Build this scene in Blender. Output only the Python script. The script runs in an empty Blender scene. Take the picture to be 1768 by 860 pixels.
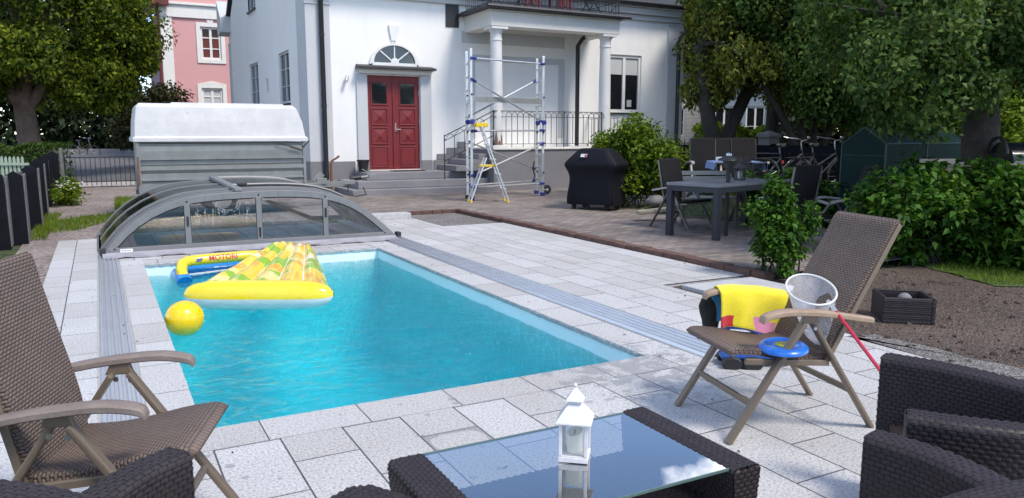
import bpy, math, random
import numpy as np
from mathutils import Vector, Matrix
R = math.radians
S = bpy.context.scene
COL = S.collection
rnd = random.Random(7)

# ------------------------------------------------------------------ camera
YAW, PITCH, FPX, EYE = .4907, .1481, 1328.0, 1.5
_f0 = Vector((math.sin(YAW), math.cos(YAW), 0)); _r = Vector((math.cos(YAW), -math.sin(YAW), 0)); _z = Vector((0, 0, 1))
_f = _f0*math.cos(PITCH) - _z*math.sin(PITCH); _u = _z*math.cos(PITCH) + _f0*math.sin(PITCH)
cam_d = bpy.data.cameras.new('camera'); cam = bpy.data.objects.new('camera', cam_d); COL.objects.link(cam)
cam_d.sensor_fit = 'HORIZONTAL'; cam_d.sensor_width = 36; cam_d.lens = 36*FPX/1768
cam_d.clip_start = .05; cam_d.clip_end = 2000
cam.matrix_world = Matrix(((_r.x, _u.x, -_f.x, 0), (_r.y, _u.y, -_f.y, 0), (_r.z, _u.z, -_f.z, EYE), (0, 0, 0, 1)))
S.camera = cam

# ------------------------------------------------------------------ sky, sun, exposure
SUN_EL, SUN_AZ = 54, 156          # azimuth clockwise from +Y
w = bpy.data.worlds.new('World'); S.world = w; w.use_nodes = True
nt = w.node_tree; bg = nt.nodes['Background']
sky = nt.nodes.new('ShaderNodeTexSky'); sky.sky_type = 'NISHITA'; sky.sun_disc = False
sky.sun_elevation = R(SUN_EL); sky.sun_rotation = R(SUN_AZ); sky.air_density = 1.0; sky.altitude = 2500; sky.dust_density = .05; sky.ozone_density = 1.0
tc = nt.nodes.new('ShaderNodeTexCoord'); nz = nt.nodes.new('ShaderNodeTexNoise'); nz.inputs['Scale'].default_value = 3.2; nz.inputs['Detail'].default_value = 7; nz.inputs['Roughness'].default_value = .58
cr = nt.nodes.new('ShaderNodeValToRGB'); cr.color_ramp.elements[0].position = .535; cr.color_ramp.elements[1].position = .70
mx = nt.nodes.new('ShaderNodeMix'); mx.data_type = 'RGBA'; mx.inputs[7].default_value = (17, 17, 17.4, 1)
L = nt.links.new
L(tc.outputs['Generated'], nz.inputs['Vector']); L(nz.outputs['Fac'], cr.inputs[0]); L(cr.outputs[0], mx.inputs[0]); L(sky.outputs[0], mx.inputs[6]); L(mx.outputs[2], bg.inputs[0])
bg.inputs[1].default_value = .15
sd = bpy.data.lights.new('sun', 'SUN'); sd.energy = 2.15; sd.angle = R(16); sd.color = (1, .92, .80)
so = bpy.data.objects.new('sun', sd); COL.objects.link(so)
sv = Vector((math.sin(R(SUN_AZ))*math.cos(R(SUN_EL)), math.cos(R(SUN_AZ))*math.cos(R(SUN_EL)), math.sin(R(SUN_EL))))
so.rotation_euler = sv.to_track_quat('Z', 'Y').to_euler()
S.view_settings.view_transform = 'Standard'; S.view_settings.look = 'None'; S.view_settings.gamma = 1; S.view_settings.exposure = .85
S.render.engine = 'CYCLES'
S.cycles.use_denoising = True; S.cycles.max_bounces = 10; S.cycles.transparent_max_bounces = 16; S.cycles.transmission_bounces = 8
S.cycles.sample_clamp_indirect = 40

# ------------------------------------------------------------------ pixel -> point helpers (photo pixels, real planes)
def ray(x, y): return _f + _r*((x-884)/FPX) + _u*((430-y)/FPX)
def on_z(x, y, z=0.):
    d = ray(x, y); return Vector((0, 0, EYE)) + d*((z-EYE)/d.z)
def on_y(x, y, Y):
    d = ray(x, y); return Vector((0, 0, EYE)) + d*(Y/d.y)
def on_x(x, y, X):
    d = ray(x, y); return Vector((0, 0, EYE)) + d*(X/d.x)
def far(x, depth, z=0.):
    p = (_f0 + _r*((x-884)/FPX*1.011))*depth; return Vector((p.x, p.y, z))
def zat(y, depth): return EYE + (231.9-y)/FPX*depth*1.0

# ------------------------------------------------------------------ node helpers
def new_mat(name):
    m = bpy.data.materials.new(name); m.use_nodes = True
    return m, m.node_tree, m.node_tree.nodes['Principled BSDF']
def mth(t, op, a, b=None, c=None):
    n = t.nodes.new('ShaderNodeMath'); n.operation = op
    for i, x in enumerate((a, b, c)):
        if x is None: continue
        if isinstance(x, (int, float)): n.inputs[i].default_value = x
        else: t.links.new(x, n.inputs[i])
    return n.outputs[0]
def noise(t, vec, scale, detail=4, rough=.55):
    n = t.nodes.new('ShaderNodeTexNoise'); n.inputs['Scale'].default_value = scale; n.inputs['Detail'].default_value = detail; n.inputs['Roughness'].default_value = rough
    if vec is not None: t.links.new(vec, n.inputs['Vector'])
    return n.outputs['Fac']
def ramp(t, fac, stops):
    n = t.nodes.new('ShaderNodeValToRGB'); e = n.color_ramp.elements
    while len(e) < len(stops): e.new(.5)
    for k, (p, c) in enumerate(stops): e[k].position = p; e[k].color = (*c, 1)
    t.links.new(fac, n.inputs[0]); return n.outputs[0]
def mix(t, fac, a, b, mode='MIX'):
    n = t.nodes.new('ShaderNodeMix'); n.data_type = 'RGBA'; n.blend_type = mode
    for i, x in ((0, fac), (6, a), (7, b)):
        if isinstance(x, (int, float)): n.inputs[i].default_value = x
        elif isinstance(x, tuple): n.inputs[i].default_value = (*x, 1)
        else: t.links.new(x, n.inputs[i])
    return n.outputs[2]
def bump(t, bs, h, dist, strength=1.):
    n = t.nodes.new('ShaderNodeBump'); n.inputs['Distance'].default_value = dist; n.inputs['Strength'].default_value = strength
    t.links.new(h, n.inputs['Height']); t.links.new(n.outputs[0], bs.inputs['Normal'])
def coord(t, kind='Object'): return t.nodes.new('ShaderNodeTexCoord').outputs[kind]

def mat(name, c, rough=.6, metal=0., var=.12, vs=6., bmp=0., bs=40., spec=.5, c2=None, coat=0.):
    """plain surface with large-scale tone variation, fine mottling and optional bump"""
    m, t, b = new_mat(name); o = coord(t)
    n1 = noise(t, o, vs, 5); n2 = noise(t, o, vs*9, 3)
    lo = tuple(x*(1-var) for x in c); hi = tuple(min(1, x*(1+var)) for x in (c2 or c))
    f = mth(t, 'ADD', mth(t, 'MULTIPLY', n1, .7), mth(t, 'MULTIPLY', n2, .3))
    t.links.new(ramp(t, f, [(.3, lo), (.7, hi)]), b.inputs['Base Color'])
    t.links.new(mth(t, 'MULTIPLY_ADD', n2, .18, rough-.09), b.inputs['Roughness'])
    b.inputs['Metallic'].default_value = metal; b.inputs['Specular IOR Level'].default_value = spec; b.inputs['Coat Weight'].default_value = coat
    if bmp: bump(t, b, noise(t, o, bs, 4), bmp)
    return m

def glass_mat(name, tint=(.9, .95, .95), alpha=.25, rough=.03, spec=1.7):
    """pane: clear transmission plus a mirror coat"""
    m, t, b = new_mat(name)
    tr = t.nodes.new('ShaderNodeBsdfTransparent'); tr.inputs[0].default_value = (*tint, 1)
    gl = t.nodes.new('ShaderNodeBsdfGlossy'); gl.inputs['Roughness'].default_value = rough
    fr = t.nodes.new('ShaderNodeFresnel'); fr.inputs[0].default_value = 1.52
    lw = mth(t, 'MULTIPLY_ADD', fr.outputs[0], spec, alpha*.15)
    ms = t.nodes.new('ShaderNodeMixShader'); t.links.new(lw, ms.inputs[0]); t.links.new(tr.outputs[0], ms.inputs[1]); t.links.new(gl.outputs[0], ms.inputs[2])
    t.links.new(ms.outputs[0], t.nodes['Material Output'].inputs[0]); return m

def weave_mat(name, strand, strand2, gap, cw, rh, dist, rough=.5):
    """basket weave from the panel's own UV in metres"""
    m, t, b = new_mat(name); uv = coord(t, 'UV')
    sp = t.nodes.new('ShaderNodeSeparateXYZ'); t.links.new(uv, sp.inputs[0])
    v = mth(t, 'DIVIDE', sp.outputs[1], rh); row = mth(t, 'FLOOR', v)
    uu = mth(t, 'ADD', mth(t, 'DIVIDE', sp.outputs[0], cw), mth(t, 'MULTIPLY', mth(t, 'MODULO', row, 2.), .5))
    fx = mth(t, 'MULTIPLY_ADD', mth(t, 'FRACT', uu), 2., -1.); fy = mth(t, 'MULTIPLY_ADD', mth(t, 'FRACT', v), 2., -1.)
    hx = mth(t, 'SUBTRACT', 1., mth(t, 'POWER', mth(t, 'ABSOLUTE', fx), 2.2)); hy = mth(t, 'SUBTRACT', 1., mth(t, 'POWER', mth(t, 'ABSOLUTE', fy), 2.6))
    h = mth(t, 'MULTIPLY', hx, hy)
    o = coord(t); n = noise(t, o, 14, 3)
    base = mix(t, n, strand, strand2)
    k = ramp(t, h, [(.02, (0, 0, 0)), (.30, (1, 1, 1))])
    t.links.new(mix(t, k, gap, base), b.inputs['Base Color']); b.inputs['Roughness'].default_value = rough; b.inputs['Specular IOR Level'].default_value = .3
    bump(t, b, h, dist, .9); return m

def leaf_mat(name, dark, mid, light, trans=.3, rough=.45):
    m, t, b = new_mat(name)
    g = t.nodes.new('ShaderNodeNewGeometry'); o = coord(t)
    f = mth(t, 'ADD', mth(t, 'MULTIPLY', g.outputs['Random Per Island'], .6), mth(t, 'MULTIPLY', noise(t, o, .9, 3), .55))
    c = ramp(t, f, [(.25, dark), (.55, mid), (.9, light)])
    t.links.new(c, b.inputs['Base Color']); b.inputs['Roughness'].default_value = rough+.12; b.inputs['Specular IOR Level'].default_value = .18
    tl = t.nodes.new('ShaderNodeBsdfTranslucent'); t.links.new(mix(t, 1., c, (1., 1., .45), 'MULTIPLY'), tl.inputs[0])
    ms = t.nodes.new('ShaderNodeMixShader'); ms.inputs[0].default_value = trans
    t.links.new(b.outputs[0], ms.inputs[1]); t.links.new(tl.outputs[0], ms.inputs[2]); t.links.new(ms.outputs[0], t.nodes['Material Output'].inputs[0]); return m

# ------------------------------------------------------------------ object helpers
def tag(o, label=None, cat=None, group=None, kind=None):
    if label: o['label'] = label
    if cat: o['category'] = cat
    if group: o['group'] = group
    if kind: o['kind'] = kind
    return o
def thing(name, label, cat, loc=(0, 0, 0), rz=0., group=None):
    o = bpy.data.objects.new(name, None); o.empty_display_size = .1; COL.objects.link(o)
    o.location = loc; o.rotation_euler = (0, 0, rz); return tag(o, label, cat, group)
def copy_tree(o, parent=None):
    c = o.copy(); COL.objects.link(c)
    if parent: c.parent = parent
    for ch in list(o.children): copy_tree(ch, c)
    return c

class MB:
    def __init__(s): s.v = []; s.f = []; s.uv = {}
    def quad(s, *p, uv=None):
        i = len(s.v); s.v += [tuple(q) for q in p]; s.f.append(tuple(range(i, i+len(p))))
        if uv: s.uv[len(s.f)-1] = uv
        return s
    def hexa(s, p):
        i = len(s.v); s.v += [tuple(q) for q in p]
        for a in ((3, 2, 1, 0), (4, 5, 6, 7), (0, 1, 5, 4), (1, 2, 6, 5), (2, 3, 7, 6), (3, 0, 4, 7)): s.f.append(tuple(i+k for k in a))
        return s
    def box(s, x0, x1, y0, y1, z0, z1):
        return s.hexa([(x0, y0, z0), (x1, y0, z0), (x1, y1, z0), (x0, y1, z0), (x0, y0, z1), (x1, y0, z1), (x1, y1, z1), (x0, y1, z1)])
    def obox(s, c, size, rot):
        h = [Vector((a*size[0]/2, b*size[1]/2, d*size[2]/2)) for d in (-1, 1) for a, b in ((-1, -1), (1, -1), (1, 1), (-1, 1))]
        return s.hexa([Vector(c) + rot @ q for q in h])
    def bar(s, p, q, w_, h_, up=(0, 0, 1)):
        p, q = Vector(p), Vector(q); d = (q-p).normalized(); u = Vector(up)
        x = d.cross(u)
        if x.length < 1e-4: x = d.cross(Vector((1, 0, 0)))
        x.normalize(); y = x.cross(d).normalized(); x *= w_/2; y *= h_/2
        return s.hexa([p-x-y, p+x-y, p+x+y, p-x+y, q-x-y, q+x-y, q+x+y, q-x+y])
    def tube(s, path, r, n=8, cap=True, closed=False):
        P = [Vector(p) for p in path]; m = len(P); i0 = len(s.v); ux = None
        for k in range(m):
            a = P[(k-1) % m] if (closed or k > 0) else P[k]; b = P[(k+1) % m] if (closed or k < m-1) else P[k]
            d = (b-a).normalized()
            if ux is None:
                ux = d.cross(Vector((0, 0, 1)))
                if ux.length < 1e-3: ux = d.cross(Vector((1, 0, 0)))
            ux = (ux - d*ux.dot(d)).normalized(); uy = d.cross(ux)
            rr = r[k] if isinstance(r, (list, tuple)) else r
            for j in range(n):
                an = 2*math.pi*j/n; s.v.append(tuple(P[k] + (ux*math.cos(an) + uy*math.sin(an))*rr))
        for k in range(m if closed else m-1):
            k2 = (k+1) % m
            for j in range(n):
                j2 = (j+1) % n; s.f.append((i0+k*n+j, i0+k*n+j2, i0+k2*n+j2, i0+k2*n+j))
        if cap and not closed:
            s.f.append(tuple(i0+j for j in reversed(range(n)))); s.f.append(tuple(i0+(m-1)*n+j for j in range(n)))
        return s
    def lathe(s, prof, c=(0, 0, 0), n=24, axis='z', ph=0.):
        i0 = len(s.v); m = len(prof)
        for (r_, z_) in prof:
            for j in range(n):
                a = 2*math.pi*j/n + ph; x, y = r_*math.cos(a), r_*math.sin(a)
                p = (x, y, z_) if axis == 'z' else ((z_, x, y) if axis == 'x' else (x, z_, y))
                s.v.append((c[0]+p[0], c[1]+p[1], c[2]+p[2]))
        for k in range(m-1):
            for j in range(n):
                j2 = (j+1) % n; f = (i0+k*n+j, i0+k*n+j2, i0+(k+1)*n+j2, i0+(k+1)*n+j)
                s.f.append(f if axis != 'y' else f[::-1])
        s.f.append(tuple(i0+j for j in reversed(range(n)))); s.f.append(tuple(i0+(m-1)*n+j for j in range(n)))
        return s
    def prism(s, poly, vec):
        n = len(poly); i = len(s.v); vec = Vector(vec)
        s.v += [tuple(p) for p in poly] + [tuple(Vector(p)+vec) for p in poly]
        s.f.append(tuple(range(i+n-1, i-1, -1))); s.f.append(tuple(range(i+n, i+2*n)))
        for k in range(n): s.f.append((i+k, i+(k+1) % n, i+n+(k+1) % n, i+n+k))
        return s
    def grid(s, P, UV=None, closed_u=False):
        m, n = len(P), len(P[0]); i = len(s.v)
        for row in P: s.v += [tuple(q) for q in row]
        for a in range(m-1):
            for b in range(n if closed_u else n-1):
                b2 = (b+1) % n; s.f.append((i+a*n+b, i+a*n+b2, i+(a+1)*n+b2, i+(a+1)*n+b))
                if UV: s.uv[len(s.f)-1] = (UV[a][b], UV[a][b+1] if b+1 < len(UV[a]) else UV[a][b2], UV[a+1][b+1] if b+1 < len(UV[a]) else UV[a+1][b2], UV[a+1][b])
        return s
    def build(s, name, m, parent=None, smooth=False, bevel=0., seg=2, fix=True):
        me = bpy.data.meshes.new(name); me.from_pydata(s.v, [], s.f); me.update()
        if fix:
            import bmesh
            bm = bmesh.new(); bm.from_mesh(me); bmesh.ops.recalc_face_normals(bm, faces=bm.faces); bm.to_mesh(me); bm.free()
        ul = me.uv_layers.new(name='UVMap'); lv = me.loops; co = me.vertices; d = ul.data
        for p in me.polygons:
            cu = s.uv.get(p.index)
            if cu is not None and len(cu) == p.loop_total:
                vmap = {vi: cu[k] for k, vi in enumerate(s.f[p.index])}
                for li in p.loop_indices: d[li].uv = vmap[lv[li].vertex_index]
            else:
                nx, ny, nz_ = map(abs, p.normal)
                for li in p.loop_indices:
                    q = co[lv[li].vertex_index].co
                    d[li].uv = (q.x, q.y) if nz_ >= nx and nz_ >= ny else ((q.x, q.z) if ny >= nx else (q.y, q.z))
        if smooth:
            me.polygons.foreach_set('use_smooth', [True]*len(me.polygons)); me.set_sharp_from_angle(angle=R(40))
        if isinstance(m, (list, tuple)):
            for q in m: me.materials.append(q)
        else: me.materials.append(m)
        o = bpy.data.objects.new(name, me); COL.objects.link(o)
        if parent: o.parent = parent
        if bevel:
            b = o.modifiers.new('bevel', 'BEVEL'); b.width = bevel; b.segments = seg; b.limit_method = 'ANGLE'; b.angle_limit = R(35)
        return o

def np_mesh(name, V, F, m, parent=None, UV=None, smooth=False):
    """big meshes straight from arrays: V (n,3), F (k,4) or (k,3), UV per vertex"""
    V = np.ascontiguousarray(V, np.float32); F = np.ascontiguousarray(F, np.int32); k, c = F.shape
    me = bpy.data.meshes.new(name); me.vertices.add(len(V)); me.vertices.foreach_set('co', V.ravel())
    me.loops.add(k*c); me.loops.foreach_set('vertex_index', F.ravel()); me.polygons.add(k)
    me.polygons.foreach_set('loop_start', np.arange(k, dtype=np.int32)*c)
    me.update(calc_edges=True)
    if UV is not None:
        ul = me.uv_layers.new(name='UVMap'); ul.data.foreach_set('uv', np.ascontiguousarray(UV[F.ravel()], np.float32).ravel())
    if smooth: me.polygons.foreach_set('use_smooth', np.ones(k, bool))
    me.materials.append(m); me.validate()
    o = bpy.data.objects.new(name, me); COL.objects.link(o)
    if parent: o.parent = parent
    return o

def leaves(name, P, size, m, parent=None, seed=0, up=.6, out=None, asp=.55, droop=.25):
    """one bent leaf blade per point"""
    g = np.random.default_rng(seed); n = len(P)
    N = g.normal(size=(n, 3)); N[:, 2] = np.abs(N[:, 2])*.6 + up
    if out is not None:
        O = P - np.asarray(out); O /= np.linalg.norm(O, axis=1, keepdims=True)+1e-6; N += O*.7
    N /= np.linalg.norm(N, axis=1, keepdims=True)
    T = g.normal(size=(n, 3)); T[:, 2] -= droop*2; T -= N*(T*N).sum(1, keepdims=True); T /= np.linalg.norm(T, axis=1, keepdims=True); B = np.cross(N, T)
    s = (size*g.uniform(.45, 1.5, n))[:, None]
    base = P; tip = P + T*s - N*s*droop; mid = P + T*s*.45
    l = mid + B*s*asp*.5 + N*s*.08; r = mid - B*s*asp*.5 + N*s*.08
    V = np.stack([base, r, tip, l], 1).reshape(-1, 3); F = np.arange(n*4).reshape(n, 4)
    return np_mesh(name, V, F, m, parent)

def crown_pts(g, centre, rad, nc, n, cr, shell=.55, flat=1.):
    """leaf positions in nc clumps scattered through an ellipsoid"""
    D = g.normal(size=(nc, 3)); D /= np.linalg.norm(D, axis=1, keepdims=True)
    C = np.asarray(centre) + D*np.asarray(rad)*(shell + (1-shell)*g.uniform(0, 1, (nc, 1)))*g.uniform(.8, 1.08, (nc, 1))
    k = g.integers(0, nc, n); rr = cr*g.uniform(.55, 1.4, nc)
    E = g.normal(size=(n, 3)); E /= np.linalg.norm(E, axis=1, keepdims=True); E *= g.uniform(.35, 1, (n, 1))**.6
    E[:, 2] *= flat
    return C[k] + E*rr[k][:, None], C

def text_mesh(txt, name, m, parent, size, M, ext=.002):
    cu = bpy.data.curves.new(name, 'FONT'); cu.body = txt; cu.size = size; cu.extrude = ext; cu.offset = size*.03; cu.align_x = 'CENTER'; cu.align_y = 'CENTER'
    tmp = bpy.data.objects.new('tmp', cu); COL.objects.link(tmp)
    me = bpy.data.meshes.new_from_object(tmp.evaluated_get(bpy.context.evaluated_depsgraph_get()))
    bpy.data.objects.remove(tmp); me.name = name; me.materials.clear(); me.materials.append(m); me.transform(M)
    o = bpy.data.objects.new(name, me); COL.objects.link(o)
    if parent: o.parent = parent
    return o
def sstep(a, b, x):
    t = np.clip((x-a)/(b-a), 0, 1); return t*t*(3-2*t)
# ------------------------------------------------------------------ setting materials
def slab_mat(name, tint=1.):
    """granite slabs: UV unit = one course (0.3125 m); slab two courses long"""
    m, t, b = new_mat(name); uv = coord(t, 'UV'); o = coord(t)
    br = t.nodes.new('ShaderNodeTexBrick'); br.offset = .5; br.squash = 1.
    for k, v in (('Scale', 1.), ('Mortar Size', .015), ('Mortar Smooth', .1), ('Bias', 0.), ('Brick Width', 2.), ('Row Height', 1.)): br.inputs[k].default_value = v
    br.inputs['Color1'].default_value = (.475*tint, .465*tint, .455*tint, 1); br.inputs['Color2'].default_value = (.58*tint, .575*tint, .585*tint, 1); br.inputs['Mortar'].default_value = (.10, .10, .105, 1)
    t.links.new(uv, br.inputs['Vector'])
    sp = noise(t, o, 75, 3, .8); st = noise(t, o, 1.4, 5, .6)
    c = mix(t, .75, br.outputs['Color'], ramp(t, sp, [(.36, (.22, .22, .23)), (.47, (.74, .74, .74)), (.58, (1, 1, 1))]), 'MULTIPLY')
    c = mix(t, .30, c, ramp(t, st, [(.3, (.72, .69, .66)), (.55, (1, 1, 1)), (.75, (1, 1, 1))]), 'MULTIPLY')
    # dried splash marks, small dark spots scattered over the stones
    vo = t.nodes.new('ShaderNodeTexVoronoi'); vo.inputs['Scale'].default_value = 7.; t.links.new(o, vo.inputs['Vector'])
    thr = mth(t, 'MULTIPLY', ramp(t, noise(t, o, .8, 3), [(.45, (.02, .02, .02)), (.75, (.22, .22, .22))]), 1.)
    spot = mth(t, 'LESS_THAN', mth(t, 'ADD', vo.outputs['Distance'], mth(t, 'MULTIPLY', noise(t, o, 22, 3), .12)), mth(t, 'ADD', thr, .085))
    c = mix(t, mth(t, 'MULTIPLY', spot, .6), c, (.20, .20, .215))
    # wet splashes beside the near right corner of the pool
    d = t.nodes.new('ShaderNodeVectorMath'); d.operation = 'DISTANCE'; t.links.new(o, d.inputs[0]); d.inputs[1].default_value = (2.95, 3.9, 0)
    wet = mth(t, 'GREATER_THAN', mth(t, 'ADD', noise(t, o, 9, 5, .65), mth(t, 'MULTIPLY', d.outputs['Value'], -.22)), .42)
    wet = mth(t, 'MULTIPLY', wet, .55)
    c = mix(t, wet, c, (.22, .22, .235))
    # one short slab still damp round its rim
    xy = t.nodes.new('ShaderNodeSeparateXYZ'); t.links.new(o, xy.inputs[0]); wv_ = mth(t, 'MULTIPLY_ADD', noise(t, o, 12, 3), .10, -.05)
    dx = mth(t, 'ABSOLUTE', mth(t, 'SUBTRACT', xy.outputs[0], 1.483)); dy = mth(t, 'ABSOLUTE', mth(t, 'SUBTRACT', xy.outputs[1], 3.36)); ins = mth(t, 'MULTIPLY', mth(t, 'LESS_THAN', dx, .152), mth(t, 'LESS_THAN', dy, .103))
    core = mth(t, 'LESS_THAN', mth(t, 'ADD', mth(t, 'POWER', mth(t, 'DIVIDE', dx, .14), 3.), mth(t, 'POWER', mth(t, 'DIVIDE', mth(t, 'ABSOLUTE', mth(t, 'ADD', wv_, mth(t, 'SUBTRACT', xy.outputs[1], 3.325))), .10), 3.)), 1.)
    c = mix(t, mth(t, 'MULTIPLY', mth(t, 'MULTIPLY', ins, mth(t, 'SUBTRACT', 1., core)), .6), c, (.19, .19, .20))
    t.links.new(c, b.inputs['Base Color']); t.links.new(mth(t, 'MULTIPLY_ADD', wet, -.5, .72), b.inputs['Roughness'])
    h = mth(t, 'ADD', mth(t, 'MULTIPLY', sp, .25), mth(t, 'SUBTRACT', 1., br.outputs['Fac'])); bump(t, b, h, .004, .8)
    return m
def brick_mat(name):
    m, t, b = new_mat(name); uv = coord(t, 'UV'); o = coord(t)
    br = t.nodes.new('ShaderNodeTexBrick'); br.offset = .5
    for k, v in (('Scale', 1.), ('Mortar Size', .006), ('Bias', -.1), ('Brick Width', .21), ('Row Height', .105)): br.inputs[k].default_value = v
    br.inputs['Color1'].default_value = (.17, .145, .135, 1); br.inputs['Color2'].default_value = (.30, .265, .25, 1); br.inputs['Mortar'].default_value = (.07, .06, .05, 1)
    t.links.new(uv, br.inputs['Vector'])
    br2 = t.nodes.new('ShaderNodeTexBrick'); br2.offset = .5
    for k, v in (('Scale', 1.), ('Mortar Size', 0.), ('Bias', -.86), ('Brick Width', .21), ('Row Height', .105)): br2.inputs[k].default_value = v
    br2.inputs['Color1'].default_value = (0, 0, 0, 1); br2.inputs['Color2'].default_value = (1, 1, 1, 1); br2.inputs['Mortar'].default_value = (0, 0, 0, 1); t.links.new(uv, br2.inputs['Vector'])
    c = mix(t, .5, br.outputs['Color'], ramp(t, noise(t, o, .7, 5), [(.3, (.62, .58, .5)), (.6, (1.15, 1.05, 1.)), (.75, (1.2, 1.15, 1.1))]), 'MULTIPLY')
    c = mix(t, mth(t, 'MULTIPLY', mth(t, 'GREATER_THAN', br2.outputs['Color'], .55), .7), c, (.40, .37, .37))
    moss = ramp(t, noise(t, o, 2.2, 6, .7), [(.58, (0, 0, 0)), (.70, (1, 1, 1))])
    c = mix(t, mth(t, 'MULTIPLY', moss, .45), c, (.10, .085, .05))
    t.links.new(c, b.inputs['Base Color']); b.inputs['Roughness'].default_value = .8
    bump(t, b, mth(t, 'ADD', mth(t, 'SUBTRACT', 1., br.outputs['Fac']), mth(t, 'MULTIPLY', noise(t, o, 60, 3), .5)), .005, .8); return m
def grit_mat(name, cols, sc, dist=.012, big=.8):
    m, t, b = new_mat(name); o = coord(t)
    vo = t.nodes.new('ShaderNodeTexVoronoi'); vo.inputs['Scale'].default_value = sc; t.links.new(o, vo.inputs['Vector'])
    hs = t.nodes.new('ShaderNodeSeparateColor'); t.links.new(vo.outputs['Color'], hs.inputs[0])
    f = mth(t, 'ADD', mth(t, 'MULTIPLY', hs.outputs[0], .45), mth(t, 'MULTIPLY', noise(t, o, big, 6, .65), .65))
    t.links.new(ramp(t, f, [(.25, cols[0]), (.5, cols[1]), (.8, cols[2])]), b.inputs['Base Color']); b.inputs['Roughness'].default_value = .9
    bump(t, b, mth(t, 'ADD', mth(t, 'SUBTRACT', 1., vo.outputs['Distance']), noise(t, o, sc*.35, 4)), dist, 1.); return m

M = {}
M['slab'] = slab_mat('granite_slabs')
M['brick'] = brick_mat('paving_bricks')
M['edge_brick'] = mat('edge_bricks', (.115, .062, .05), .85, var=.35, vs=9, bmp=.004)
M['soil'] = grit_mat('dark_soil', [(.045, .029, .020), (.105, .072, .054), (.17, .125, .10)], 55, .03)
M['gravel'] = grit_mat('grey_gravel', [(.08, .073, .067), (.17, .155, .145), (.33, .31, .295)], 60, .02)
M['path'] = grit_mat('pink_gravel', [(.09, .07, .06), (.21, .165, .15), (.36, .31, .29)], 34, .015)
M['ground'] = grit_mat('garden_ground', [(.018, .028, .010), (.035, .055, .016), (.08, .10, .035)], 18, .03)
M['lawn'] = grit_mat('lawn_base', [(.03, .05, .012), (.06, .10, .02), (.10, .16, .035)], 40, .03)
M['asphalt'] = grit_mat('asphalt', [(.05, .05, .055), (.10, .10, .11), (.17, .165, .17)], 60, .006, .3)
M['sidewalk'] = mat('sidewalk_stone', (.36, .33, .32), .85, var=.2, vs=1.2, bmp=.004)
M['concrete'] = mat('concrete', (.40, .40, .41), .85, var=.15, vs=5, bmp=.003)
M['stone'] = mat('stone_edge', (.42, .42, .43), .8, var=.25, vs=14, bmp=.006, bs=60)

PX0, PX1, PY0, PY1 = .38, 3.21, 4.07, 9.83            # pool opening

def gh(x, y):
    d = .471*x + .882*y
    return -.035 + .36*sstep(12.4, 13.8, d)*sstep(8.7, 9.7, x)*(1-sstep(11.2, 13.0, y)) + .12*sstep(9.5, 16, x)*(1-sstep(6, 12, y))
def ground():
    bx = sorted(set([-400, -120, -40] + list(np.arange(-14, 30, .5)) + [PX0-.06, PX1+.06, 60, 140, 400]))
    by = sorted(set([-400, -120, -30] + list(np.arange(-6, 34, .5)) + [PY0-.06, PY1+.06, 50, 140, 400]))
    V = [(x, y, float(gh(x, y))) for y in by for x in bx]; n = len(bx); F = []
    for j in range(len(by)-1):
        for i in range(n-1):
            cx, cy = (bx[i]+bx[i+1])/2, (by[j]+by[j+1])/2
            if PX0-.06 < cx < PX1+.06 and PY0-.06 < cy < PY1+.06: continue
            F.append((j*n+i, j*n+i+1, (j+1)*n+i+1, (j+1)*n+i))
    o = np_mesh('ground', np.array(V), np.array(F), M['ground'], smooth=True); tag(o, kind='structure')
ground()

def sheet(name, poly, z, m, uvf=None):
    b = MB(); b.quad(*[(x, y, z) for x, y in poly], uv=[uvf(x, y) for x, y in poly] if uvf else None)
    o = b.build(name, m, fix=False); return tag(o, kind='structure')
def wob(pts, k=6, a=.12, seed=1):
    """polygon with a slightly uneven outline"""
    g = random.Random(seed); out = []
    for i, p in enumerate(pts):
        q = pts[(i+1) % len(pts)]
        for j in range(k): out.append((p[0]+(q[0]-p[0])*j/k + g.uniform(-a, a), p[1]+(q[1]-p[1])*j/k + g.uniform(-a, a)))
    return out
# deck: strips of slabs, coping round the pool, all butt-jointed
deck = MB(); C_ = .3125
def strip(x0, x1, y0, y1, along='y', ph=0., ph2=0.):
    pts = [(x0, y0, 0), (x1, y0, 0), (x1, y1, 0), (x0, y1, 0)]
    uv = [((p[1]-ph2)/C_, (p[0]-ph)/C_) if along == 'y' else ((p[0]-ph2)/C_*1.19, (p[1]-ph)/C_*.985+.003) for p in pts]
    deck.quad(*pts, uv=uv)
strip(-.58, 4.86, -2.0, 3.77, 'y', 1.015, 3.45)
strip(-.10, 3.52, 3.77, PY0, 'x', 3.77, 1.44)
strip(.14, PX0, PY0, 10.2, 'y', .10, .1); strip(PX1, 3.52, PY0, 10.2, 'y', 3.208, .3)
strip(PX0, PX1, PY1, 10.2, 'x', 9.86, .8)
strip(.14, 3.52, 10.2, 13.0, 'y', .3, .2)
strip(3.84, 4.93, 3.77, 6.0, 'y', 3.87, 0); strip(3.84, 4.93, 6.0, 11.65, 'y', 3.87, 0); strip(3.84, 4.93, 11.65, 13.0, 'y', 3.87, 0)
strip(4.93, 6.05, 6.0, 11.65, 'y', 4.185, .21)
strip(-.58, -.10, 3.77, 12.6, 'y', -.66, .3)
strip(3.52, 3.84, 3.77, 3.80, 'y', 3.52, 0)
for x, y0, y1 in ((4.86, -2., 3.77), (4.93, 3.77, 6.0), (6.05, 6.0, 11.65)): deck.quad((x, y0, -.04), (x, y1, -.04), (x, y1, 0), (x, y0, 0))
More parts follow.
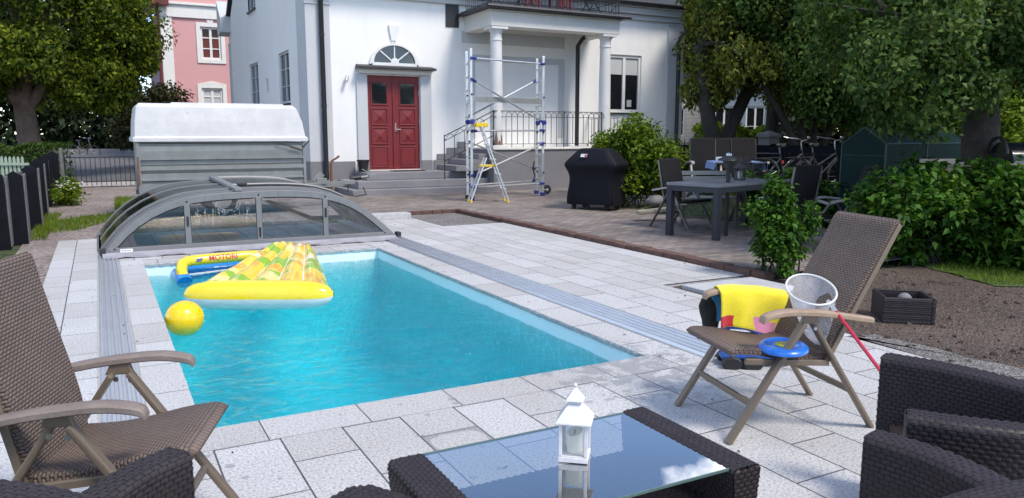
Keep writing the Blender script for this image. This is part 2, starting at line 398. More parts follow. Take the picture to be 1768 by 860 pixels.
for x0, x1, y in ((4.93, 6.05, 6.0), (4.86, 4.93, 3.77)): deck.quad((x0, y, -.04), (x1, y, -.04), (x1, y, 0), (x0, y, 0))
tag(deck.build('pool_deck', M['slab'], fix=False), kind='structure')
tr = MB()
for x0, x1 in ((-.10, .14), (3.52, 3.84)): tr.quad((x0, 3.77 if x0 < 0 else 3.80, -.006), (x1, 3.77 if x0 < 0 else 3.80, -.006), (x1, 13.0, -.006), (x0, 13.0, -.006))
tag(tr.build('rail_bed', M['concrete'], fix=False), kind='structure')
# rough broken lip of the coping stones, facing the water
lip = MB()
def liprun(p, q, inw):
    p, q, inw = Vector(p), Vector(q), Vector(inw); n = int((q-p).length/.03); rows = [[], [], []]
    for k in range(n+1):
        c = p.lerp(q, k/n); j = rnd.uniform(-.006, .004)
        rows[0].append(c + Vector((0, 0, 0))); rows[1].append(c + inw*(.004+j) + Vector((0, 0, -.012+rnd.uniform(-.004, .004)))); rows[2].append(c - inw*(.002-j) + Vector((0, 0, -.038)))
    lip.grid(rows)
liprun((PX0, PY0, 0), (PX1, PY0, 0), (0, 1, 0)); liprun((PX0, PY1, 0), (PX1, PY1, 0), (0, -1, 0)); liprun((PX0, PY0, 0), (PX0, PY1, 0), (1, 0, 0)); liprun((PX1, PY0, 0), (PX1, PY1, 0), (-1, 0, 0))
tag(lip.build('coping_edge', M['stone'], fix=False), kind='structure')

# paving and beds
sheet('brick_paving', [(6.22, 5.7), (9.9, 5.7), (9.9, 12.3), (14.2, 14.2), (14.2, 18.4), (3.3, 18.4), (3.3, 13.75), (6.22, 13.75)], .05, M['brick'], lambda x, y: (x, y))
eb = MB()
y = 5.75
while y < 13.7:
    l = rnd.uniform(.19, .215); dz = rnd.uniform(-.008, .008); eb.box(6.06+rnd.uniform(-.008, .008), 6.22, y, y+l-.008, -.03, .058+dz); y += l
x = 4.95
while x < 6.1:
    eb.box(x, x+.2, 13.66, 13.77, -.03, .056); x += .208
tag(eb.build('brick_kerb', M['edge_brick'], bevel=.006), kind='structure')
sheet('gravel_patch', wob([(4.94, 11.66), (6.05, 11.66), (6.05, 13.65), (4.94, 13.65)], 5, .03), -.012, M['gravel'])
sheet('soil_bed', wob([(4.87, -1.5), (10.6, -1.5), (9.6, 3.2), (7.9, 4.4), (8.4, 5.65), (6.2, 5.7), (6.0, 5.98), (4.95, 5.95)], 4, .04), -.018, M['soil'])
sheet('gravel_strip', wob([(4.87, 1.0), (5.1, 1.0), (5.2, 2.6), (5.12, 3.7), (4.9, 3.8)], 5, .05, 3), -.012, M['gravel'])
sheet('lawn', wob([(7.9, 4.45), (9.6, 3.25), (12, 1.0), (16, 4), (13, 9), (9, 6.5), (8.3, 5.4)], 5, .06, 4), -.010, M['lawn'])
sheet('garden_path', wob([(-1.05, 3.5), (-.58, 3.5), (-.58, 12.62), (.1, 12.62), (.1, 13.02), (3.3, 13.1), (3.3, 18.4), (4.6, 19.2), (4.6, 25.2), (-1.0, 25.4)], 6, .03, 5), -.022, M['path'])
sheet('sidewalk', [(-40, 25.6), (4.65, 25.6), (4.65, 28.3), (-40, 28.3)], -.012, M['sidewalk'])
rb = MB(); rb.quad((-60, 28.3, -.02), (4.0, 28.3, -.02), (9, 54, .62), (-60, 54, .62)); tag(rb.build('road', M['asphalt'], fix=False), kind='structure')

# ------------------------------------------------------------------ pool and water
def pool():
    m, t, b = new_mat('pool_liner'); o = coord(t)
    t.links.new(ramp(t, noise(t, o, 2.5, 4), [(.3, (.72, .90, .94)), (.7, (.78, .93, .95))]), b.inputs['Base Color']); b.inputs['Roughness'].default_value = .45
    x0, x1, y0, y1, zb = PX0-.015, PX1+.015, PY0-.015, PY1+.015, -1.45
    p = MB()
    p.quad((x0, y0, zb), (x1, y0, zb), (x1, y1, zb), (x0, y1, zb))
    p.quad((x0, y0, zb), (x0, y0, -.036), (x1, y0, -.036), (x1, y0, zb)); p.quad((x0, y1, zb), (x1, y1, zb), (x1, y1, -.036), (x0, y1, -.036))
    p.quad((x0, y0, zb), (x0, y1, zb), (x0, y1, -.036), (x0, y0, -.036)); p.quad((x1, y0, zb), (x1, y0, -.036), (x1, y1, -.036), (x1, y1, zb))
    tag(p.build('pool_basin', m, fix=False), kind='structure')
    # water body: wavy top, closed box, absorbing volume
    g = np.random.default_rng(3); e = .004
    nx, ny = 190, 380; X, Y = np.meshgrid(np.linspace(x0+e, x1-e, nx), np.linspace(y0+e, y1-e, ny)); Z = np.zeros_like(X)
    for k in range(46):
        wl = .09*2.6**g.uniform(0, 2.2); a = g.uniform(0, 2*np.pi); amp = .0027*wl**.6
        ux, uy = np.cos(a), np.sin(a); ph = g.uniform(0, 6.28)
        q = (X*ux+Y*uy)*2*np.pi/wl + ph + .9*np.sin((X*uy-Y*ux)*2*np.pi/(wl*3.1)+ph)
        Z += amp*(1-np.abs(np.sin(q/2))*2 if k % 2 else np.sin(q))
    damp = np.clip(np.minimum(np.minimum(X-x0, x1-X), np.minimum(Y-y0, y1-Y))/.05, 0, 1)
    Z = -.15 + (Z-Z.mean())*(.4+.6*damp)
    V = np.stack([X.ravel(), Y.ravel(), Z.ravel()], 1); I = np.arange(nx*ny).reshape(ny, nx)
    F = np.stack([I[:-1, :-1], I[:-1, 1:], I[1:, 1:], I[1:, :-1]], -1).reshape(-1, 4).tolist()
    edge = list(I[0, :]) + list(I[1:, -1]) + list(I[-1, -2::-1]) + list(I[-2:0:-1, 0]); nb = len(V)
    Vb = V[edge].copy(); Vb[:, 2] = zb+.01; V = np.concatenate([V, Vb]); ne = len(edge)
    for k in range(ne): F.append([int(edge[k]), nb+k, nb+(k+1) % ne, int(edge[(k+1) % ne])])
    me = bpy.data.meshes.new('water'); me.from_pydata(V.tolist(), [], [list(map(int, f)) for f in F] + [[nb+k for k in reversed(range(ne))]])
    me.polygons.foreach_set('use_smooth', [True]*len(me.polygons)); me.set_sharp_from_angle(angle=R(50))
    m, t, b = new_mat('pool_water')
    gl = t.nodes.new('ShaderNodeBsdfGlass'); gl.inputs['IOR'].default_value = 1.33; gl.inputs['Roughness'].default_value = .0
    bp = t.nodes.new('ShaderNodeBump'); bp.inputs['Distance'].default_value = .06; bp.inputs['Strength'].default_value = 1.
    t.links.new(noise(t, coord(t), 13, 4, .6), bp.inputs['Height']); t.links.new(bp.outputs[0], gl.inputs['Normal'])
    va = t.nodes.new('ShaderNodeVolumeAbsorption'); va.inputs['Color'].default_value = (.0, .95, .995, 1); va.inputs['Density'].default_value = .85
    tp = t.nodes.new('ShaderNodeBsdfTransparent'); ms = t.nodes.new('ShaderNodeMixShader'); ms.inputs[0].default_value = .6; t.links.new(gl.outputs[0], ms.inputs[1]); t.links.new(tp.outputs[0], ms.inputs[2])
    gy = t.nodes.new('ShaderNodeBsdfGlossy'); gy.inputs['Roughness'].default_value = .02; b2 = t.nodes.new('ShaderNodeBump'); b2.inputs['Distance'].default_value = .075; b2.inputs['Strength'].default_value = 1.; mp = t.nodes.new('ShaderNodeMapping'); mp.inputs['Scale'].default_value = (1., 1.5, 1.); mp.inputs['Rotation'].default_value = (0, 0, .5); t.links.new(coord(t), mp.inputs[0])
    t.links.new(mth(t, 'ADD', noise(t, mp.outputs[0], 7.5, 5, .62), mth(t, 'MULTIPLY', noise(t, mp.outputs[0], 1.3, 3), .6)), b2.inputs['Height']); t.links.new(b2.outputs[0], gy.inputs['Normal']); fr = t.nodes.new('ShaderNodeFresnel'); fr.inputs[0].default_value = 1.33; t.links.new(b2.outputs[0], fr.inputs['Normal'])
    m2 = t.nodes.new('ShaderNodeMixShader'); t.links.new(mth(t, 'MULTIPLY', fr.outputs[0], .42), m2.inputs[0]); t.links.new(ms.outputs[0], m2.inputs[1]); t.links.new(gy.outputs[0], m2.inputs[2])
    t.links.new(m2.outputs[0], t.nodes['Material Output'].inputs[0]); t.links.new(va.outputs[0], t.nodes['Material Output'].inputs[1])
    me.materials.append(m); o = bpy.data.objects.new('water', me); COL.objects.link(o); tag(o, kind='structure')
pool()
# ------------------------------------------------------------------ buildings
def render_mat(name, c):
    m, t, b = new_mat(name); o = coord(t); mp = t.nodes.new('ShaderNodeMapping'); mp.inputs['Scale'].default_value = (2.2, 2.2, .25); t.links.new(o, mp.inputs[0])
    st = noise(t, mp.outputs[0], 1.6, 6, .65); pa = noise(t, o, .55, 5, .6); gr = noise(t, o, 55, 4, .7)
    k = mix(t, .55, ramp(t, pa, [(.3, tuple(x*.91 for x in c)), (.6, c)]), ramp(t, st, [(.30, tuple(x*.92 for x in c)), (.5, c)]))
    sp = t.nodes.new('ShaderNodeSeparateXYZ'); t.links.new(o, sp.inputs[0]); low = mth(t, 'SUBTRACT', 1.35, mth(t, 'ADD', sp.outputs[2], mth(t, 'MULTIPLY', gr, .5)))
    k = mix(t, mth(t, 'MULTIPLY', mth(t, 'MAXIMUM', low, 0.), .35), k, tuple(x*.55 for x in c))
    t.links.new(k, b.inputs['Base Color']); b.inputs['Roughness'].default_value = .88; bump(t, b, mth(t, 'ADD', gr, mth(t, 'MULTIPLY', noise(t, o, 5, 4), 1.2)), .006, .6); return m
M['white_wall'] = render_mat('white_render', (.80, .79, .78))
M['grey_trim'] = mat('grey_trim', (.50, .51, .53), .8, var=.05, vs=1.5, bmp=.001)
M['plinth'] = mat('grey_plinth_paint', (.185, .18, .19), .7, var=.12, vs=1.3, bmp=.0015)
M['steps'] = mat('grey_step_paint', (.205, .20, .215), .6, var=.14, vs=1.6, bmp=.0015)
M['cream'] = mat('cream_paint', (.66, .64, .60), .7, var=.06, vs=2.)
M['column'] = mat('column_paint', (.66, .655, .65), .7, var=.10, vs=2.4, bmp=.002)
M['brown_bare'] = mat('bare_patch', (.20, .13, .10), .9, var=.35, vs=12, bmp=.004)
M['black_metal'] = mat('black_metal', (.018, .018, .021), .45, var=.2, spec=.5)
M['roof_sheet'] = mat('black_roof_sheet', (.03, .03, .035), .5, var=.2, vs=3)
M['frame_white'] = mat('white_frame', (.72, .71, .69), .5, var=.05)
M['red_door'] = mat('red_door_paint', (.175, .016, .02), .5, var=.13, vs=4, bmp=.0008)
M['steel'] = mat('brushed_steel', (.55, .55, .56), .35, 1., var=.1)
M['alu'] = mat('aluminium', (.66, .67, .68), .42, .85, var=.10, vs=8)
M['blue_plastic'] = mat('blue_plastic', (.02, .03, .22), .45, var=.1)
M['yellow_plastic'] = mat('yellow_plastic', (.75, .52, .02), .45, var=.1)
M['black_plastic'] = mat('black_plastic', (.015, .015, .017), .5, var=.2)
M['dark_glass'] = mat('dark_window_glass', (.012, .014, .018), .06, var=.2, spec=.8)
M['curtain'] = mat('pale_blind', (.48, .50, .50), .8, var=.06, vs=14)
M['red_curtain'] = mat('dark_red_blind', (.13, .03, .025), .8, var=.3, vs=22)
M['rust'] = mat('rusty_steel', (.16, .07, .035), .8, var=.4, vs=20)

def wall_grid(b, O, u, inw, Wd, H, holes, depth):
    """rectangular wall with real openings and reveals"""
    O, u, inw = Vector(O), Vector(u), Vector(inw); Z = Vector((0, 0, 1))
    us = sorted({0, Wd} | {h[0] for h in holes} | {h[1] for h in holes}); zs = sorted({0, H} | {h[2] for h in holes} | {h[3] for h in holes})
    for i in range(len(us)-1):
        for j in range(len(zs)-1):
            cu, cz = (us[i]+us[i+1])/2, (zs[j]+zs[j+1])/2
            if any(h[0] < cu < h[1] and h[2] < cz < h[3] for h in holes): continue
            b.quad(*[O+u*a+Z*c for a, c in ((us[i], zs[j]), (us[i+1], zs[j]), (us[i+1], zs[j+1]), (us[i], zs[j+1]))])
    for h in holes:
        c = [(h[0], h[2]), (h[1], h[2]), (h[1], h[3]), (h[0], h[3])]
        for k in range(4):
            p, q = c[k], c[(k+1) % 4]; P, Q = O+u*p[0]+Z*p[1], O+u*q[0]+Z*q[1]; b.quad(P, P+inw*depth, Q+inw*depth, Q)
def window(parent, O, u, inw, w_, h_, cols, rows, frame_m, back_m, fw=.07, bar=.025, blind=None, sill=None, label=None):
    """casement set in an opening: frame > pane, bars in the frame mesh; O is the lower corner"""
    O, u, inw = Vector(O), Vector(u), Vector(inw); Z = Vector((0, 0, 1)); f = MB()
    def bx(a0, a1, c0, c1, d0, d1):
        f.hexa([O+u*a+Z*c+inw*d for c in (c0, c1) for a, d in ((a0, d0), (a1, d0), (a1, d1), (a0, d1))])
    bx(0, fw, 0, h_, .04, .11); bx(w_-fw, w_, 0, h_, .04, .11); bx(fw, w_-fw, 0, fw, .04, .11); bx(fw, w_-fw, h_-fw, h_, .04, .11)
    if cols > 1:
        for k in range(1, cols): a = w_*k/cols; bx(a-fw*.6, a+fw*.6, fw, h_-fw, .045, .108)
    for k in range(1, rows): c = h_*k/rows; bx(fw, w_-fw, c-bar/2, c+bar/2, .05, .10)
    fo = f.build('window', frame_m, parent, bevel=.006)
    p = MB(); p.quad(*[O+u*a+Z*c+inw*.085 for a, c in ((fw*.6, fw*.6), (w_-fw*.6, fw*.6), (w_-fw*.6, h_-fw*.6), (fw*.6, h_-fw*.6))]); p.build('pane', back_m, fo, fix=False)
    if blind:
        for a0, a1, c0, c1 in blind[1]: q = MB(); q.quad(*[O+u*w_*a+Z*h_*c+inw*.081 for a, c in ((a0, c0), (a1, c0), (a1, c1), (a0, c1))]); q.build('blind', blind[0], fo, fix=False)
    if sill:
        s = MB(); s.hexa([O+u*a+Z*c+inw*d for c in (-.06, -.012) for a, d in ((-.04, -.07), (w_+.04, -.07), (w_+.04, .05), (-.04, .05))]); s.build('sill', sill, fo, bevel=.006)
    return fo

FY = 19.3; GX, GY, GZ = Vector((1, 0, 0)), Vector((0, 1, 0)), Vector((0, 0, 1))
hx0 = on_y(533, 130, FY).x; hx1 = on_y(1176, 110, FY).x; EV = on_y(1165, 12, FY).z; DEEP = 12.2
def white_house():
    h = thing('white_house', 'white rendered villa with grey plinth and red double doors facing the pool', 'house', (hx0, FY, 0))
    def P(b, name, m, parent=h, **k):
        o = b.build(name, m, parent, **k); o.matrix_parent_inverse = Matrix.Translation((-hx0, -FY, 0)); return o
    def inv(o): o.matrix_parent_inverse = Matrix.Translation((-hx0, -FY, 0)); return o
    # front wall with openings
    fh = []
    dl, dr = on_y(637, 290, FY).x, on_y(727, 290, FY).x; dz0, dz1 = .56, on_y(680, 131, FY).z
    wl, wr = on_y(1050, 140, FY).x, on_y(1107, 140, FY).x; wz0, wz1 = on_y(1080, 194, FY).z, on_y(1080, 95, FY).z
    for a in ((dl, dr, dz0, dz1), (wl, wr, wz0, wz1)): fh.append((a[0]-hx0, a[1]-hx0, a[2], a[3]))
    b = MB(); wall_grid(b, (hx0, FY, 0), GX, GY, hx1-hx0, EV, fh, .12)
    # left gable wall with openings
    sw = []
    for x0, y0, x1, y1, zb in ((430, 109, 445, 110, 2.42), (480, 92, 498, 87, 2.35)):
        A, B = on_x(x0, y0, hx0), on_x(x1, y1, hx0); sw.append((B.y, A.y, zb, (A.z+B.z)/2, 2))
    A = on_x(459, 137, hx0); sw.append((A.y-.35, A.y+.0, 2.75, A.z, 1))
    A, B = on_x(429, 22, hx0), on_x(441, 12, hx0); sw.append((B.y, A.y, (A.z+B.z)/2, (A.z+B.z)/2+1.35, 2))
    LH = 7.6
    wall_grid(b, (hx0, FY, 0), GY, GX, DEEP, EV, [(a[0]-FY, a[1]-FY, a[2], min(a[3], EV-.02)) for a in sw[:3]], .12)
    # gable triangle split round the upper window
    ym = FY+DEEP/2; zt = EV+DEEP/2*.72
    def roofz(y): return EV + (DEEP/2-abs(y-ym))*.72
    a = sw[3]; ys = [FY, a[0], a[1], FY+DEEP]
    ys = sorted(set(ys+[ym]))
    for i in range(len(ys)-1):
        y0, y1 = ys[i], ys[i+1]
        if a[0] <= (y0+y1)/2 <= a[1]:
            b.quad((hx0, y0, EV), (hx0, y1, EV), (hx0, y1, a[2]), (hx0, y0, a[2])); b.quad((hx0, y0, a[3]), (hx0, y1, a[3]), (hx0, y1, roofz(y1)), (hx0, y0, roofz(y0)))
        else: b.quad((hx0, y0, EV), (hx0, y1, EV), (hx0, y1, roofz(y1)), (hx0, y0, roofz(y0)))
    b.quad((hx1, FY, 0), (hx1, FY+DEEP, 0), (hx1, FY+DEEP, EV), (hx1, FY, EV)); b.quad((hx1, FY, EV), (hx1, FY+DEEP, EV), (hx1, ym, zt))
    b.quad((hx0, FY+DEEP, 0), (hx1, FY+DEEP, 0), (hx1, FY+DEEP, EV), (hx0, FY+DEEP, EV))
    P(b, 'wall', M['white_wall'], fix=False)
    # roof
    b = MB()
    for s in (1, -1):
        e = ym - s*(DEEP/2+.42); b.prism([(hx0-.12, e, EV-.12), (hx0-.12, ym, zt+.18), (hx0-.12, ym, zt+.30), (hx0-.12, e, EV+.02)], (hx1-hx0+.5, 0, 0))
    P(b, 'roof', M['roof_sheet'], bevel=.01)
    b = MB(); b.box(hx0-.05, hx1+.22, FY-.34, FY-.004, EV-.16, EV-.13); b.box(hx0-.04, hx1+.1, FY-.22, FY-.004, EV-.34, EV-.162); b.box(hx0-.02, hx1+.06, FY-.10, FY-.004, EV-.50, EV-.342)
    P(b, 'cornice', M['grey_trim'], bevel=.02)
    b = MB(); gy, gz = FY-.44, EV-.06; b.tube([(hx0-.1, gy, gz), (hx1+.36, gy, gz)], .075, 10); P(b, 'gutter', M['black_metal'], smooth=True)
    # far left eave seen past the gable
    A = on_x(402, 45, hx0)
    b = MB(); yb = FY+DEEP; b.prism([(hx0-.35, yb+.35, EV-.20), (hx0-.35, yb-.45, EV-.12), (hx0-.35, yb-.45, EV+.4), (hx0-.35, yb+.35, EV+1.1)], (.45, 0, 0)); P(b, 'eave_box', M['grey_trim'])
    # plinth and corner strips
    PT = .82
    b = MB(); b.box(hx0-.03, dl-.36, FY-.045, FY-.002, 0, PT); b.box(dr+.36, hx1+.03, FY-.045, FY-.002, 0, PT); b.box(hx0-.045, hx0-.002, FY-.045, FY+DEEP, 0, PT)
    P(b, 'plinth', M['plinth'], bevel=.01)
    pw = on_y(572, 150, FY).x
    for x0, x1 in ((hx0-.05, pw), (on_y(1151, 110, FY).x, hx1+.05)):
        b = MB(); b.box(x0, x1, FY-.05, FY-.002, PT+.003, EV-.55)
        if x0 < hx0: b.box(hx0-.05, hx0-.002, FY-.002, on_x(517, 100, hx0).y, PT+.003, EV-.55)
        zc = on_y(560, 5, FY).z if x0 < hx0 else on_y(1165, 42, FY).z
        b.box(x0-.03, x1+.03, FY-.075, FY-.002, zc-.05, zc); P(b, 'corner_strip', M['grey_trim'], bevel=.006)
        b = MB(); b.box(x0-.012, x1+.012, FY-.068, FY-.046, 0, PT-.003); P(b, 'strip_base', M['plinth'], bevel=.006)
    b = MB(); y0 = FY+DEEP-.35; b.box(hx0-.04, hx0-.002, y0, FY+DEEP, PT, EV-.5); P(b, 'corner_strip', M['grey_trim'])
    # windows
    inv(window(h, (wl, FY, wz0), GX, GY, wr-wl, wz1-wz0, 2, 1, M['frame_white'], M['dark_glass'], .085, blind=(M['curtain'], [(.06, .45, .66, .95), (.55, .94, .66, .95), (.62, .76, .10, .22)]), sill=M['black_metal']))
    for k, a in enumerate(sw):
        inv(window(h, (hx0, a[0], a[2]), GY, GX, a[1]-a[0], a[3]-a[2], a[4], 3 if a[4] == 2 else 1, M['grey_trim'], M['dark_glass'], .06, sill=M['black_metal'] if k != 2 else None))
    # doors
    b = MB(); dd = FY+.055; mid = (dl+dr)/2+.0
    for s, (x0, x1) in enumerate(((dl+.01, mid-.004), (mid+.004, dr-.01))):
        leaf = MB(); pw_ = x1-x0; a0 = x0+.12 if s == 0 else x0+.17; a1 = x1-.17 if s == 0 else x1-.12; H = dz1-dz0
        leaf.box(x0, x1, dd, dd+.06, dz0+.03, dz1-.01)
        for c0, c1, kind in ((.045, .25, 'flat'), (.29, .455, 'boss'), (.49, .655, 'boss'), (.70, .93, 'glass')):
            z0, z1 = dz0+c0*H, dz0+c1*H
            for (p0, p1, q0, q1) in ((a0-.02, a1+.02, z0-.02, z0+.012), (a0-.02, a1+.02, z1-.012, z1+.02), (a0-.02, a0+.012, z0+.0125, z1-.0125), (a1-.012, a1+.02, z0+.0125, z1-.0125)): leaf.box(p0, p1, dd-.022, dd-.001, q0, q1)
            cx, cz = (a0+a1)/2, (z0+z1)/2
            if kind == 'boss':
                i = len(leaf.v); e = .025
                leaf.v += [(a0+e, dd-.001, z0+e), (a1-e, dd-.001, z0+e), (a1-e, dd-.001, z1-e), (a0+e, dd-.001, z1-e), (cx-.04, dd-.022, cz-.04), (cx+.04, dd-.022, cz-.04), (cx+.04, dd-.022, cz+.04), (cx-.04, dd-.022, cz+.04)]
                leaf.f += [(i, i+1, i+5, i+4), (i+1, i+2, i+6, i+5), (i+2, i+3, i+7, i+6), (i+3, i, i+4, i+7), (i+4, i+5, i+6, i+7)]
                leaf.box(cx-.038, cx+.038, dd-.04, dd-.023, cz-.038, cz+.038)
            if kind == 'flat': leaf.box(a0+.03, a1-.03, dd-.010, dd-.001, z0+.03, z1-.03)
        lo = P(leaf, 'door_leaf', M['red_door'], bevel=.005, fix=False)
        g = MB(); z0, z1 = dz0+.70*H, dz0+.93*H; g.box(a0+.02, a1-.02, dd-.008, dd-.002, z0+.02, z1-.02); g.build('door_pane', M['dark_glass'], lo)
        if s == 1:
            hb = MB(); hx = x0+.035; hz = dz0+.44*H; hb.box(hx-.02, hx+.02, dd-.018, dd-.0015, hz-.07, hz+.16); hb.tube([(hx, dd-.018, hz), (hx, dd-.06, hz), (hx+.13, dd-.06, hz-.005)], .011, 8); hb.lathe([(.012, 0), (.016, .01)], (hx, dd-.03, hz+.12), 12, 'y'); hb.build('handle', M['steel'], lo, smooth=True)
        hg = MB()
        for fz in (.12, .5, .8): hg.tube([((dl+.012 if s == 0 else dr-.012), dd-.02, dz0+fz*H), ((dl+.012 if s == 0 else dr-.012), dd-.02, dz0+fz*H+.13)], .012, 8)
        hg.build('hinge', M['steel'], lo)
    b = MB(); b.box(mid-.03, mid+.025, dd-.03, dd-.001, dz0+.03, dz1-.012); P(b, 'door_post', M['red_door'], bevel=.006)
    b = MB(); b.box(dl, dr, FY-.03, FY+.11, dz0, dz0+.028); P(b, 'threshold', M['cream'], bevel=.004)
    for x0, x1 in ((on_y(616, 200, FY).x, dl), (dr, on_y(744, 200, FY).x)):
        b = MB(); b.box(x0, x1, FY-.055, FY-.003, dz0 if True else 0, dz1+.03); P(b, 'door_jamb', M['grey_trim'], bevel=.006)
        b = MB(); b.box(x0-.006, x1+.006, FY-.066, FY-.046, .30, PT+.0); P(b, 'jamb_base', M['plinth'], bevel=.006)
    hz = on_y(680, 118, FY).z; hl, hr = on_y(613, 116, FY).x, on_y(746, 120, FY).x
    b = MB(); b.box(hl+.08, hr-.08, FY-.14, FY-.003, dz1+.032, dz1+.12); b.box(hl+.04, hr-.04, FY-.22, FY-.003, dz1+.122, hz-.05); P(b, 'door_hood', M['cream'], bevel=.015)
    b = MB(); b.box(hl, hr, FY-.32, FY-.003, hz-.048, hz+.0); b.hexa([(hl, FY-.32, hz+.002), (hr, FY-.32, hz+.002), (hr, FY-.003, hz+.002), (hl, FY-.003, hz+.002), (hl+.02, FY-.30, hz+.012), (hr-.02, FY-.30, hz+.012), (hr-.02, FY-.003, hz+.07), (hl+.02, FY-.003, hz+.07)]); P(b, 'hood_flashing', M['roof_sheet'], bevel=.004)
    # fanlight
    fx = (on_y(637, 110, FY).x+on_y(722, 113, FY).x)/2; fr = (on_y(722, 113, FY).x-on_y(637, 110, FY).x)/2; fz = hz+.075; frz = on_y(678, 75, FY).z-fz
    b = MB(); n = 28; outer = [(fx-fr*math.cos(math.pi*k/n), fz+frz*math.sin(math.pi*k/n)) for k in range(n+1)]; inner = [(fx-fr*.84*math.cos(math.pi*k/n), fz+.05+(frz*.84-.02)*math.sin(math.pi*k/n)) for k in range(n+1)]
    for k in range(n):
        o0, o1, i1, i0 = outer[k], outer[k+1], inner[k+1], inner[k]; b.hexa([(o0[0], FY-.09, o0[1]), (o1[0], FY-.09, o1[1]), (i1[0], FY-.09, i1[1]), (i0[0], FY-.09, i0[1]), (o0[0], FY-.002, o0[1]), (o1[0], FY-.002, o1[1]), (i1[0], FY-.002, i1[1]), (i0[0], FY-.002, i0[1])])
    b.box(fx-fr*.9, fx+fr*.9, FY-.085, FY-.002, fz-.02, fz+.052)
    for a in (90-46, 90, 90+46): b.bar((fx, FY-.05, fz+.05), (fx-fr*.86*math.cos(R(a)), FY-.05, fz+.04+frz*.86*math.sin(R(a))), .03, .03, (0, 1, 0))
    b.prism([(fx+.11*math.cos(math.pi*k/8), FY-.088, fz+.05+.13*math.sin(math.pi*k/8)) for k in range(9)], (0, .06, 0))
    fo = P(b, 'fanlight', M['frame_white'], fix=True)
    b = MB(); b.prism([(p[0], FY-.035, p[1]) for p in inner], (0, .03, 0)); b.build('fanlight_pane', M['dark_glass'], fo)
    kz0, kz1 = on_y(678, 71, FY).z, on_y(678, 44, FY).z
    b = MB(); b.hexa([(fx-.07, FY-.06, kz0), (fx+.07, FY-.06, kz0), (fx+.07, FY-.003, kz0), (fx-.07, FY-.003, kz0), (fx-.14, FY-.06, kz1), (fx+.14, FY-.06, kz1), (fx+.14, FY-.003, kz1), (fx-.14, FY-.003, kz1)]); P(b, 'keystone', M['frame_white'], bevel=.008)
    # wall spotlight
    lp = on_y(598, 137, FY-.12); b = MB(); b.tube([(lp.x+.03, FY-.002, lp.z+.05), (lp.x+.02, FY-.10, lp.z+.05)], .012, 8); b.tube([(lp.x+.04, FY-.08, lp.z+.09), (lp.x-.02, FY-.16, lp.z-.05)], [.035, .05], 14); P(b, 'wall_lamp', M['steel'], smooth=True)
    # downpipes
    for pts in ([(550, 4), (551, 60), (556, 180), (562, 300)],):
        xs = on_y(556, 150, FY).x; b = MB(); b.tube([(xs, FY-.44, EV-.08), (xs, FY-.30, EV-.35), (xs, FY-.14, EV-.62), (xs, FY-.14, .12)], .062, 12)
        for z in (.5, 2.2, 3.9): b.lathe([(.07, -.03), (.07, .03)], (xs, FY-.14, z), 12)
        P(b, 'downpipe', M['black_metal'], smooth=True)
    xs = on_y(1165, 150, FY).x; b = MB(); b.lathe([(.07, -.16), (.12, .12), (.12, .2)], (xs+.36, FY-.44, EV-.28), 12); b.tube([(xs+.36, FY-.44, EV-.38), (xs+.34, FY-.42, EV-.55), (xs+.02, FY-.16, EV-.95), (xs, FY-.14, EV-1.1), (xs, FY-.14, .1)], .06, 12); P(b, 'downpipe', M['black_metal'], smooth=True)
    # ------------------------------------------------ terrace, porch and steps
    TY, TZ = 17.75, 1.15; tx0, tx1 = 8.95, 12.95
    b = MB(); b.box(tx0, tx1, TY, FY-.05, 0, TZ-.05); P(b, 'terrace', M['plinth'], bevel=.015)
    b = MB(); b.box(tx0-.02, tx1+.03, TY-.04, FY-.05, TZ-.048, TZ); P(b, 'terrace_slab', M['cream'], bevel=.01)
    b = MB()
    for z0, z1, y0, x0 in ((0, .19, TY-.03, 5.22), (.191, .375, TY+.27, 5.45), (.376, .56, TY+.62, 5.78)): b.box(x0, tx0-.003, y0, FY-.05, z0, z1)
    for k, x in enumerate((8.02, 8.34, 8.66)): b.box(x, tx0-.003, TY+.28+.0, FY-.05, .561+k*.147, .561+(k+1)*.147-.001)
    P(b, 'steps', M['steps'], bevel=.015)
    b = MB()
    for k, x in enumerate((8.02, 8.3, 8.62)): b.box(x, tx0-.004, FY-.049, FY-.005, .821+.16*k, .82+.16*(k+1))
    P(b, 'stepped_plinth', M['plinth'], bevel=.008)
    CY = TY+.20; cxs = [on_y(857, 200, CY).x, on_y(1044, 150, CY).x]; ez = on_y(857, 47, CY).z
    for k, x in enumerate(cxs):
        b = MB(); prof = [(.20, TZ+.002), (.20, TZ+.07), (.165, TZ+.075), (.165, TZ+1.0), (.158, TZ+1.8), (.146, ez-.42), (.146, ez-.34), (.162, ez-.335), (.162, ez-.31), (.146, ez-.305), (.150, ez-.14), (.19, ez-.085), (.20, ez-.06)]
        b.lathe(prof, (x, CY, 0), 32); b.box(x-.23, x+.23, CY-.23, CY+.23, ez-.06, ez); co = P(b, 'column', M['column'], smooth=True)
        if k == 0:
            b = MB(); b.box(x-.21, x+.21, CY-.21, CY+.21, TZ+.0015, TZ+.06)
            b.build('column_base', M['column'], co, bevel=.006)
            b = MB(); g = random.Random(5)
            for a0, hh in ((-118, .34), (-62, .30), (-90, .12), (-140, .14)):
                pts = []; nn = 7
                for j in range(nn+1): pts.append((a0-13+26*j/nn, TZ+.09+hh*(.5+.5*math.sin(math.pi*j/nn))*g.uniform(.75, 1.05)))
                for j in range(nn):
                    q = [(pts[j][0], TZ+.075), (pts[j+1][0], TZ+.075), pts[j+1], pts[j]]
                    b.quad(*[(x+.168*math.cos(R(a)), CY+.168*math.sin(R(a)), z) for a, z in q])
            b.build('bare_patch', M['brown_bare'], co, fix=False)
    e0, e1 = cxs[0]-.26, cxs[1]+.30; et = on_y(857, 22, CY).z
